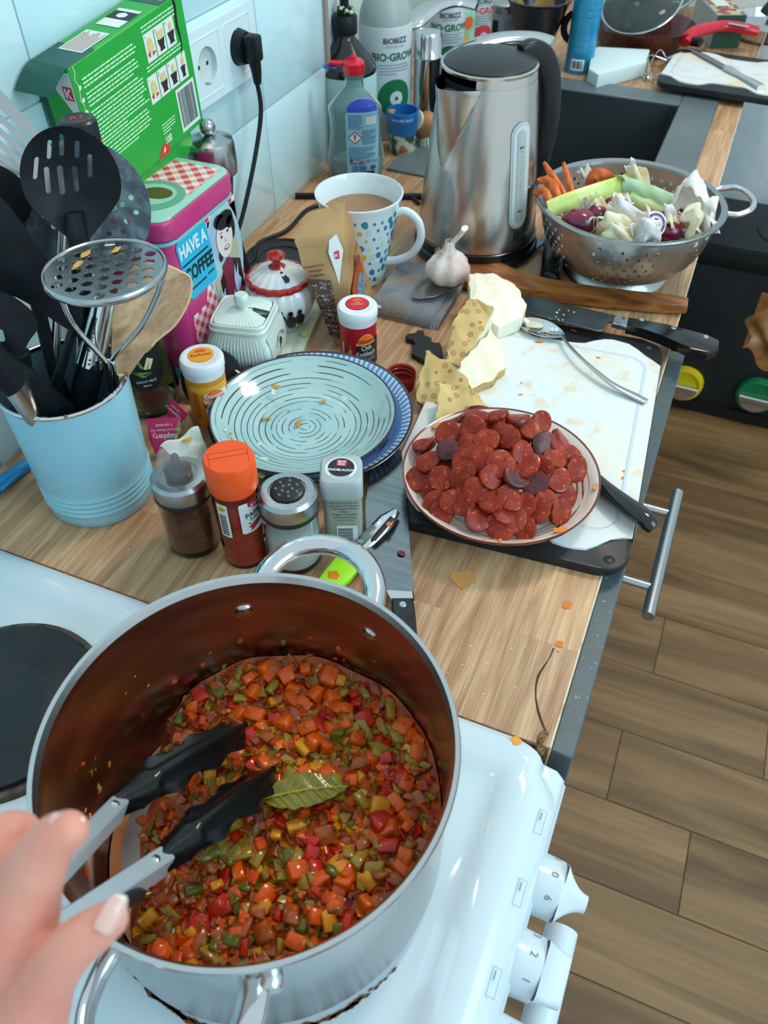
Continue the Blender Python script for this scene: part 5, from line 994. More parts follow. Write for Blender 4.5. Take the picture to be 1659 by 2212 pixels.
mc = cyl(lambda z: R_ - .0032 if z > .07 else R_ - .003 + (.07 - z) * .06, toward(.083, .56)); lab = [(-.020, .118), (-.020, .050), (-.010, .038), (.010, .038), (.020, .050), (.020, .118)]
decal('black_label', [lab], BLK, mc, t, .0004, .003); decal('green_label', [[(-.020, .118), (-.020, .084), (-.008, .079), (.008, .079), (.020, .084), (.020, .118)]], M('label_green', '8cb23c', .4), mc, t, .0007, .003)
text('Rohrzucker', .0085, WHT, mc, t, 0, .0935, h=.0011, cell=.002, bold=.02, sx=.75); text('Cana vega', .0055, WHT, mc, t, .001, .0865, h=.0011, cell=.002, rot=2); text('LEICHT MILD', .0036, WHT, mc, t, 0, .048, h=.0009, cell=.002); text('Blanco', .0030, WHT, mc, t, 0, .0435, h=.0009, cell=.002)
decal('cane_print', [[(.000 + a, .062 + b_) for a, b_ in ((0, 0), (.003, -.001), (.009, .010), (.006, .012))], [(.004, .061), (.007, .061), (.012, .070), (.009, .072)]], M('cane_cream', 'dcd9a0', .4), mc, t, .0008, .003); decal('leaf_print', [[(-.016, .070), (-.008, .060), (.008, .057), (-.004, .056)], [(-.014, .061), (.0, .0545), (.009, .0565), (-.002, .0525)], [(-.006, .078), (-.003, .064), (.001, .062), (-.002, .070)]], M('cane_green', '5aa04a', .4), mc, t, .0008, .003)
# ================================================================ tin, box, mill, socket, bowls, bag, mug, kettle
def checkm(name, c1, c2, sc, axes=(0, 1)):
    m = bpy.data.materials.new(name); m.use_nodes = True; nt = m.node_tree; b = nt.nodes['Principled BSDF']; L = nt.links; N = nt.nodes.new; tc = N('ShaderNodeTexCoord'); sp = N('ShaderNodeSeparateXYZ'); L.new(tc.outputs['Object'], sp.inputs[0]); b.inputs['Roughness'].default_value = .3
    def mt(op, a, c):
        n = N('ShaderNodeMath'); n.operation = op
        for i, x in enumerate((a, c)):
            if isinstance(x, (int, float)): n.inputs[i].default_value = x
            else: L.new(x, n.inputs[i])
        return n.outputs[0]
    A, B = sp.outputs[axes[0]], sp.outputs[axes[1]]; s = []
    for q in (mt('ADD', A, B), mt('SUBTRACT', A, B)): s.append(mt('GREATER_THAN', mt('FRACT', mt('ADD', mt('MULTIPLY', q, sc), 50), 0), .5))
    t = mt('MULTIPLY', mt('ADD', s[0], s[1]), .5); x = N('ShaderNodeMix'); x.data_type = 'RGBA'; L.new(t, x.inputs[0]); x.inputs[6].default_value = lin(c1) + (1,); x.inputs[7].default_value = lin(c2) + (1,); L.new(x.outputs[2], b.inputs['Base Color']); return m
PINK = M('tin_pink', 'c8387a', .3, coat=.4); TEAL = M('tin_teal', '5cb0b4', .3, coat=.4); CYP = M('panel_cyan', '22b4d8', .35); GH = checkm('gingham_side', 'd83a5c', 'f0e6ea', 62, (1, 2)); GHT = checkm('gingham_top', 'd8404c', 'f0e6e2', 50, (0, 1))
t = thing('coffee_tin', 'pink rectangular coffee tin with gingham print and a smiling woman, lettered HAVE A COFFEE', 'tin', (.056, .680, 0)); TW, TD = .104, .140
tb = obj('tin_body', prism(rrect(TW, TD, .018, 8), .010, .166, .001, 1), PINK, t); obj('foot_band', prism(rrect(TW + .0012, TD + .0012, .0185, 8), 0, .013, .001, 1), TEAL, t); obj('rim_band', prism(rrect(TW + .0016, TD + .0016, .0185, 8), .163, .167, .001, 1), M('tin_rim', '7fc8d0', .25, coat=.4), t)
ld = obj('tin_lid', prism(rrect(TW + .0035, TD + .0035, .0195, 8), .168, .189, .003, 3), PINK, t); lt = obj('lid_top', prism(rrect(TW - .001, TD - .001, .018, 8), .1885, .1905, .0012, 2), M('lid_pale', '9fd0bc', .3, coat=.3), t)
mt_ = plane((0, 0, .1906), (0, 1, 0), (-1, 0, 0)); decal('gingham', [[(-.005, -.042), (.060, -.042), (.062, .044), (.020, .046), (.005, .02)]], GHT, mt_, lt, .0001); decal('cup_print', [circ(-.020, -.006, .034, 32, .036)], M('cup_green', '6aa890', .35), mt_, lt, .0003); decal('saucer_print', [circ(-.018, -.006, .024, 28, .026)], M('lid_pale', '9fd0bc'), mt_, lt, .0005); decal('coffee_print', [circ(-.014, -.010, .0125, 24, .017)], M('coffee_olive', '5a5024', .3), mt_, lt, .0007)
text('HAVE A', .014, WHT, mt_, lt, .018, .037, h=.0006, bold=.03, shear=.2, rot=0)
ms_ = plane((TW / 2 + .0002, -TD / 2 + .004, 0), (0, 1, 0), (0, 0, 1)); ms = lambda a, b_, h=0: ms_(a, b_ if b_ < .02 else .162 - (.157 - b_) * .90 + (.002 if b_ > .1 else 0), h)
decal('gingham', [[(.014, .015), (.128, .015), (.128, .150), (.070, .150), (.045, .06), (.016, .06)], [(.060, .158), (.128, .158), (.128, .120), (.085, .120)]], GH, ms, tb, .0001); decal('cyan_panel', [[(.009, .150), (.013, .157), (.064, .157), (.067, .150), (.073, .085), (.070, .080), (.022, .080), (.017, .086)]], CYP, ms, tb, .0005)
text('HAVE A', .0225, WHT, ms, tb, .0385, .1405, h=.0008, bold=.035, sx=.66, shear=-.05); text('COFFEE', .0245, BLK, ms, tb, .0435, .1085, h=.0008, bold=.035, sx=.64, shear=-.05); decal('rules', [R4(.014, .1235, .050, .0022), R4(.022, .092, .030, .0022), R4(.056, .0935, .012, .0022)], BLK, ms, tb, .0008)
text('Delicious', .012, BLK, ms, tb, .045, .0085, h=.0012, shear=.3)
# the woman: bust with beret, curls, face, paper bags and gloved hands
sk = {'e': ('e6d8d4', [circ(.0965, .118, .0165, 24, .023)]), 'a': ('9fb8d8', [circ(.0875, .124, .018, 24, .028)]), 'b': ('241e22', [circ(.101, .137, .0175, 20, .0125), circ(.113, .124, .007, 16, .016), circ(.090, .142, .010, 14, .008), circ(.0845, .100, .004, 12, .006)]),
 'c': ('7a1f36', [[(.084, .088), (.096, .094), (.106, .088), (.104, .050), (.094, .034), (.086, .05)]]), 'd': ('1c1418', [[(.076, .072), (.088, .084), (.094, .040), (.090, .022), (.078, .030)], [(.106, .088), (.122, .078), (.124, .02), (.102, .022)]]), 'f': ('b8b49a', [[(.066, .076), (.082, .080), (.086, .05), (.084, .022), (.068, .026)], [(.100, .110), (.120, .112), (.122, .040), (.104, .034)]])}
zo = {'a': .0006, 'f': .0009, 'd': .0011, 'c': .0013, 'e': .0015, 'b': .0013}
decal('portrait_ground', [circ(.095, .094, .036, 36, .068)], M('portrait_pale', 'a9ccd0', .4), ms, tb, .0004)
for k, (c_, P) in sk.items(): decal('portrait_print', P, M('print_' + c_, c_, .4), ms, tb, zo[k])
decal('hair_print', [circ(.1005, .1365, .0155, 20, .008), circ(.110, .132, .007, 12, .008)], M('print_241e22', '241e22'), ms, tb, .0018)
decal('glove_print', [[(.070, .050), (.074, .064), (.077, .052), (.082, .060), (.081, .050), (.086, .046), (.080, .034), (.072, .033)], [(.103, .058), (.107, .078), (.109, .062), (.114, .078), (.113, .060), (.118, .052), (.112, .036), (.104, .042)]], M('glove_blue', 'b4cdf0', .4), ms, tb, .0018)
decal('eyes_print', [circ(.0905, .1215, .0022, 12, .0016), circ(.1035, .1235, .0022, 12, .0016), R4(.0875, .1260, .006, .0009), R4(.1008, .1285, .006, .0009)], BLK, ms, tb, .0018); decal('mouth_print', [circ(.0985, .1045, .0058, 16, .0030)], M('lip_red', 'b02a44', .4), ms, tb, .0018); decal('teeth_print', [circ(.0985, .1052, .0044, 14, .0014)], WHT, ms, tb, .0020); decal('nose_print', [[(.0958, .1185), (.0965, .1125), (.0988, .1115)]], M('shade_pink', 'c8a49c', .5), ms, tb, .0018)
# green coffee filter box
t = thing('filter_box', 'bright green carton of paper coffee filters standing on the coffee tin against the wall', 'box', (.0225, .706, .2685)); t.rotation_euler = (math.radians(5), math.radians(2), 0); BX, BY, BZ = .040, .188, .132
GR = M('box_green', '1fa53c', .42, col2='239f3a', scale=30, bump=.1, bscale=60); DG = M('box_dark_green', '0d4f45', .4); CB = M('torn_card', 'cfd2b8', .8)
bx = obj('carton', box(BX, BY, BZ, bev=.0012, seg=1), GR, t, smooth=False); f = plane((BX / 2, -BY / 2, -BZ / 2), (0, 1, 0), (0, 0, 1)); PT = M('print_pale_green', 'c8f0c8', .5)
bk_ = [];
for (v0, n) in ((.1215, 2), (.1145, 1), (.1085, 4), (.0920, 5), (.0740, 4), (.0600, 2), (.0525, 4)): bk_ += lines(.014 + (0 if n != 1 else .0), v0 - .004, .088, n, .0036, .0015, rnd, .5)
decal('instructions_text', bk_, PT, f, bx, .0002); decal('instructions_text', lines(.112, .125, .066, 3, .0036, .0015, rnd) + lines(.108, .0895, .070, 2, .0034, .0014, rnd) + lines(.112, .0300, .025, 4, .0030, .0012, rnd), PT, f, bx, .0002); decal('index_letters', [circ(.0085, .112 - .011 * k, .0022, 12) for k in range(7)], PT, f, bx, .0002)
TAN = M('print_tan', 'd9c98a', .5); DK = M('print_dark_brown', '2d2428', .5); PN = M('panel_white', 'dfe6e2', .45)
def picto(x, y, kind, w=.0168, h_=.0262):
    decal('picture_panel', [R4(x, y, w, h_)], PN, f, bx, .0003); cx = x + w * .52
    if kind != 4: text(str(kind), .004, DK, f, bx, x + .0022, y + h_ - .003, h=.0006)
    if kind == 1: decal('filter_print', [[(cx - .005, y + .018), (cx - .002, y + .0215), (cx + .003, y + .020), (cx + .0055, y + .012), (cx + .002, y + .007), (cx - .005, y + .008)]], TAN, f, bx, .0006); decal('arrow_print', [[(cx - .007, y + .007), (cx - .003, y + .010), (cx - .003, y + .004)], [(cx + .001, y + .004), (cx + .007, y + .007), (cx + .002, y + .008)]], RED, f, bx, .0008)
    else:
        s = .7 if kind == 4 else 1; decal('cup_print', [[(cx - .006 * s, y + .014), (cx + .0065 * s, y + .014), (cx + .004 * s, y + .006), (cx + .005 * s, y + .003), (cx - .004 * s, y + .003), (cx - .003 * s, y + .006)]], DK, f, bx, .0006)
        decal('filter_print', [[(cx - .006, y + .0215), (cx + .0055, y + .0215), (cx + .0045, y + .0135), (cx - .0035, y + .0135)] if kind == 2 else circ(cx + .001, y + .0185, .0026, 12, .0042)], TAN, f, bx, .0008)
for k in range(3): picto(.1125 + .0182 * k, .0915, k + 1)
for k in range(4): picto(.1040 + .0182 * k, .0545, k + 1)
decal('barcode_panel', [R4(.146, .006, .036, .045)], PN, f, bx, .0003); decal('barcode', barcode(.149, .010, .030, .038, rnd), M('barcode_grey', '4a5258', .5), f, bx, .0005); text('100', .0105, WHT, f, bx, .118, .0125, h=.0005, bold=.03, sx=.8); decal('red_corner', [[(.094, .0), (.118, .0), (.116, .010), (.106, .0115)]], M('corner_red', 'd8342c', .4), f, bx, .0003); decal('corner_mark', [[(.105, .003), (.109, .004), (.110, .009), (.107, .007)]], WHT, f, bx, .0005)
tp = plane((BX / 2, -BY / 2, BZ / 2 + .0002), (0, 1, 0), (-1, 0, 0)); [decal('dark_strip', [q], DG, tp, bx, .0001) for q in (R4(0, .0, .042, .04), R4(.148, .0, .040, .04))]; [decal('label_panel', [q], PN, tp, bx, .0003) for q in (R4(.030, .006, .044, .026), R4(.088, .006, .040, .026), R4(.158, .004, .028, .03))]; decal('label_text', lines(.032, .030, .040, 9, .0026, .0011, rnd), M('text_rust', 'a06a6a', .5), tp, bx, .0005); decal('logo_black', [R4(.104, .006, .018, .026)], BLK, tp, bx, .0005); decal('logo_mark', [circ(.113, .019, .006, 6)], PN, tp, bx, .0007); decal('barcode', barcode(.160, .006, .024, .026, rnd), M('barcode_grey', '4a5258'), tp, bx, .0005)
lf_ = plane((-BX / 2, -BY / 2 - .0002, -BZ / 2), (1, 0, 0), (0, 0, 1)); decal('dark_strip', [[(0, 0), (.006, 0), (.006, BZ), (0, BZ)]], DG, lf_, bx, .0001); decal('white_corner', [[(.010, .126), (.040, .128), (.040, .080)]], PN, lf_, bx, .0001); decal('logo_red', [R4(.028, .103, .010, .012)], RED, lf_, bx, .0003); decal('logo_white', [[(.0295, .1045), (.0295, .1135), (.0315, .1135), (.0315, .1095), (.0345, .1135), (.0370, .1135), (.0335, .1090), (.0370, .1045), (.0345, .1045), (.0315, .1085), (.0315, .1045)]], PN, lf_, bx, .0005)
o = obj('top_flap', sheet(lambda u, v: (-BX / 2 + u * BX, -BY / 2 - .028 * v, BZ / 2 - .004 * v - .010 * v * v), 4, 8, .001), DG, t, label='dark green torn end flap'); b = bmesh.new(); tube([Vector((BX / 2 + .0002, -BY / 2 + .172 + .003 * math.sin(k * 1.7) * .4 - (.0 if k < 5 else .002 * (k - 5)), BZ / 2 - .009 * k)) for k in range(9)], [.0016, .0022, .002, .0022, .0016, .0010, .0006, .0005, .0004], 6, b, flat=(1, .4)); obj('tear', b, M('tear_dark', '1a1c18', .9), t, label='torn perforation slit')
obj('torn_edge', tube([Vector((BX / 2 + .0003, -BY / 2 + .006 + .0016 * math.sin(k * 2.3), BZ / 2 - .006 * k)) for k in range(12)], .0006, 5), CB, t); obj('lower_flap', box(.0012, .150, .022, (BX / 2 - .004, -.005, -BZ / 2 - .011), .0004, 1), GR, t, smooth=False)
# pepper mill
t = thing('salt_mill', 'tall black and brushed steel mill engraved with an S between tin and wall', 'mill', (.0455, .803, 0))
obj('mill_body', lathe([(0, 0), (.030, 0), (.031, .004), (.026, .03), (.0185, .08), (.0175, .12), (.021, .145), (.0215, .150), (0, .15)], 48), BLACKP, t); obj('steel_head', lathe([(.021, .150), (.0275, .154), (.0285, .165), (.028, .186), (.0265, .1915), (.012, .1965), (0, .197)], 56), STEEL, t); obj('knob', ball(.0092, (0, 0, .2055), sub=3), STEEL, t)
A_ = toward(.0455, .803); text('Swe', .007, BLK, cyl(.0286, A_), t, .004, .170, h=.0002, cell=.002); A = math.radians(A_); text('S', .009, BLK, plane((0, 0, .1955), (-math.sin(A), math.cos(A), 0), (-math.cos(A), -math.sin(A), .1)), t, .010, .002, h=.0006)
# double socket, plug, cord
SW = M('socket_white', 'd5e8ee', .3); t = thing('double_socket', 'white double wall socket set in the tiles, left outlet empty', 'socket', (.0008, .912, .243)); f = lambda x, y, h=0: Vector((h, x, y))
flat('frame', rrect(.158, .082, .004, 3), [circ(-.0365, 0, .0205, 32), circ(.0365, 0, .0205, 32)], lambda x, y, h=0: f(x, y, h + .0085), .0085, SW, t)
for s_ in (-1, 1):
    obj('cover_plate', tube([f(p[0] + .0365 * s_, p[1], .0085) for p in rrect(.060, .062, .004, 3)], .0008, 6, closed=True), SW, t); c_ = obj('outlet_cup', lathe([(.0205, .0085), (.0200, .002), (0, .002)], 32), M('cup_white', 'c6d6d6', .3), t, loc=(0, .0365 * s_, 0), rot=(0, 90, 0)); c_.location = (0, .0365 * s_, 0)
    for z in (-1, 1): obj('earth_clip', box(.005, .005, .0015, (.006, .0365 * s_, .019 * z), .0005, 1), STEEL, t); obj('contact_hole', tube([(.0021, .0365 * s_ + .0095 * z, 0), (.0024, .0365 * s_ + .0095 * z, 0)], .0024, 12), BLK, t)
t = thing('power_plug', 'black angled plug in the right outlet with its black cord hanging down behind the mill', 'plug', (.0008, .9485, .243))
obj('plug_face', lathe([(0, .004), (.0195, .004), (.0195, .014), (.0175, .020), (0, .020)], 32), BLACKP, t, rot=(0, 90, 0)); b = box(.020, .019, .030, (.028, 0, .001), .004, 2); tube([(.028, 0, -.008), (.029, .001, -.024), (.029, .001, -.040)], [.0085, .0066, .0046], 12, b)
for k in range(5): tube([(.029, .001, -.026 - .003 * k), (.029, .001, -.0272 - .003 * k)], .0064 - .0004 * k, 12, b)
obj('plug_body', b, BLACKP, t); L_ = lambda p: tuple(Vector(p) - Vector((.0008, .9485, .243))); obj('cord', tube(smooth_path([(.028, .001, -.036), L_((.030, .950, .17)), L_((.026, .93, .12)), L_((.020, .895, .06)), L_((.016, .862, .02)), L_((.026, .850, .0034)), L_((.040, .868, .0034))] + [L_(tuple(at(x, y, .0034))) for x, y in ((560, 525), (620, 497), (665, 452), (720, 440), (800, 440), (880, 425), (905, 440))], 6), .0030, 10), M('cord_black', '101316', .45), t, label='black power cord')
t = thing('black_rod', 'thin black plastic rod lying between the wall and the kettle behind the mug', 'rod'); obj('rod', tube([at(638, 423, .0045), at(948, 424, .0045)], .0045, 12), BLACKP, t)
t = thing('black_trivet', 'round black coaster with a raised ring behind the red-rimmed sugar bowl', 'coaster', (.072, .892, 0)); obj('coaster', lathe([(0, .002), (.030, .002), (.031, .004), (.033, .004), (.034, .002), (.046, .003), (.048, .006), (.050, .005), (.050, 0), (0, 0)], 64), M('coaster_black', '24292c', .5), t)
# tray with two sugar bowls
CRM = M('cream_glaze', 'dfe0c8', .22, coat=.4, col2='d5dac6', scale=12); t = thing('ceramic_tray', 'cream ceramic tray with a ribbed rim under the two sugar bowls', 'tray', (.132, .742, 0), 11)
obj('tray_body', prism(rrect(.118, .196, .012, 5), 0, .006, .0015, 2), CRM, t); b = bmesh.new()
for i in range(44): y = -.092 + .184 * i / 43; [box(.013, .0026, .0016, (s_ * .0525, y, .0066), .0006, 1, bm=b) for s_ in (-1, 1)]
for i in range(24): x = -.045 + .09 * i / 23; [box(.0026, .012, .0016, (x, s_ * .0915, .0066), .0006, 1, bm=b) for s_ in (-1, 1)]
o = obj('rib_border', b, CRM, t); o['kind'] = 'stuff'; q = at(658, 722, .008) - t.location; obj('leek_scrap', box(.007, .005, .005, t.matrix_basis.inverted() @ (at(658, 722, .0105)), .001), LEEKB, t)
IV = M('ivory_glaze', 'dbe6da', .2, coat=.5, col2='cfe0dc', scale=10); t = thing('sugar_pot', 'square ivory ceramic sugar pot with ribbed sides, lettered SWEET HOME SUGAR', 'sugar bowl', (.153, .661, .0075), 13)
def sqf(ribs):
    def f(a, r, z):
        c, s = math.cos(a), math.sin(a); k = (abs(c) ** 6 + abs(s) ** 6) ** (-1 / 6); R = r * k
        rib = .0007 * math.sin(60 * math.tan(((a + math.pi / 4) % (math.pi / 2)) - math.pi / 4)) if ribs and .004 < z < .050 and not (c > .72 and True) else 0
        return ((R + rib) * c, (R + rib) * s, z)
    return f
obj('pot_body', lathe([(.0, 0), (.027, 0), (.029, .002), (.036, .014), (.0385, .028), (.037, .042), (.0325, .053), (.0320, .056), (.0335, .058), (.0335, .0605), (.0320, .0615), (.0318, .066), (.0305, .067), (.0295, .066), (.0290, .058), (0, .056)], 256, fn=sqf(True)), IV, t, ang=30)
b = lathe([(.0, .0625), (.0283, .0625), (.0287, .0645), (.0283, .0665), (.012, .0715), (0, .0722)], 160, fn=lambda a, r, z: tuple(Vector(sqf(False)(a, r, z)) + Vector((0, 0, .0005 * math.sin(a * 48) * (1 if .012 < r < .0284 and z > .0655 else 0)))))
bmesh.ops.delete(b, geom=[v for v in b.verts if v.co.x > .010 and abs(v.co.y + .002) < .006 and v.co.x > .012], context='VERTS'); obj('lid', b, IV, t, ang=30); obj('lid_knob', sq([(.012, .004, .069), (.010, .004, .074), (.016, .006, .080), (.016, .007, .086), (.0125, .006, .0885)]), IV, t)
mp = lambda a, b_, h=0: Vector((.0385 - .0010 - 7.5 * (b_ - .028) ** 2 + h, a, b_)); obj('smooth_panel', sheet(lambda u, v: mp((u - .5) * .058, .006 + .046 * v, .0002), 12, 12), IV, t)
text('SWEET HOME', .0058, BLK, mp, t, .004, .039, h=.0010, sx=1.0, arc=.017); text('SUGAR', .0064, BLK, mp, t, .004, .0135, h=.0010, sx=1., arc=-.022); decal('rose_print', [circ(.004, .030, .0052, 7), circ(.002, .027, .003, 6), circ(.0062, .027, .003, 6), [(.002, .025), (.004, .026), (.0035, .018), (.002, .019)]], BLK, mp, t, .0010)
PWH = M('bone_china', 'e2e6e6', .1, coat=.6); REDG = M('red_glaze', 'b0241c', .12, coat=.6); t = thing('lidded_sugar_bowl', 'lobed white china bowl with red-rimmed lid, red knob and dark figure prints on the tray', 'sugar bowl', (.150, .748, .0075)); lob = lambda a, r, z: (r * (1 + .018 * math.cos(18 * a)) * math.cos(a), r * (1 + .018 * math.cos(18 * a)) * math.sin(a), z)
obj('bowl_body', lathe([(0, .0), (.024, 0), (.026, .004), (.036, .018), (.0425, .034), (.041, .048), (.036, .057), (.034, .059)], 144, fn=lob), PWH, t); obj('bowl_rim', lathe([(.0365, .056), (.0385, .058), (.0385, .061), (.035, .0615)], 144, fn=lob), REDG, t)
ld = obj('lid', lathe([(.0345, .0625), (.030, .067), (.018, .0735), (.008, .0755), (0, .0758)], 144, fn=lob), PWH, t); obj('lid_rim', lathe([(.0385, .0605), (.0375, .0635), (.0345, .0645), (.0335, .0628)], 144, fn=lob), REDG, t, label='red lid rim'); obj('lid_knob', lathe([(.011, .0745), (.0075, .0768), (.0045, .0795), (.0045, .083), (.010, .0865), (.0115, .089), (.009, .0915), (0, .0920)], 48), REDG, t, label='red flower-shaped knob')
for s_ in (1,): obj('side_handle', tube(smooth_path([(-.038, -.018, .046), (-.050, -.024, .052), (-.048, -.023, .034), (-.040, -.019, .030)], 5), .0035, 10), REDG, t)
FG = M('figure_dark', '1a1618', .3); FGG = M('figure_green', '7a8a34', .3); mc = cyl(lambda z: .0432 - 9 * (z - .034) ** 2 * (1 if z > .034 else 1.6) + .0006, toward(.15, .748))
for x, z, s_ in ((.010, .024, 1.), (.022, .025, .9), (-.001, .030, .7)):
    decal('figure_print', [circ(x, z + .012 * s_, .0032 * s_, 14, .0036 * s_), [(x - .006 * s_, z - .004), (x - .006 * s_, z + .004), (x - .002 * s_, z + .009 * s_), (x + .004 * s_, z + .008 * s_), (x + .007 * s_, z + .002), (x + .004 * s_, z - .010 * s_), (x - .003 * s_, z - .010 * s_)]], FG, mc, t, .0003, .003)
decal('grass_print', [[(.002, .010), (.028, .010), (.026, .014), (.017, .0125), (.012, .016), (.006, .012)]], FGG, mc, t, .0003, .003); fl_ = lambda a, b_, h=0: Vector((math.cos(A0 + a / .026) * (.026 - b_), math.sin(A0 + a / .026) * (.026 - b_), .0692 + b_ * .36 + h)); A0 = math.radians(toward(.15, .748) + 18)
decal('figure_print', [circ(0, .010, .0030, 14), [(-.003, .0065), (.004, .0075), (.006, .001), (.003, -.004), (-.001, -.004)]], FG, fl_, ld, .0012)
# lentil bag
t = thing('lentil_bag', 'kraft paper bag of brown lentils with a see-through window leaning beside the mug', 'bag'); A, B, C, D = at(634, 522, .128), at(742, 500, .128), at(764, 756, .001), at(722, 742, .001); R1, R2, E_, G, H_ = at(668, 458, .150), at(748, 436, .150), at(775, 545, .10), at(812, 656, .001), at(752, 640, .001)
KP = M('kraft_paper', 'b08c5e', .6, col2='a37d50', scale=30, bump=.7, bscale=38); b = bmesh.new(); vs = [b.verts.new(p) for p in (A, B, C, D, R1, R2, G, H_)]
for f_ in ((0, 3, 2, 1), (0, 1, 5, 4), (1, 2, 6, 5), (4, 5, 6, 7), (0, 4, 7, 3), (3, 7, 6, 2)): b.faces.new([vs[i] for i in f_])
bmesh.ops.subdivide_edges(b, edges=b.edges[:], cuts=13, use_grid_fill=True); cen = (A + G) / 2
for v in b.verts: v.co += (v.co - Vector((cen.x, cen.y, v.co.z))).normalized() * .0018 * math.sin(v.co.z * 160 + v.co.x * 90) * (1 if v.co.z > .01 else 0)
obj('paper_bag_body', b, KP, t, ang=50); f = quad(D, C, B, A); g = lambda u, v, h=0: f(u, v, h + .0024)
decal('window', [[(.04, .10), (.60, .08), (.58, .63), (.04, .66)]], M('lentil_dark', '4a3a34', .3, coat=.5), g, t, 0, .08); b = bmesh.new(); rl = random.Random(12)
for i in range(210): u, v = rl.uniform(.08, .57), rl.uniform(.11, .62); p = g(u, v, .0004); bb = ball(.0027, (0, 0, 0), (1, .8, .38), 1); Mx = Euler((rl.uniform(-.6, .6), rl.uniform(-.6, .6), rl.uniform(0, 6))).to_matrix(); n_ = (B - A).cross(D - A).normalized(); [setattr(q, 'co', p + n_.to_track_quat('Z', 'Y').to_matrix() @ (Mx @ q.co)) for q in bb.verts]; join(b, bb)
o = obj('lentils', b, M('lentil', '6e574c', .3, col2='4e3c36', scale=300, coat=.4), t); o['kind'] = 'stuff'; decal('measure_lines', [R4(.08, v, .48, .006) for v in (.21, .36, .50, .60)], WHT, lambda a, b_, h=0: g(a, b_, h + .0014), t, 0, .08)
qq = lambda a, b_, h=0: g(a / .05, b_ / .135, h)
for i, s_ in enumerate(['Proteinreich für', 'vielseitigen', 'Kochgenuss']): text(s_, .0046, BLK, qq, t, .014, .104 - i * .0055, h=.0005, sx=.85)
for s_, y in (('400 g', .0775), ('300 g', .063), ('200 g', .044), ('100 g', .023)): text(s_, .0038, WHT, qq, t, .018, y, h=.002)
decal('white_diamond', [[(.72, .96), (.88, 1.0), (.99, .86), (.80, .58), (.66, .86)]], LABW, g, t, .0004, .08); decal('logo_red', [[(.78, .86), (.90, .87), (.90, .80), (.79, .80)]], RED, g, t, .0009); decal('logo_white', [[(.805, .85), (.84, .835), (.875, .855), (.855, .835), (.875, .815), (.84, .83), (.805, .812)]], LABW, g, t, .0014)
f2 = quad(C, G, R2, B); g2 = lambda u, v, h=0: f2(u, v, h + .0026); q2 = lambda a, b_, h=0: g2(a / .085, b_ / .14, h); text('PARDINA', .015, BLK, q2, t, .036, .100, h=.0036, sx=.6, rot=8); text('LINSEN', .015, BLK, q2, t, .040, .086, h=.0036, sx=.6, rot=8); decal('rust_panel', [[(.08, .50), (.55, .62), (.80, .58), (.78, .30), (.30, .22), (.10, .30)]], M('print_rust', 'b04a1c', .5), g2, t, .0003, .08); decal('photo_print', [circ(.55, .38, .22, 20, .10)], M('print_bluegrey', '8aa4b8', .5, col2='4e5a68', scale=300), g2, t, .0007, .08); text('500 g', .008, BLK, q2, t, .020, .026, h=.0004, bold=.03, sx=.7)
# mug of tea
MW = M('mug_glaze', 'dfeaee', .08, coat=.6); t = thing('tea_mug', 'white mug with blue blob pattern full of milky brown tea behind the lentil bag', 'mug', (.1905, .896, 0)); mr_ = lambda z: .0335 + .0215 * (z / .115) ** 1.35
obj('mug_body', lathe([(0, .001), (.030, .001), (.0315, 0), (.0335, .001)] + [(mr_(z / 100), z / 100) for z in (.5, 2, 4, 6, 8, 10, 11)] + [(.0553, .1135), (.0553, .1150), (.0535, .1152), (.0518, .112), (.0445, .075), (.034, .02), (0, .008)], 96), MW, t)
obj('tea', lathe([(0, .0905), (.0472, .0905)], 64), M('milky_tea', '8f602a', .06, col2='9a6c34', scale=20, coat=.5), t, label='milky brown tea'); b = bmesh.new(); P_ = [(.044, 0, .092), (.060, 0, .097), (.076, 0, .086), (.080, 0, .064), (.070, 0, .042), (.052, 0, .030), (.036, 0, .026)]; tube(smooth_path(P_, 6), [.8, .9, .85, .85, .85, .9, 1.0], 14, b, flat=(.0062, .0048), up=(0, 1, 0)); obj('handle', b, MW, t, rot=(0, 0, 8))
A_ = toward(.1905, .896); mc = lambda a, b_, h=0: cyl(mr_, A_)(a, b_, h); rd = random.Random(17); B1, B2, B3 = [], [], []; 
for r_ in range(9):
    for k in range(-6, 7):
        x = (k + .5 * (r_ % 2)) * .0128 * (.7 + .3 * r_ / 9) + rd.uniform(-.0018, .0018); z = .012 + r_ * .0120 + rd.uniform(-.002, .002); s_ = rd.choice((.0022, .0036, .0044, .0050)); 
        if z < .101: (B3 if rd.random() < .07 else B2 if rd.random() < .1 else B1).append([(x + s_ * rd.uniform(.75, 1.1) * math.cos(.9 * j), z + s_ * rd.uniform(.9, 1.35) * math.sin(.9 * j)) for j in range(7)])
decal('blue_blobs', B1, M('blob_blue', '2f86a8', .2, coat=.4), mc, t, .0003, .004); decal('yellow_blobs', B3, M('blob_yellow', 'd9b840', .2), mc, t, .0003, .004); B2 and decal('pale_blobs', B2, M('blob_pale', 'cfe0c8', .2), mc, t, .0003, .004); decal('dark_patch', [rrect(.022, .040, .006, 4, -.026, .052)], M('patch_blue', '1f5f86', .2), mc, t, .0005, .004)
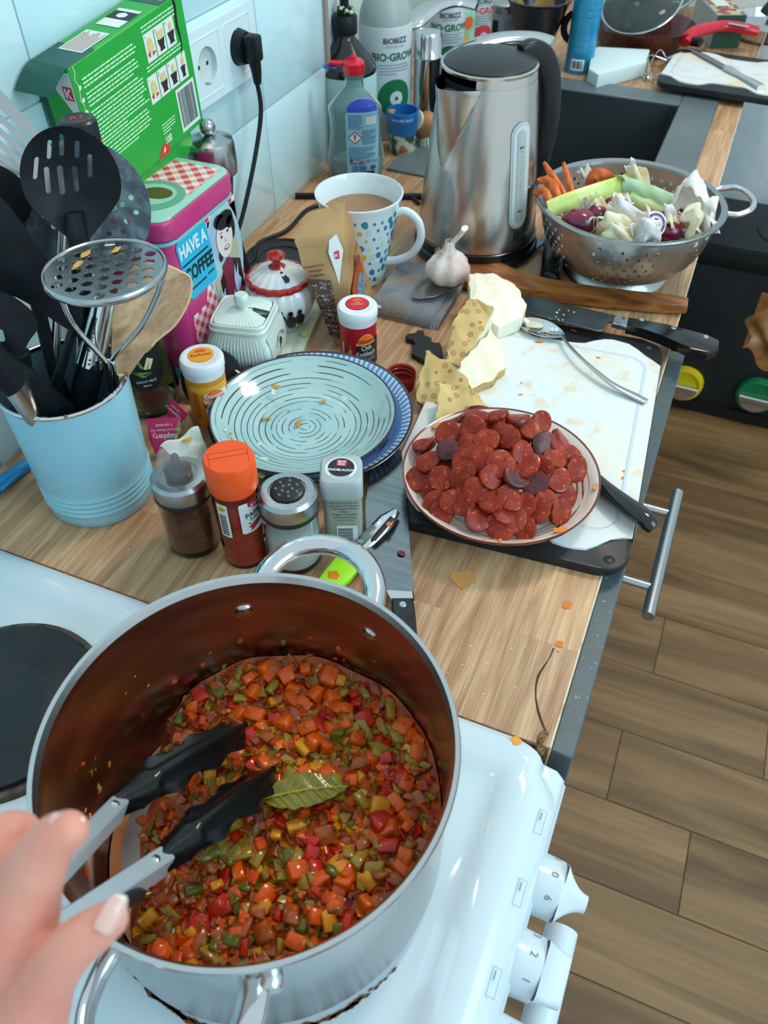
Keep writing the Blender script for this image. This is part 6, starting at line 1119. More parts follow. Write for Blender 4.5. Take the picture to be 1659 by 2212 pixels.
# ================================================================ kettle and the far end of the worktop
KS = M('kettle_steel', 'cbc7c2', .24, 1., bump=.10, bscale=240, stretch=(1, 1, .04)); kt = thing('electric_kettle', 'brushed steel electric kettle with black lid, handle and round black base', 'kettle', (.3055, 1.033, 0)); K0 = math.radians(241)
kr = lambda z: .0805 - .0225 * max(0, (z - .028) / .208) ** 1.2
def kf(a, r, z):
    da = (a - K0 + math.pi) % (2 * math.pi) - math.pi; s = max(0, (z - .128) / .092); hw = math.radians(36) * min(1, s) ** .85
    if hw > .02 and abs(da) < hw: r += .021 * min(1.05, s) * (1 - abs(da) / hw)
    return (r * math.cos(a), r * math.sin(a), z)
zz = [.028 + .196 * i / 56 for i in range(57)]
obj('kettle_body', lathe([(.079, .026)] + [(kr(z), z) for z in zz], 240, fn=kf), KS, kt, ang=14); obj('inner_wall', lathe([(.0540, .224), (.0555, .18), (.056, .15), (0, .15)], 64), M('kettle_dark', '3c4246', .4, .7), kt)
obj('top_collar', lathe([(kr(.224), .220), (.0592, .226), (.0580, .2365), (.0560, .2375), (.0560, .22)], 96, a0=K0 + .55, a1=K0 + 6.2832 - .55), KS, kt); obj('collar_band', lathe([(.0585, .2335), (.0590, .2365), (.0560, .2375)], 96), KS, kt)
obj('lid', lathe([(.0562, .2362), (.0550, .2395), (.045, .2435), (.025, .2462), (0, .247)], 72), M('lid_black', '1b2429', .38), kt, label='domed matt black lid'); obj('spout_filter', tube([(.050 * math.cos(K0), .050 * math.sin(K0), .205), (.058 * math.cos(K0), .058 * math.sin(K0), .215)], 1, 12, flat=(.016, .004)), BLK, kt)
obj('power_base', lathe([(0, 0), (.084, 0), (.086, .003), (.086, .010), (.083, .014), (.0815, .0145), (.0815, .0155), (.083, .017), (.0825, .026), (.080, .0275), (0, .0275)], 96), M('base_black', '0c0f11', .25, coat=.2), kt)
b = bmesh.new(); H0 = math.radians(52); P_ = [(.045, .238), (.060, .2395), (.078, .230), (.093, .205), (.101, .165), (.101, .125), (.096, .090), (.084, .066)]; tube(smooth_path([(r * math.cos(H0), r * math.sin(H0), z) for r, z in P_], 6), [.8, 1, 1.1, 1.1, 1.05, 1.0, .95, .8], 16, b, flat=(.0135, .0095, 1), up=(math.sin(H0), -math.cos(H0), 0)); obj('handle', b, M('handle_black', '12171b', .35), kt, label='thick curved black handle')
mg = cyl(lambda z: kr(z) + .0004, 329); 
for nm, w, h_, c_, hh in (('gauge_frame', .031, .130, 'b4bfc2', .0006), ('gauge_window', .025, .123, 'c2ccce', .0012), ('gauge_strip', .0130, .112, 'a8b2b0', .0018)): decal(nm, [rrect(w, h_, w * .49, 8, 0, .122)], M(nm, c_, .15, coat=.5), mg, kt, hh, .004)
text('MAX', .0035, BLK, mg, kt, 0, .158, h=.0022, bold=.02); text('1.7', .003, BLK, mg, kt, 0, .153, h=.0022); text('MIN', .0035, BLK, mg, kt, 0, .080, h=.0022, bold=.02); decal('gauge_marks', [circ(0, .146 - .005 * k, .0005, 8) for k in range(12)], BLK, mg, kt, .0022); decal('switch_logo', [rrect(.010, .012, .001, 2, .0, .045)], M('emboss_grey', '8d9094', .3, 1.), mg, kt, .0005)
# blue cutlery handle and whisk-type handle beside the base
t = thing('blue_cutlery_handle', 'blue steel cutlery handle poking out from under the kettle base', 'cutlery'); obj('handle', tube([at(1075, 567, .006), at(1120, 550, .007), at(1160, 528, .007), at(1172, 524, .0065)], [.7, .9, 1.1, .8], 12, flat=(.0075, .0022), up=(0, 0, 1)), M('blue_steel', '4f7f9c', .3, .8), t)
t = thing('whisk', 'black and steel handle with a hanging hole lying between kettle and colander', 'kitchen utensil'); o = tube([at(1205, 470, .0115), at(1195, 520, .0115), at(1188, 598, .0115)], [.9, 1, 1.05], 20, flat=(.0125, .0105), up=(0, 0, 1)); obj('handle', o, M('gunmetal', '4b5052', .3, .9), t); p, q = at(1184, 578, .0215), at(1190, 560, .0215); obj('hanging_hole', tube([p, q], 1, 12, flat=(.0050, .0018), up=(0, 0, 1), roundcap=True), BLK, t); p = at(1187, 600, .0115); obj('end_cap', ball(.0115, p, (1, .5, .85), 2), BLACKP, t)
# colander -----------------------------------------------------------
co = thing('colander', 'dented steel colander with loop handles full of vegetable peelings at the worktop edge', 'colander', (.502, 1.040, 0)); CS_ = M('colander_steel', 'c8cbcc', .30, 1., bump=.6, bscale=60, col2='a4a8aa', scale=30)
cr = lambda t: (.060 + .050 * math.sin(t * math.pi / 2) ** .8, .017 + .080 * (1 - math.cos(t * math.pi / 2)) ** .9)
pr = [(.0, .015), (.03, .0155), (.052, .0165)] + [cr(t / 26) for t in range(1, 27)]; b = lathe(pr, 200); b.faces.ensure_lookup_table(); dl = []
for j in range(3, 26):
    for i in range(200):
        if (j % 2 == 1) and (i + (2 if j % 4 == 1 else 0)) % 4 == 0 and (i // 12) % 3 != 2: dl.append(b.faces[(j - 1) * 200 + i + (0)]) if (j - 1) * 200 + i < len(b.faces) else None
bmesh.ops.delete(b, geom=list(set(dl)), context='FACES'); obj('perforated_bowl', b, CS_, co)
obj('rim', lathe([(.1095, .096), (.1105, .0990), (.1175, .1005), (.1190, .0990), (.1188, .0965), (.1178, .0965), (.1160, .0980), (.1110, .0965), (.1095, .096)], 128), M('rim_steel', '9da4a8', .3, 1., bump=.2, bscale=150), co); obj('foot_ring', lathe([(.058, .018), (.060, .012), (.068, .006), (.0700, .001), (.0670, .0), (.0655, .004), (.057, .010)], 96), CS_, co)
for a_ in (24,):
    A = math.radians(a_); c_, s_ = math.cos(A), math.sin(A); P_ = [(.113, -.034), (.128, -.036), (.146, -.028), (.155, 0), (.146, .028), (.128, .036), (.113, .034)]; obj('loop_handle', tube(smooth_path([(x * c_ - y * s_, x * s_ + y * c_, .094 + .004 * (x > .14)) for x, y in P_], 6), .0038, 14), CHROME, co)
def ribbon(nm, label, cat, pts, w, mat, group, th=.0012, wav=0., curl=0.):
    t = thing(nm, label, cat, (0, 0, 0), 0, group); P = smooth_path([at(a, b_, z) for a, b_, z in pts], 6); n = len(P)
    def f(u, v):
        i = min(n - 1, int(u * (n - 1))); d = (P[min(i + 1, n - 1)] - P[max(i - 1, 0)]).normalized(); toc = (CP - P[i]).normalized(); s = toc.cross(d).normalized(); k = math.sin(math.pi * min(.97, max(.06, u))) ** .35 if cat != 'leek' else .9 + .1 * math.sin(u * 3)
        return P[i] + s * ((v - .5) * w * k) + toc * (wav * math.sin(u * 19 + v * 6) - curl * (2 * v - 1) ** 2)
    obj('peel', sheet(f, n - 1, 6, th), mat, t, ang=80); return t
CRT = M('carrot_peel', 'e8702a', .45, col2='c45a26', scale=60, bump=.5, bscale=300); LKG = M('leek_green', 'b4cc5c', .35, col2='dbe6a4', scale=20, bump=.3, bscale=150, sss=.1); LKP = M('leek_pale', 'c3dcc0', .4, col2='a6c896', scale=20); GSK = M('garlic_paper', 'f6f2ea', .55, col2='e0d2cc', scale=70, bump=.6, bscale=160, sss=.15); GSK2 = M('garlic_paper_cream', 'f2eccc', .5, col2='e6d2a0', scale=60, bump=.5, bscale=130, sss=.15)
for i, (lb, P_, w) in enumerate([('tall pointed carrot peel standing up at the left rim of the colander', [(1225, 430, .10), (1203, 395, .11), (1174, 350, .125)], .009), ('second upright pointed carrot peel right of the tallest', [(1240, 425, .10), (1228, 390, .112), (1217, 350, .125)], .008), ('broad carrot peel curling over the left rim of the colander', [(1212, 440, .10), (1190, 395, .115), (1160, 390, .112)], .011), ('lowest carrot peel drooping outside the left rim of the colander', [(1190, 440, .102), (1175, 412, .110), (1152, 420, .10)], .010), ('rounded carrot peel curl behind the leek in the colander', [(1272, 410, .095), (1285, 382, .112), (1308, 385, .110), (1322, 400, .10)], .020), ('carrot peel at the right side of the colander heap', [(1455, 500, .09), (1480, 480, .095), (1505, 498, .088)], .018)]): ribbon('carrot_peel', lb, 'carrot', P_, w, CRT, 'carrot peels in the colander', .001, .001, .002)
ribbon('leek_leaf', 'long green leek leaf lying from left rim to centre of the colander', 'leek', [(1185, 452, .098), (1230, 435, .104), (1300, 412, .110), (1360, 392, .112)], .022, LKG, 'leek leaves in the colander', .0015, .0001, .004); ribbon('leek_leaf', 'green leek leaf slanting down to the right in the colander', 'leek', [(1360, 425, .104), (1400, 440, .102), (1450, 462, .094)], .018, LKG, 'leek leaves in the colander', .0015, .0006, .005); ribbon('leek_leaf', 'pale translucent leek leaf over the right half of the colander', 'leek', [(1345, 395, .114), (1390, 412, .114), (1430, 428, .110), (1460, 440, .106)], .019, LKP, 'leek leaves in the colander', .001, .0008, .004)
rq = random.Random(31)
def crumple(nm, label, cat, c, s, mat, group, seed, tall=1.):
    r = random.Random(seed); t = thing(nm, label, cat, at(*c), r.uniform(0, 360), group); a, b_, c2, d = (r.uniform(2, 5) for _ in range(4)); p1, p2 = r.uniform(0, 6), r.uniform(0, 6)
    def f(u, v):
        x, y = u - .5, v - .5; rad = 1 - .12 * math.sin(5 * math.atan2(y, x) + p1) * min(1, math.hypot(x, y) * 3); return (s * x * rad * 1.1, s * y * rad * .8 * tall, s * (.38 * math.sin(a * x * 1.9 + p1) + .30 * math.cos(b_ * y * 2.2 + p2) + .09 * math.sin(16 * x + 11 * y) + .05 * math.sin(26 * y + p2)))
    obj('skin', sheet(f, 16, 16, .0005), mat, t, ang=180, rot=(r.uniform(-35, 35), r.uniform(-35, 35), 0)); return t
for i, (x, y, z, s, lb) in enumerate([(1320, 455, .108, .030, 'left of centre beside the leek'), (1267, 440, .110, .022, 'on the left end of the long leek leaf'), (1310, 470, .104, .038, 'in front of the leek, pinkish'), (1345, 455, .110, .026, 'in the middle of the heap'), (1375, 395, .120, .040, 'at the top of the heap'), (1362, 365, .118, .018, 'small, near the back rim'), (1360, 480, .108, .046, 'large, at the front centre'), (1400, 490, .106, .036, 'front centre, right of the large one'), (1335, 505, .100, .040, 'lowest at the front rim'), (1380, 510, .100, .040, 'flat at the front rim'), (1465, 470, .112, .030, 'at the right, in front of the pale leek'), (1500, 435, .124, .044, 'tall one at the right'), (1490, 490, .108, .034, 'right front, cream'), (1520, 492, .104, .026, 'nearest the right rim'), (1265, 385, .112, .020, 'white one near the upright carrot peels'), (1280, 490, .098, .020, 'small one on the red onion'), (1430, 500, .100, .028, 'beside the onion ring')]): crumple('garlic_skin', 'papery garlic skin ' + lb, 'garlic', (x, y, z - .012), s, GSK if i % 4 else GSK2, 'garlic skins in the colander', 40 + i, 1.4 if 'tall' in lb else 1)
ON = M('red_onion_skin', '8e1040', .22, col2='44102e', scale=30, coat=.5)
for i, (x, y, s, lb) in enumerate([(1250, 480, .022, 'shiny magenta red onion piece at the front left of the colander'), (1290, 462, .015, 'purple onion piece behind the pinkish garlic skin'), (1325, 448, .018, 'dark purple onion skin in the middle of the heap'), (1440, 480, .018, 'dark red onion skin right of the onion ring'), (1418, 455, .012, 'pointed violet onion skin by the pale leek'), (1445, 500, .016, 'dark onion skin at the front right rim')]): t = thing('red_onion_piece', lb, 'onion', at(x, y, .088), 40 * i, 'red onion pieces in the colander'); obj('onion_shell', ball(s, (0, 0, 0), (1, .8, .75), 3, jit=.03), ON, t)
t = thing('onion_ring', 'white and violet onion ring slice at the front of the colander', 'onion', at(1412, 485, .100)); 
for r, c_ in ((.015, 'e6dce6'), (.0115, '8a5a9a'), (.0095, 'e2d6e4')): obj('ring_layer', lathe([(r - .002, -.003), (r, -.0032), (r + .0005, 0), (r, .0032), (r - .002, .003)], 32), M('onion_' + c_, c_, .3), t, rot=(58, 25, 20))
o = thing('peel_heap', 'mixed vegetable scraps filling the bottom of the colander', 'scraps', (.502, 1.040, 0)); tag(o, kind='stuff'); obj('scrap_bed', sheet(lambda u, v: ((.092 * u) * math.cos(6.2832 * v), (.092 * u) * math.sin(6.2832 * v), .078 + .006 * math.sin(9 * u + 20 * v) - .012 * u * u), 20, 60, .004), M('scrap_mix', '9c6a3c', .6, col2='5a2436', scale=50, bump=1., bscale=80, col3='d8ccb0', s3=60, t3=(.5, .56)), o).__setitem__('kind', 'stuff')
# bottles by the wall -------------------------------------------------
CLP = M('clear_plastic', 'a9c2c4', .12, trans=.75, ior=1.12); t = thing('dish_soap_bottle', 'clear waisted plastic bottle with blue label and red flip cap beside the wall', 'bottle', (.062, 1.170, 0), 22)
W_ = lambda z: .0415 + .0035 * math.cos((z - .02) * 55) * (z < .115) - (0 if z < .105 else (z - .105) * .75 * (1 + (z - .105) * 9)); ef = lambda a, r, z: (r * math.cos(a), r * .58 * math.sin(a) if z < .138 else r * (.58 + .42 * min(1, (z - .138) / .010)) * math.sin(a), z)
obj('bottle_body', lathe([(0, 0), (.038, 0)] + [(max(.0135, W_(z / 1000)), z / 1000) for z in range(2, 150, 6)] + [(.0135, .151)], 64, fn=ef), CLP, t); obj('neck', lathe([(.0142, .147), (.0142, .155), (0, .155)], 32), M('neck_grey', '5b7070', .3), t); obj('liquid', lathe([(0, .002), (.036, .002), (.0395, .01), (.039, .030), (0, .030)], 48, fn=ef), M('grey_liquid', '9fb4b4', .2), t)
obj('flip_cap', lathe([(.0155, .154), (.0158, .156), (.0158, .167), (.013, .1705), (.005, .1715), (.0045, .176), (0, .1765)], 40), M('cap_red', 'd4122e', .25, coat=.3), t, label='red cap'); obj('open_lid', box(.022, .010, .006, (-.026, 0, .166), .002, 2), M('cap_red', 'd4122e'), t); obj('blue_tag', box(.020, .014, .0015, (-.034, 0, .1615), .0005, 1), M('tag_blue', '1450b8', .3), t)
ms = lambda a_, b_, h=0: (lambda a: Vector((a, -(W_(b_) * .58) * math.sqrt(max(.05, 1 - (a / max(.02, W_(b_))) ** 2)) - .0008 - h, b_)))(.011 + (a_ - .009) * 1.28); LC = .009
lo = [(LC - .0185, .006), (LC - .0195, .10)] + [(LC + .0185 * -math.cos(math.pi * i / 12), .104 + .019 * math.sin(math.pi * i / 12)) for i in range(13)] + [(LC + .0195, .10), (LC + .0185, .006)]
decal('blue_label', [lo], M('label_lightblue', '8fc8dc', .35), ms, t, .0002, .004); decal('label_arch', [[(LC + .0180 * -math.cos(math.pi * i / 12), .106 + .0165 * math.sin(math.pi * i / 12)) for i in range(13)]], M('label_blue', '1a3ab0', .35), ms, t, .0006, .004)
TB = M('text_blue', '2a62a0', .5); decal('label_text', lines(LC - .016, .102, .017, 10, .0022, .0009, rd) + lines(LC + .000, .079, .017, 10, .0021, .0009, rd) + lines(LC - .0165, .055, .033, 8, .0022, .0009, rd), TB, ms, t, .0006); decal('tick_panel', [R4(LC + .0045, .087, .012, .012)], WHT, ms, t, .0006, .004); decal('hazard_diamond', [[(LC - .0085, .0600), (LC + .0005, .0690), (LC - .0085, .0780), (LC - .0175, .0690)]], M('hazard_red', 'c02a40', .4), ms, t, .0008, .004); decal('hazard_white', [[(LC - .0085, .0618), (LC - .0013, .0690), (LC - .0085, .0762), (LC - .0157, .0690)]], WHT, ms, t, .0012, .004); text('!', .011, BLK, ms, t, LC - .0085, .0692, h=.0016, bold=.03)
decal('photo_strip', [R4(LC - .0155, .030, .0185, .008)], M('photo_navy', '3a3a80', .4, col2='b8a8c8', scale=200), ms, t, .0008, .004); text('657 ml', .0048, TB, ms, t, LC + .0105, .034, h=.0010, bold=.02, shear=.2); decal('barcode', barcode(LC - .013, .020, .018, .008, rd, 18), TB, ms, t, .0008); decal('black_panel', [R4(LC - .014, .010, .028, .009)], BLK, ms, t, .0008, .004); decal('round_mark', [circ(LC + .0125, .024, .0035)], TB, ms, t, .0008)
t = thing('black_cap_bottle', 'tall white bottle with big glossy black shoulder and pump neck against the wall', 'bottle', (.014, 1.247, 0)); t.scale = (1.12, 1.12, 1.0); obj('bottle_body', lathe([(0, 0), (.040, 0), (.042, .006), (.042, .128), (.040, .132)], 64), M('white_wrap', 'a9cdcf', .45, col2='9cc4c8', scale=20), t); obj('black_shoulder', lathe([(.042, .128), (.0425, .134), (.040, .141), (.026, .158), (.0165, .170), (.0135, .174), (.0135, .183)], 64), M('shoulder_black', '0d1114', .12, coat=.5), t); obj('neck_collar', lathe([(0, .180), (.0165, .180), (.0168, .183), (.0168, .202), (.015, .205), (0, .205)], 40), BLACKP, t); obj('pump_stub', lathe([(.010, .204), (.010, .214), (.006, .216), (.006, .235), (0, .235)], 24), BLACKP, t)
b = bmesh.new(); rv = random.Random(5)
for i in range(14): ball(rv.uniform(.0015, .0035), (rv.uniform(-.002, .016), rv.uniform(-.012, .004), .207 + rv.uniform(0, .010)), sub=1, bm=b, jit=.2)
obj('dried_foam', b, M('pale_green_crust', 'b9cfae', .7), t).__setitem__('kind', 'stuff')
WB = M('bottle_white', 'c3ccd2', .35); MGB = M('bottle_grey', '9aa8a6', .35); GN = M('print_green', '0e6a40', .4)
def bio(nm, label, c, r, h, rot, extra=0, col=GN):
    t = thing(nm, label, 'bottle', (c[0], c[1], 0)); obj('bottle_body', lathe([(0, 0), (r - .003, 0), (r, .004), (r, h * .72), (r - .001, h * .735)], 64), WB, t); obj('shoulder', lathe([(r - .001, h * .735), (r - .003, h * .79), (r * .72, h * .90), (r * .4, h * .97), (0, h)], 64), MGB, t)
    mc = cyl(r + .0002, toward(*c) + rot); text('BIOBIZZ', .011, BLK, mc, t, 0, h * .655, h=.0003, cell=.003, bold=.02); text('FROM THE CORE', .004, M('soft_print', '7a8a90', .5), mc, t, 0, h * .620, h=.0003, cell=.003); text('BIO·GROW', .0155, col, mc, t, 0, h * .555, h=.0003, cell=.003, bold=.03); decal('small_text', lines(-.028, h * .51, .056, 4, .0045, .0014, rd), M('soft_print', '7a8a90'), mc, t, .0003, .003)
    decal('ring_outer', [circ(0, h * .29, h * .125, 32)], col, mc, t, .0003, .003); decal('ring_inner', [circ(.002, h * .29, h * .048, 24)], WB, mc, t, .0006, .003); decal('ring_dot', [circ(.002, h * .29, h * .013, 16)], col, mc, t, .0009, .003); return t
bio('fertiliser_bottle', 'large white bottle with a grey dome shoulder and green ring logo left of the faucet', (.036, 1.352), .0435, .235, 22)
bio('fertiliser_bottle', 'white bottle with green ring logo half hidden right of the faucet column', (.060, 1.585), .034, .20, 12)
t = bio('fertiliser_bottle', 'white bottle with a red ring logo behind the kettle lid', (.066, 1.760), .029, .17, 24, col=M('ring_red', 'd8404a', .4))
t = thing('plant_food_bottle', 'green bottle with an orange and yellow fruit photo label behind the kettle', 'bottle', (.052, 1.690, 0)); obj('bottle_body', lathe([(0, 0), (.028, 0), (.029, .004), (.029, .15), (.012, .175), (0, .176)], 48), M('label_leafgreen', '4fae4a', .35, col2='b9dce0', scale=18), t); mc = cyl(.0292, toward(.052, 1.690) + 12)
for x, z, r, c_ in ((-.012, .045, .010, 'f0702a'), (.006, .058, .012, 'd8b030'), (-.010, .085, .010, 'f07a30'), (.012, .090, .011, 'e8622a'), (.010, .032, .009, 'c8a82c'), (-.006, .118, .008, 'e0dc30')): decal('fruit_print', [circ(x, z, r, 20)], M('fruit_' + c_, c_, .4), mc, t, .0003, .003)
t = thing('label_jar', 'low grey jar with white text label left of the coffee filter holder', 'jar', (.100, 1.835, 0)); obj('jar', lathe([(0, 0), (.030, 0), (.031, .003), (.031, .075), (.0, .075)], 48), M('jar_lilac', 'a8b0bc', .3), t); obj('jar_lid', lathe([(.032, .075), (.033, .078), (.033, .088), (.030, .091), (0, .091)], 48), STEEL, t); mc = cyl(.0312, toward(.1, 1.835)); decal('text_block', lines(.000, .062, .022, 9, .0045, .002, rd), M('soft_print', '7a8a90'), mc, t, .0003, .003); decal('dark_block', [R4(-.026, .012, .014, .050)], BLK, mc, t, .0003, .003)
t = thing('blue_jar', 'small jar with a blue collar and picture label in front of the green ring bottle', 'jar', (.0935, 1.2870, 0)); obj('jar', lathe([(0, 0), (.021, 0), (.0225, .003), (.0240, .034)], 48), M('jar_picture', '3c4a3c', .3, col2='c9c4b0', scale=50, thr=(.45, .55), col3='b0502c', s3=30), t); obj('blue_collar', lathe([(.0240, .032), (.0250, .046), (.0262, .049), (.0266, .062), (.0262, .066), (.024, .066), (.0235, .05), (0, .05)], 48), M('collar_blue', '1766a4', .3, coat=.3), t); text('NATURE FRUIT', .0055, WHT, cyl(.0268, toward(.0935, 1.287)), t, 0, .0575, h=.0003, cell=.003); obj('yellow_residue', ball(.006, (-.014, -.012, .066), (1, .8, .4), 2, jit=.3), M('honey', 'b08a3c', .2), t)
t = thing('dish_brush', 'wooden dish brush head with pale bristles behind the blue jar', 'brush', (.122, 1.318, .034)); obj('brush_head', ball(.021, (0, 0, 0), (.95, .85, 1.15), 3), M('beech_wood', 'a8794c', .5, col2='956438', scale=40), t, rot=(0, 30, 0)); obj('pale_face', lathe([(0, .0), (.016, 0), (.0165, .004), (0, .005)], 32), M('pale_face', 'd9dfb8', .5), t, rot=(60, -50, 0), loc=(-.013, -.008, .010)); b = bmesh.new()
for i in range(16): a = i * .393; tube([(.010 * math.cos(a) + .004, .010 * math.sin(a), -.014), (.014 * math.cos(a) + .006, .014 * math.sin(a), -.033)], .0018, 6, b)
obj('bristles', b, M('bristle', 'c9ccae', .6), t)
# faucet --------------------------------------------------------------
t = thing('kitchen_faucet', 'chrome single-lever kitchen faucet behind the kettle', 'faucet', (.1005, 1.378, 0)); obj('faucet_body', lathe([(0, 0), (.027, 0), (.027, .004), (.0225, .007), (.0225, .118), (.0232, .119), (.0232, .122), (.0225, .123), (.0225, .150), (.020, .157), (0, .160)], 64), CHROME, t); FL = t.location.copy()
obj('lever', tube(smooth_path([at(874, 74, .138) - FL, at(893, 48, .158) - FL, at(935, 16, .168) - FL, at(985, 4, .170) - FL, at(1030, 14, .165) - FL], 6), [.5, 1.0, .9, .8, .6], 20, flat=(.022, .0095), up=(0, 0, 1)), CHROME, t, label='curved chrome lever')
obj('spout', tube(smooth_path([at(925, 165, .070) - FL, at(960, 135, .095) - FL, at(1010, 104, .115) - FL, at(1080, 84, .123) - FL, at(1150, 82, .123) - FL, at(1192, 92, .119) - FL], 6), [1.1, 1, 1, .95, .95, .9], 24, flat=(.019, .010), up=(0, 0, 1)), CHROME, t); q = at(1174, 92, .119) - FL; obj('aerator', lathe([(0, -.026), (.0125, -.026), (.0140, -.022), (.0145, .002), (0, .002)], 32), CHROME, t, loc=tuple(q))
# far row ---------------------------------------------------------------
t = thing('filter_holder', 'black plastic coffee filter cone with a used brown paper filter beside the blue can', 'coffee filter', (.182, 1.775, 0)); t.scale = (1.22, 1.22, 1.15); obj('cone', lathe([(0, .0), (.034, 0), (.034, .004), (.026, .010), (.028, .030), (.0485, .098), (.0515, .1005), (.052, .103), (.049, .1035), (.0465, .098), (.026, .035), (0, .033)], 64), M('cone_black', '151a22', .28, coat=.2), t); FP = M('brown_filter_paper', '8a6e40', .7, col2='b08a4a', scale=30, bump=.4, bscale=60)
obj('paper_filter', lathe([(.047, .100), (.0445, .092), (.026, .045), (0, .042)], 48, fn=lambda a, r, z: (r * math.cos(a), r * math.sin(a), z + .004 * math.sin(5 * a) * (z > .09))), FP, t, label='brown used paper filter'); obj('loop_grip', tube([(.060 + .016 * math.cos(a / 4), .0, .062 + .021 * math.sin(a / 4)) for a in range(25)], .0055, 12, closed=True), BLACKP, t, rot=(0, 0, 10))
t = thing('blue_spray_can', 'tall turquoise-blue cylindrical can with barcode standing on the far sink rim', 'can', (.277, 1.775, 0)); obj('can_body', lathe([(0, 0), (.0265, 0), (.0275, .002), (.0275, .20), (.025, .21), (0, .21)], 48), M('can_blue', '1a93bc', .3, col2='0f7fae', scale=30, stretch=(.2, .2, 4), coat=.3), t); mc = cyl(.0276, toward(.277, 1.775)); decal('barcode_label', [R4(-.016, .008, .026, .020)], WHT, mc, t, .0002, .003); decal('barcode', barcode(-.0135, .011, .020, .014, rd, 22), BLK, mc, t, .0005, .003); decal('fine_text', lines(-.014, .150, .026, 34, .0033, .0008, rd), M('text_pale_blue', '7cc4dc', .4), mc, t, .0003, .003)
t = thing('white_sponge', 'white block sponge lying behind the sink beside the blue can', 'sponge'); slab('block', [(1293, 161), (1396, 133), (1404, 106), (1290, 100), (1278, 112), (1272, 148)], .028, .028, M('sponge_white', 'd2e6e8', .85, bump=.3, bscale=200), t, .003, 2)
t = thing('wire_whisk', 'small wire whisk loops lying between the sponge and the far cutting board', 'whisk'); b = bmesh.new()
for P_ in ([(1442, 132, .02), (1400, 112, .018), (1378, 130, .02), (1395, 160, .006), (1410, 178, .003)], [(1440, 128, .02), (1425, 108, .03), (1400, 150, .02), (1410, 180, .003)], [(1445, 135, .02), (1420, 165, .006), (1385, 165, .004), (1380, 155, .01)], [(1440, 130, .02), (1402, 120, .03), (1405, 158, .02), (1412, 184, .003)], [(1442, 135, .015), (1415, 150, .01), (1390, 172, .003), (1420, 170, .003)]): tube(smooth_path([at(*p) for p in P_], 5), .0011, 6, b)
obj('wire_loops', b, CHROME, t); obj('whisk_handle', tube([at(1440, 130, .018), at(1470, 118, .02)], .006, 12), STEEL, t)
PRD = M('dark_red_enamel', '3a0f16', .15, coat=.5, col2='5a1418', scale=12); t = thing('frying_pan', 'dark red and black pan with a glass lid resting on it behind the sponge', 'pan', (.362, 1.965, 0)); obj('pan_body', lathe([(0, .002), (.075, 0), (.082, .004), (.103, .044), (.106, .046), (.101, .044), (.080, .008), (0, .006)], 64), PRD, t); obj('pan_stub', tube([(.095, -.030, .030), (.125, -.045, .034)], .009, 12), BLACKP, t)
t = thing('glass_lid', 'domed glass pot lid with steel rim lying tilted in the dark red pan', 'lid', (.350, 1.975, .078)); t.rotation_euler = (math.radians(30), math.radians(-10), 0); t.scale = (.86, .86, .86); obj('glass_dome', lathe([(.092, 0), (.085, .008), (.06, .018), (.03, .023), (0, .025)], 64), M('smoked_glass', '6a8480', .05, trans=.7, ior=1.2), t); obj('steel_band', tube([(.093 * math.cos(a / 10), .093 * math.sin(a / 10), 0) for a in range(63)], .0028, 10, closed=True), CHROME, t); obj('lid_knob', lathe([(.006, .024), (.006, .034), (.016, .040), (.017, .046), (0, .050)], 32), BLACKP, t); obj('knob_arch', tube(smooth_path([(-.025, 0, .022), (-.012, 0, .038), (.012, 0, .038), (.025, 0, .022)], 5), .003, 10), CHROME, t)
t = thing('pot_lid', 'second larger glass lid standing behind the frying pan', 'lid', (.34, 2.20, .110)); t.rotation_euler = (math.radians(55), 0, 0); obj('glass_dome', lathe([(.12, 0), (.10, .012), (.05, .024), (0, .028)], 64), M('smoked_glass', '6a8480'), t); obj('steel_band', tube([(.121 * math.cos(a / 10), .121 * math.sin(a / 10), 0) for a in range(63)], .003, 10, closed=True), CHROME, t)
BRD2 = board('second white and black cutting board overhanging the worktop at the far corner', (.570, 1.800, .012), -3, .255, .215)
t = thing('tea_carton', 'small carton with red, green and white floral print behind the red peeler handle', 'box', (.500, 2.090, 0), 24); cb_ = obj('carton', box(.060, .150, .062, (0, 0, .031), .001, 1), M('carton_white', 'b9c6cc', .5), t, smooth=False); tpm = plane((-.030, -.075, .0622), (1, 0, 0), (0, 1, 0)); decal('floral_print', [R4(.002, .002, .056, .146)], M('floral', 'b01a3c', .4, col2='c9c49a', scale=45, thr=(.47, .53), col3='3c6a34', s3=35, t3=(.56, .6)), tpm, cb_, .0002); decal('white_panel', [R4(.014, .06, .030, .05)], PN, tpm, cb_, .0005); fr = plane((-.030, -.0752, 0), (1, 0, 0), (0, 0, 1)); decal('green_end', [[(0, 0), (.060, 0), (.060, .062), (0, .062)]], M('end_green', '1f4a38', .5), fr, cb_, .0002)
t = thing('red_peeler', 'vegetable peeler with a thick glossy red curved handle on the far cutting board', 'peeler'); obj('red_handle', tube(smooth_path([at(1478, 92, .030), at(1500, 70, .042), at(1560, 56, .046), at(1610, 62, .044), at(1636, 68, .040)], 6), [1.0, 1.15, 1.0, 1.0, .9], 18, flat=(.0125, .010)), M('gloss_red', 'c8152e', .22, coat=.4), t); obj('steel_clip', tube([at(1575, 50, .054), at(1618, 58, .053)], 1, 10, flat=(.005, .0015), up=(0, 0, 1)), CHROME, t)
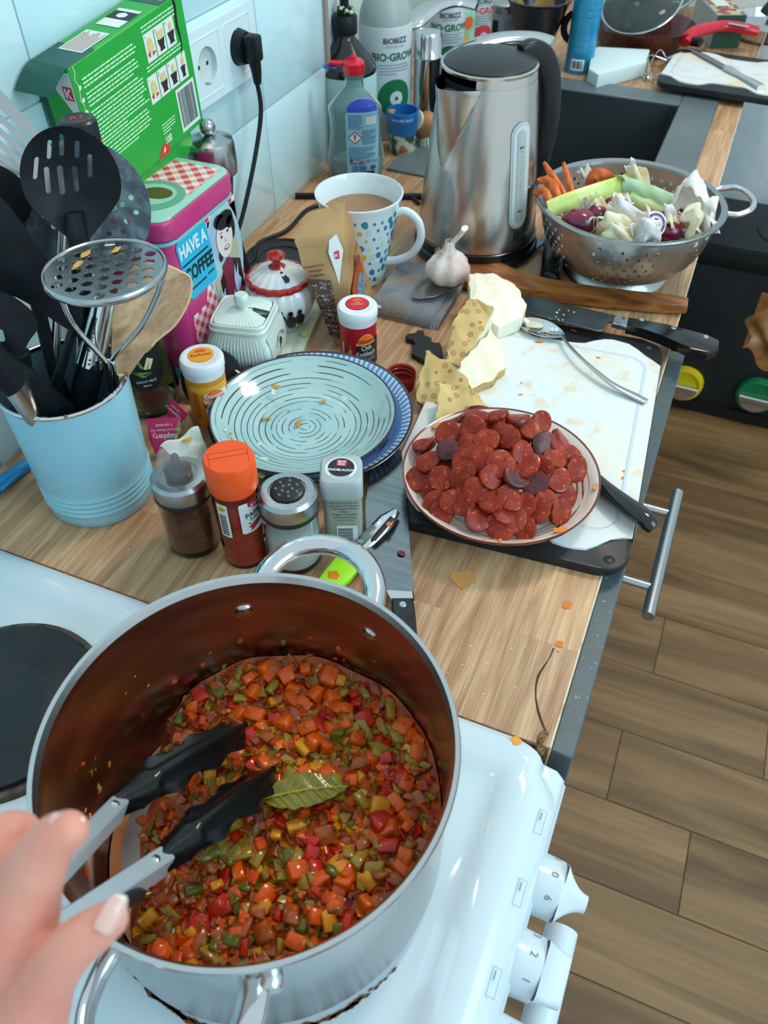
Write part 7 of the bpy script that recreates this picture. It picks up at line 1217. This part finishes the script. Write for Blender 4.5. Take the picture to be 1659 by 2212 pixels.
t = thing('dinner_knife', 'table knife with a fluted steel handle lying on the far cutting board', 'knife'); z_ = .0285; obj('blade', tube([at(1488, 103, z_), at(1520, 120, z_), at(1568, 146, z_)], [.6, 1, 1], 10, flat=(.0085, .0010), up=(0, 0, 1)), M('dull_blade', '8e8a86'), t); obj('handle', tube([at(1566, 145, z_), at(1574, 149, z_ + .001), at(1600, 164, z_), at(1640, 186, z_), at(1645, 190, z_)], [.8, 1.1, .75, 1.15, 1.0], 14, flat=(.0085, .0050), up=(0, 0, 1)), CHROME, t)
t = thing('steel_pan_lid', 'round pan with black angled handle at the far right corner of the worktop', 'pan', (.612, 2.150, 0)); obj('pan_body', lathe([(0, .004), (.085, .002), (.092, .01), (.096, .028), (.098, .030), (.094, .028), (.088, .012), (0, .008)], 64), CHROME, t); obj('pan_handle', tube(smooth_path([(-.02, -.04, .05), (.0, -.01, .085), (.01, .02, .16), (.012, .03, .24)], 5), 1, 14, flat=(.016, .009)), BLACKP, t)
t = thing('utensil_shaft', 'lime green silicone pastry spatula head with a steel channel handle behind the pot', 'spatula'); LM = M('lime_silicone', '9be01e', .4, sss=.1)
slab('silicone_head', [(687, 1252), (722, 1205), (752, 1190), (785, 1215), (757, 1250), (735, 1268), (700, 1268)], .010, .006, LM, t, .0012, 2, label='lime green silicone head'); p = at(720, 1242, .0102); obj('orange_smear', ball(.0055, (p.x, p.y, .0102), (1, 1, .12), 2, jit=.25), OIL, t)
obj('steel_handle', tube([at(765, 1205, .010), at(800, 1160, .017), at(835, 1125, .022), at(856, 1104, .0225)], [.85, 1, 1.05, .5], 12, flat=(.0085, .0040), up=(0, 0, 1)), CHROME, t); p0_, p1_ = at(806, 1166, .0225), at(848, 1118, .0265); obj('handle_groove', tube([p0_, p1_], 1, 8, flat=(.0028, .0010), up=(0, 0, 1)), BLK, t); p = at(838, 1132, .027); obj('carrot_scrap', ball(.0025, p, (1, 1.4, .6), 1, jit=.3), CRT, t)
# ---------------------------------------------------------------- lift the whole kitchen onto its floor (worktop 0.9 m high)
for o in S.objects:
    if o.parent is None and o.type in ('MESH', 'EMPTY', 'CURVE'): o.location.z += TOP
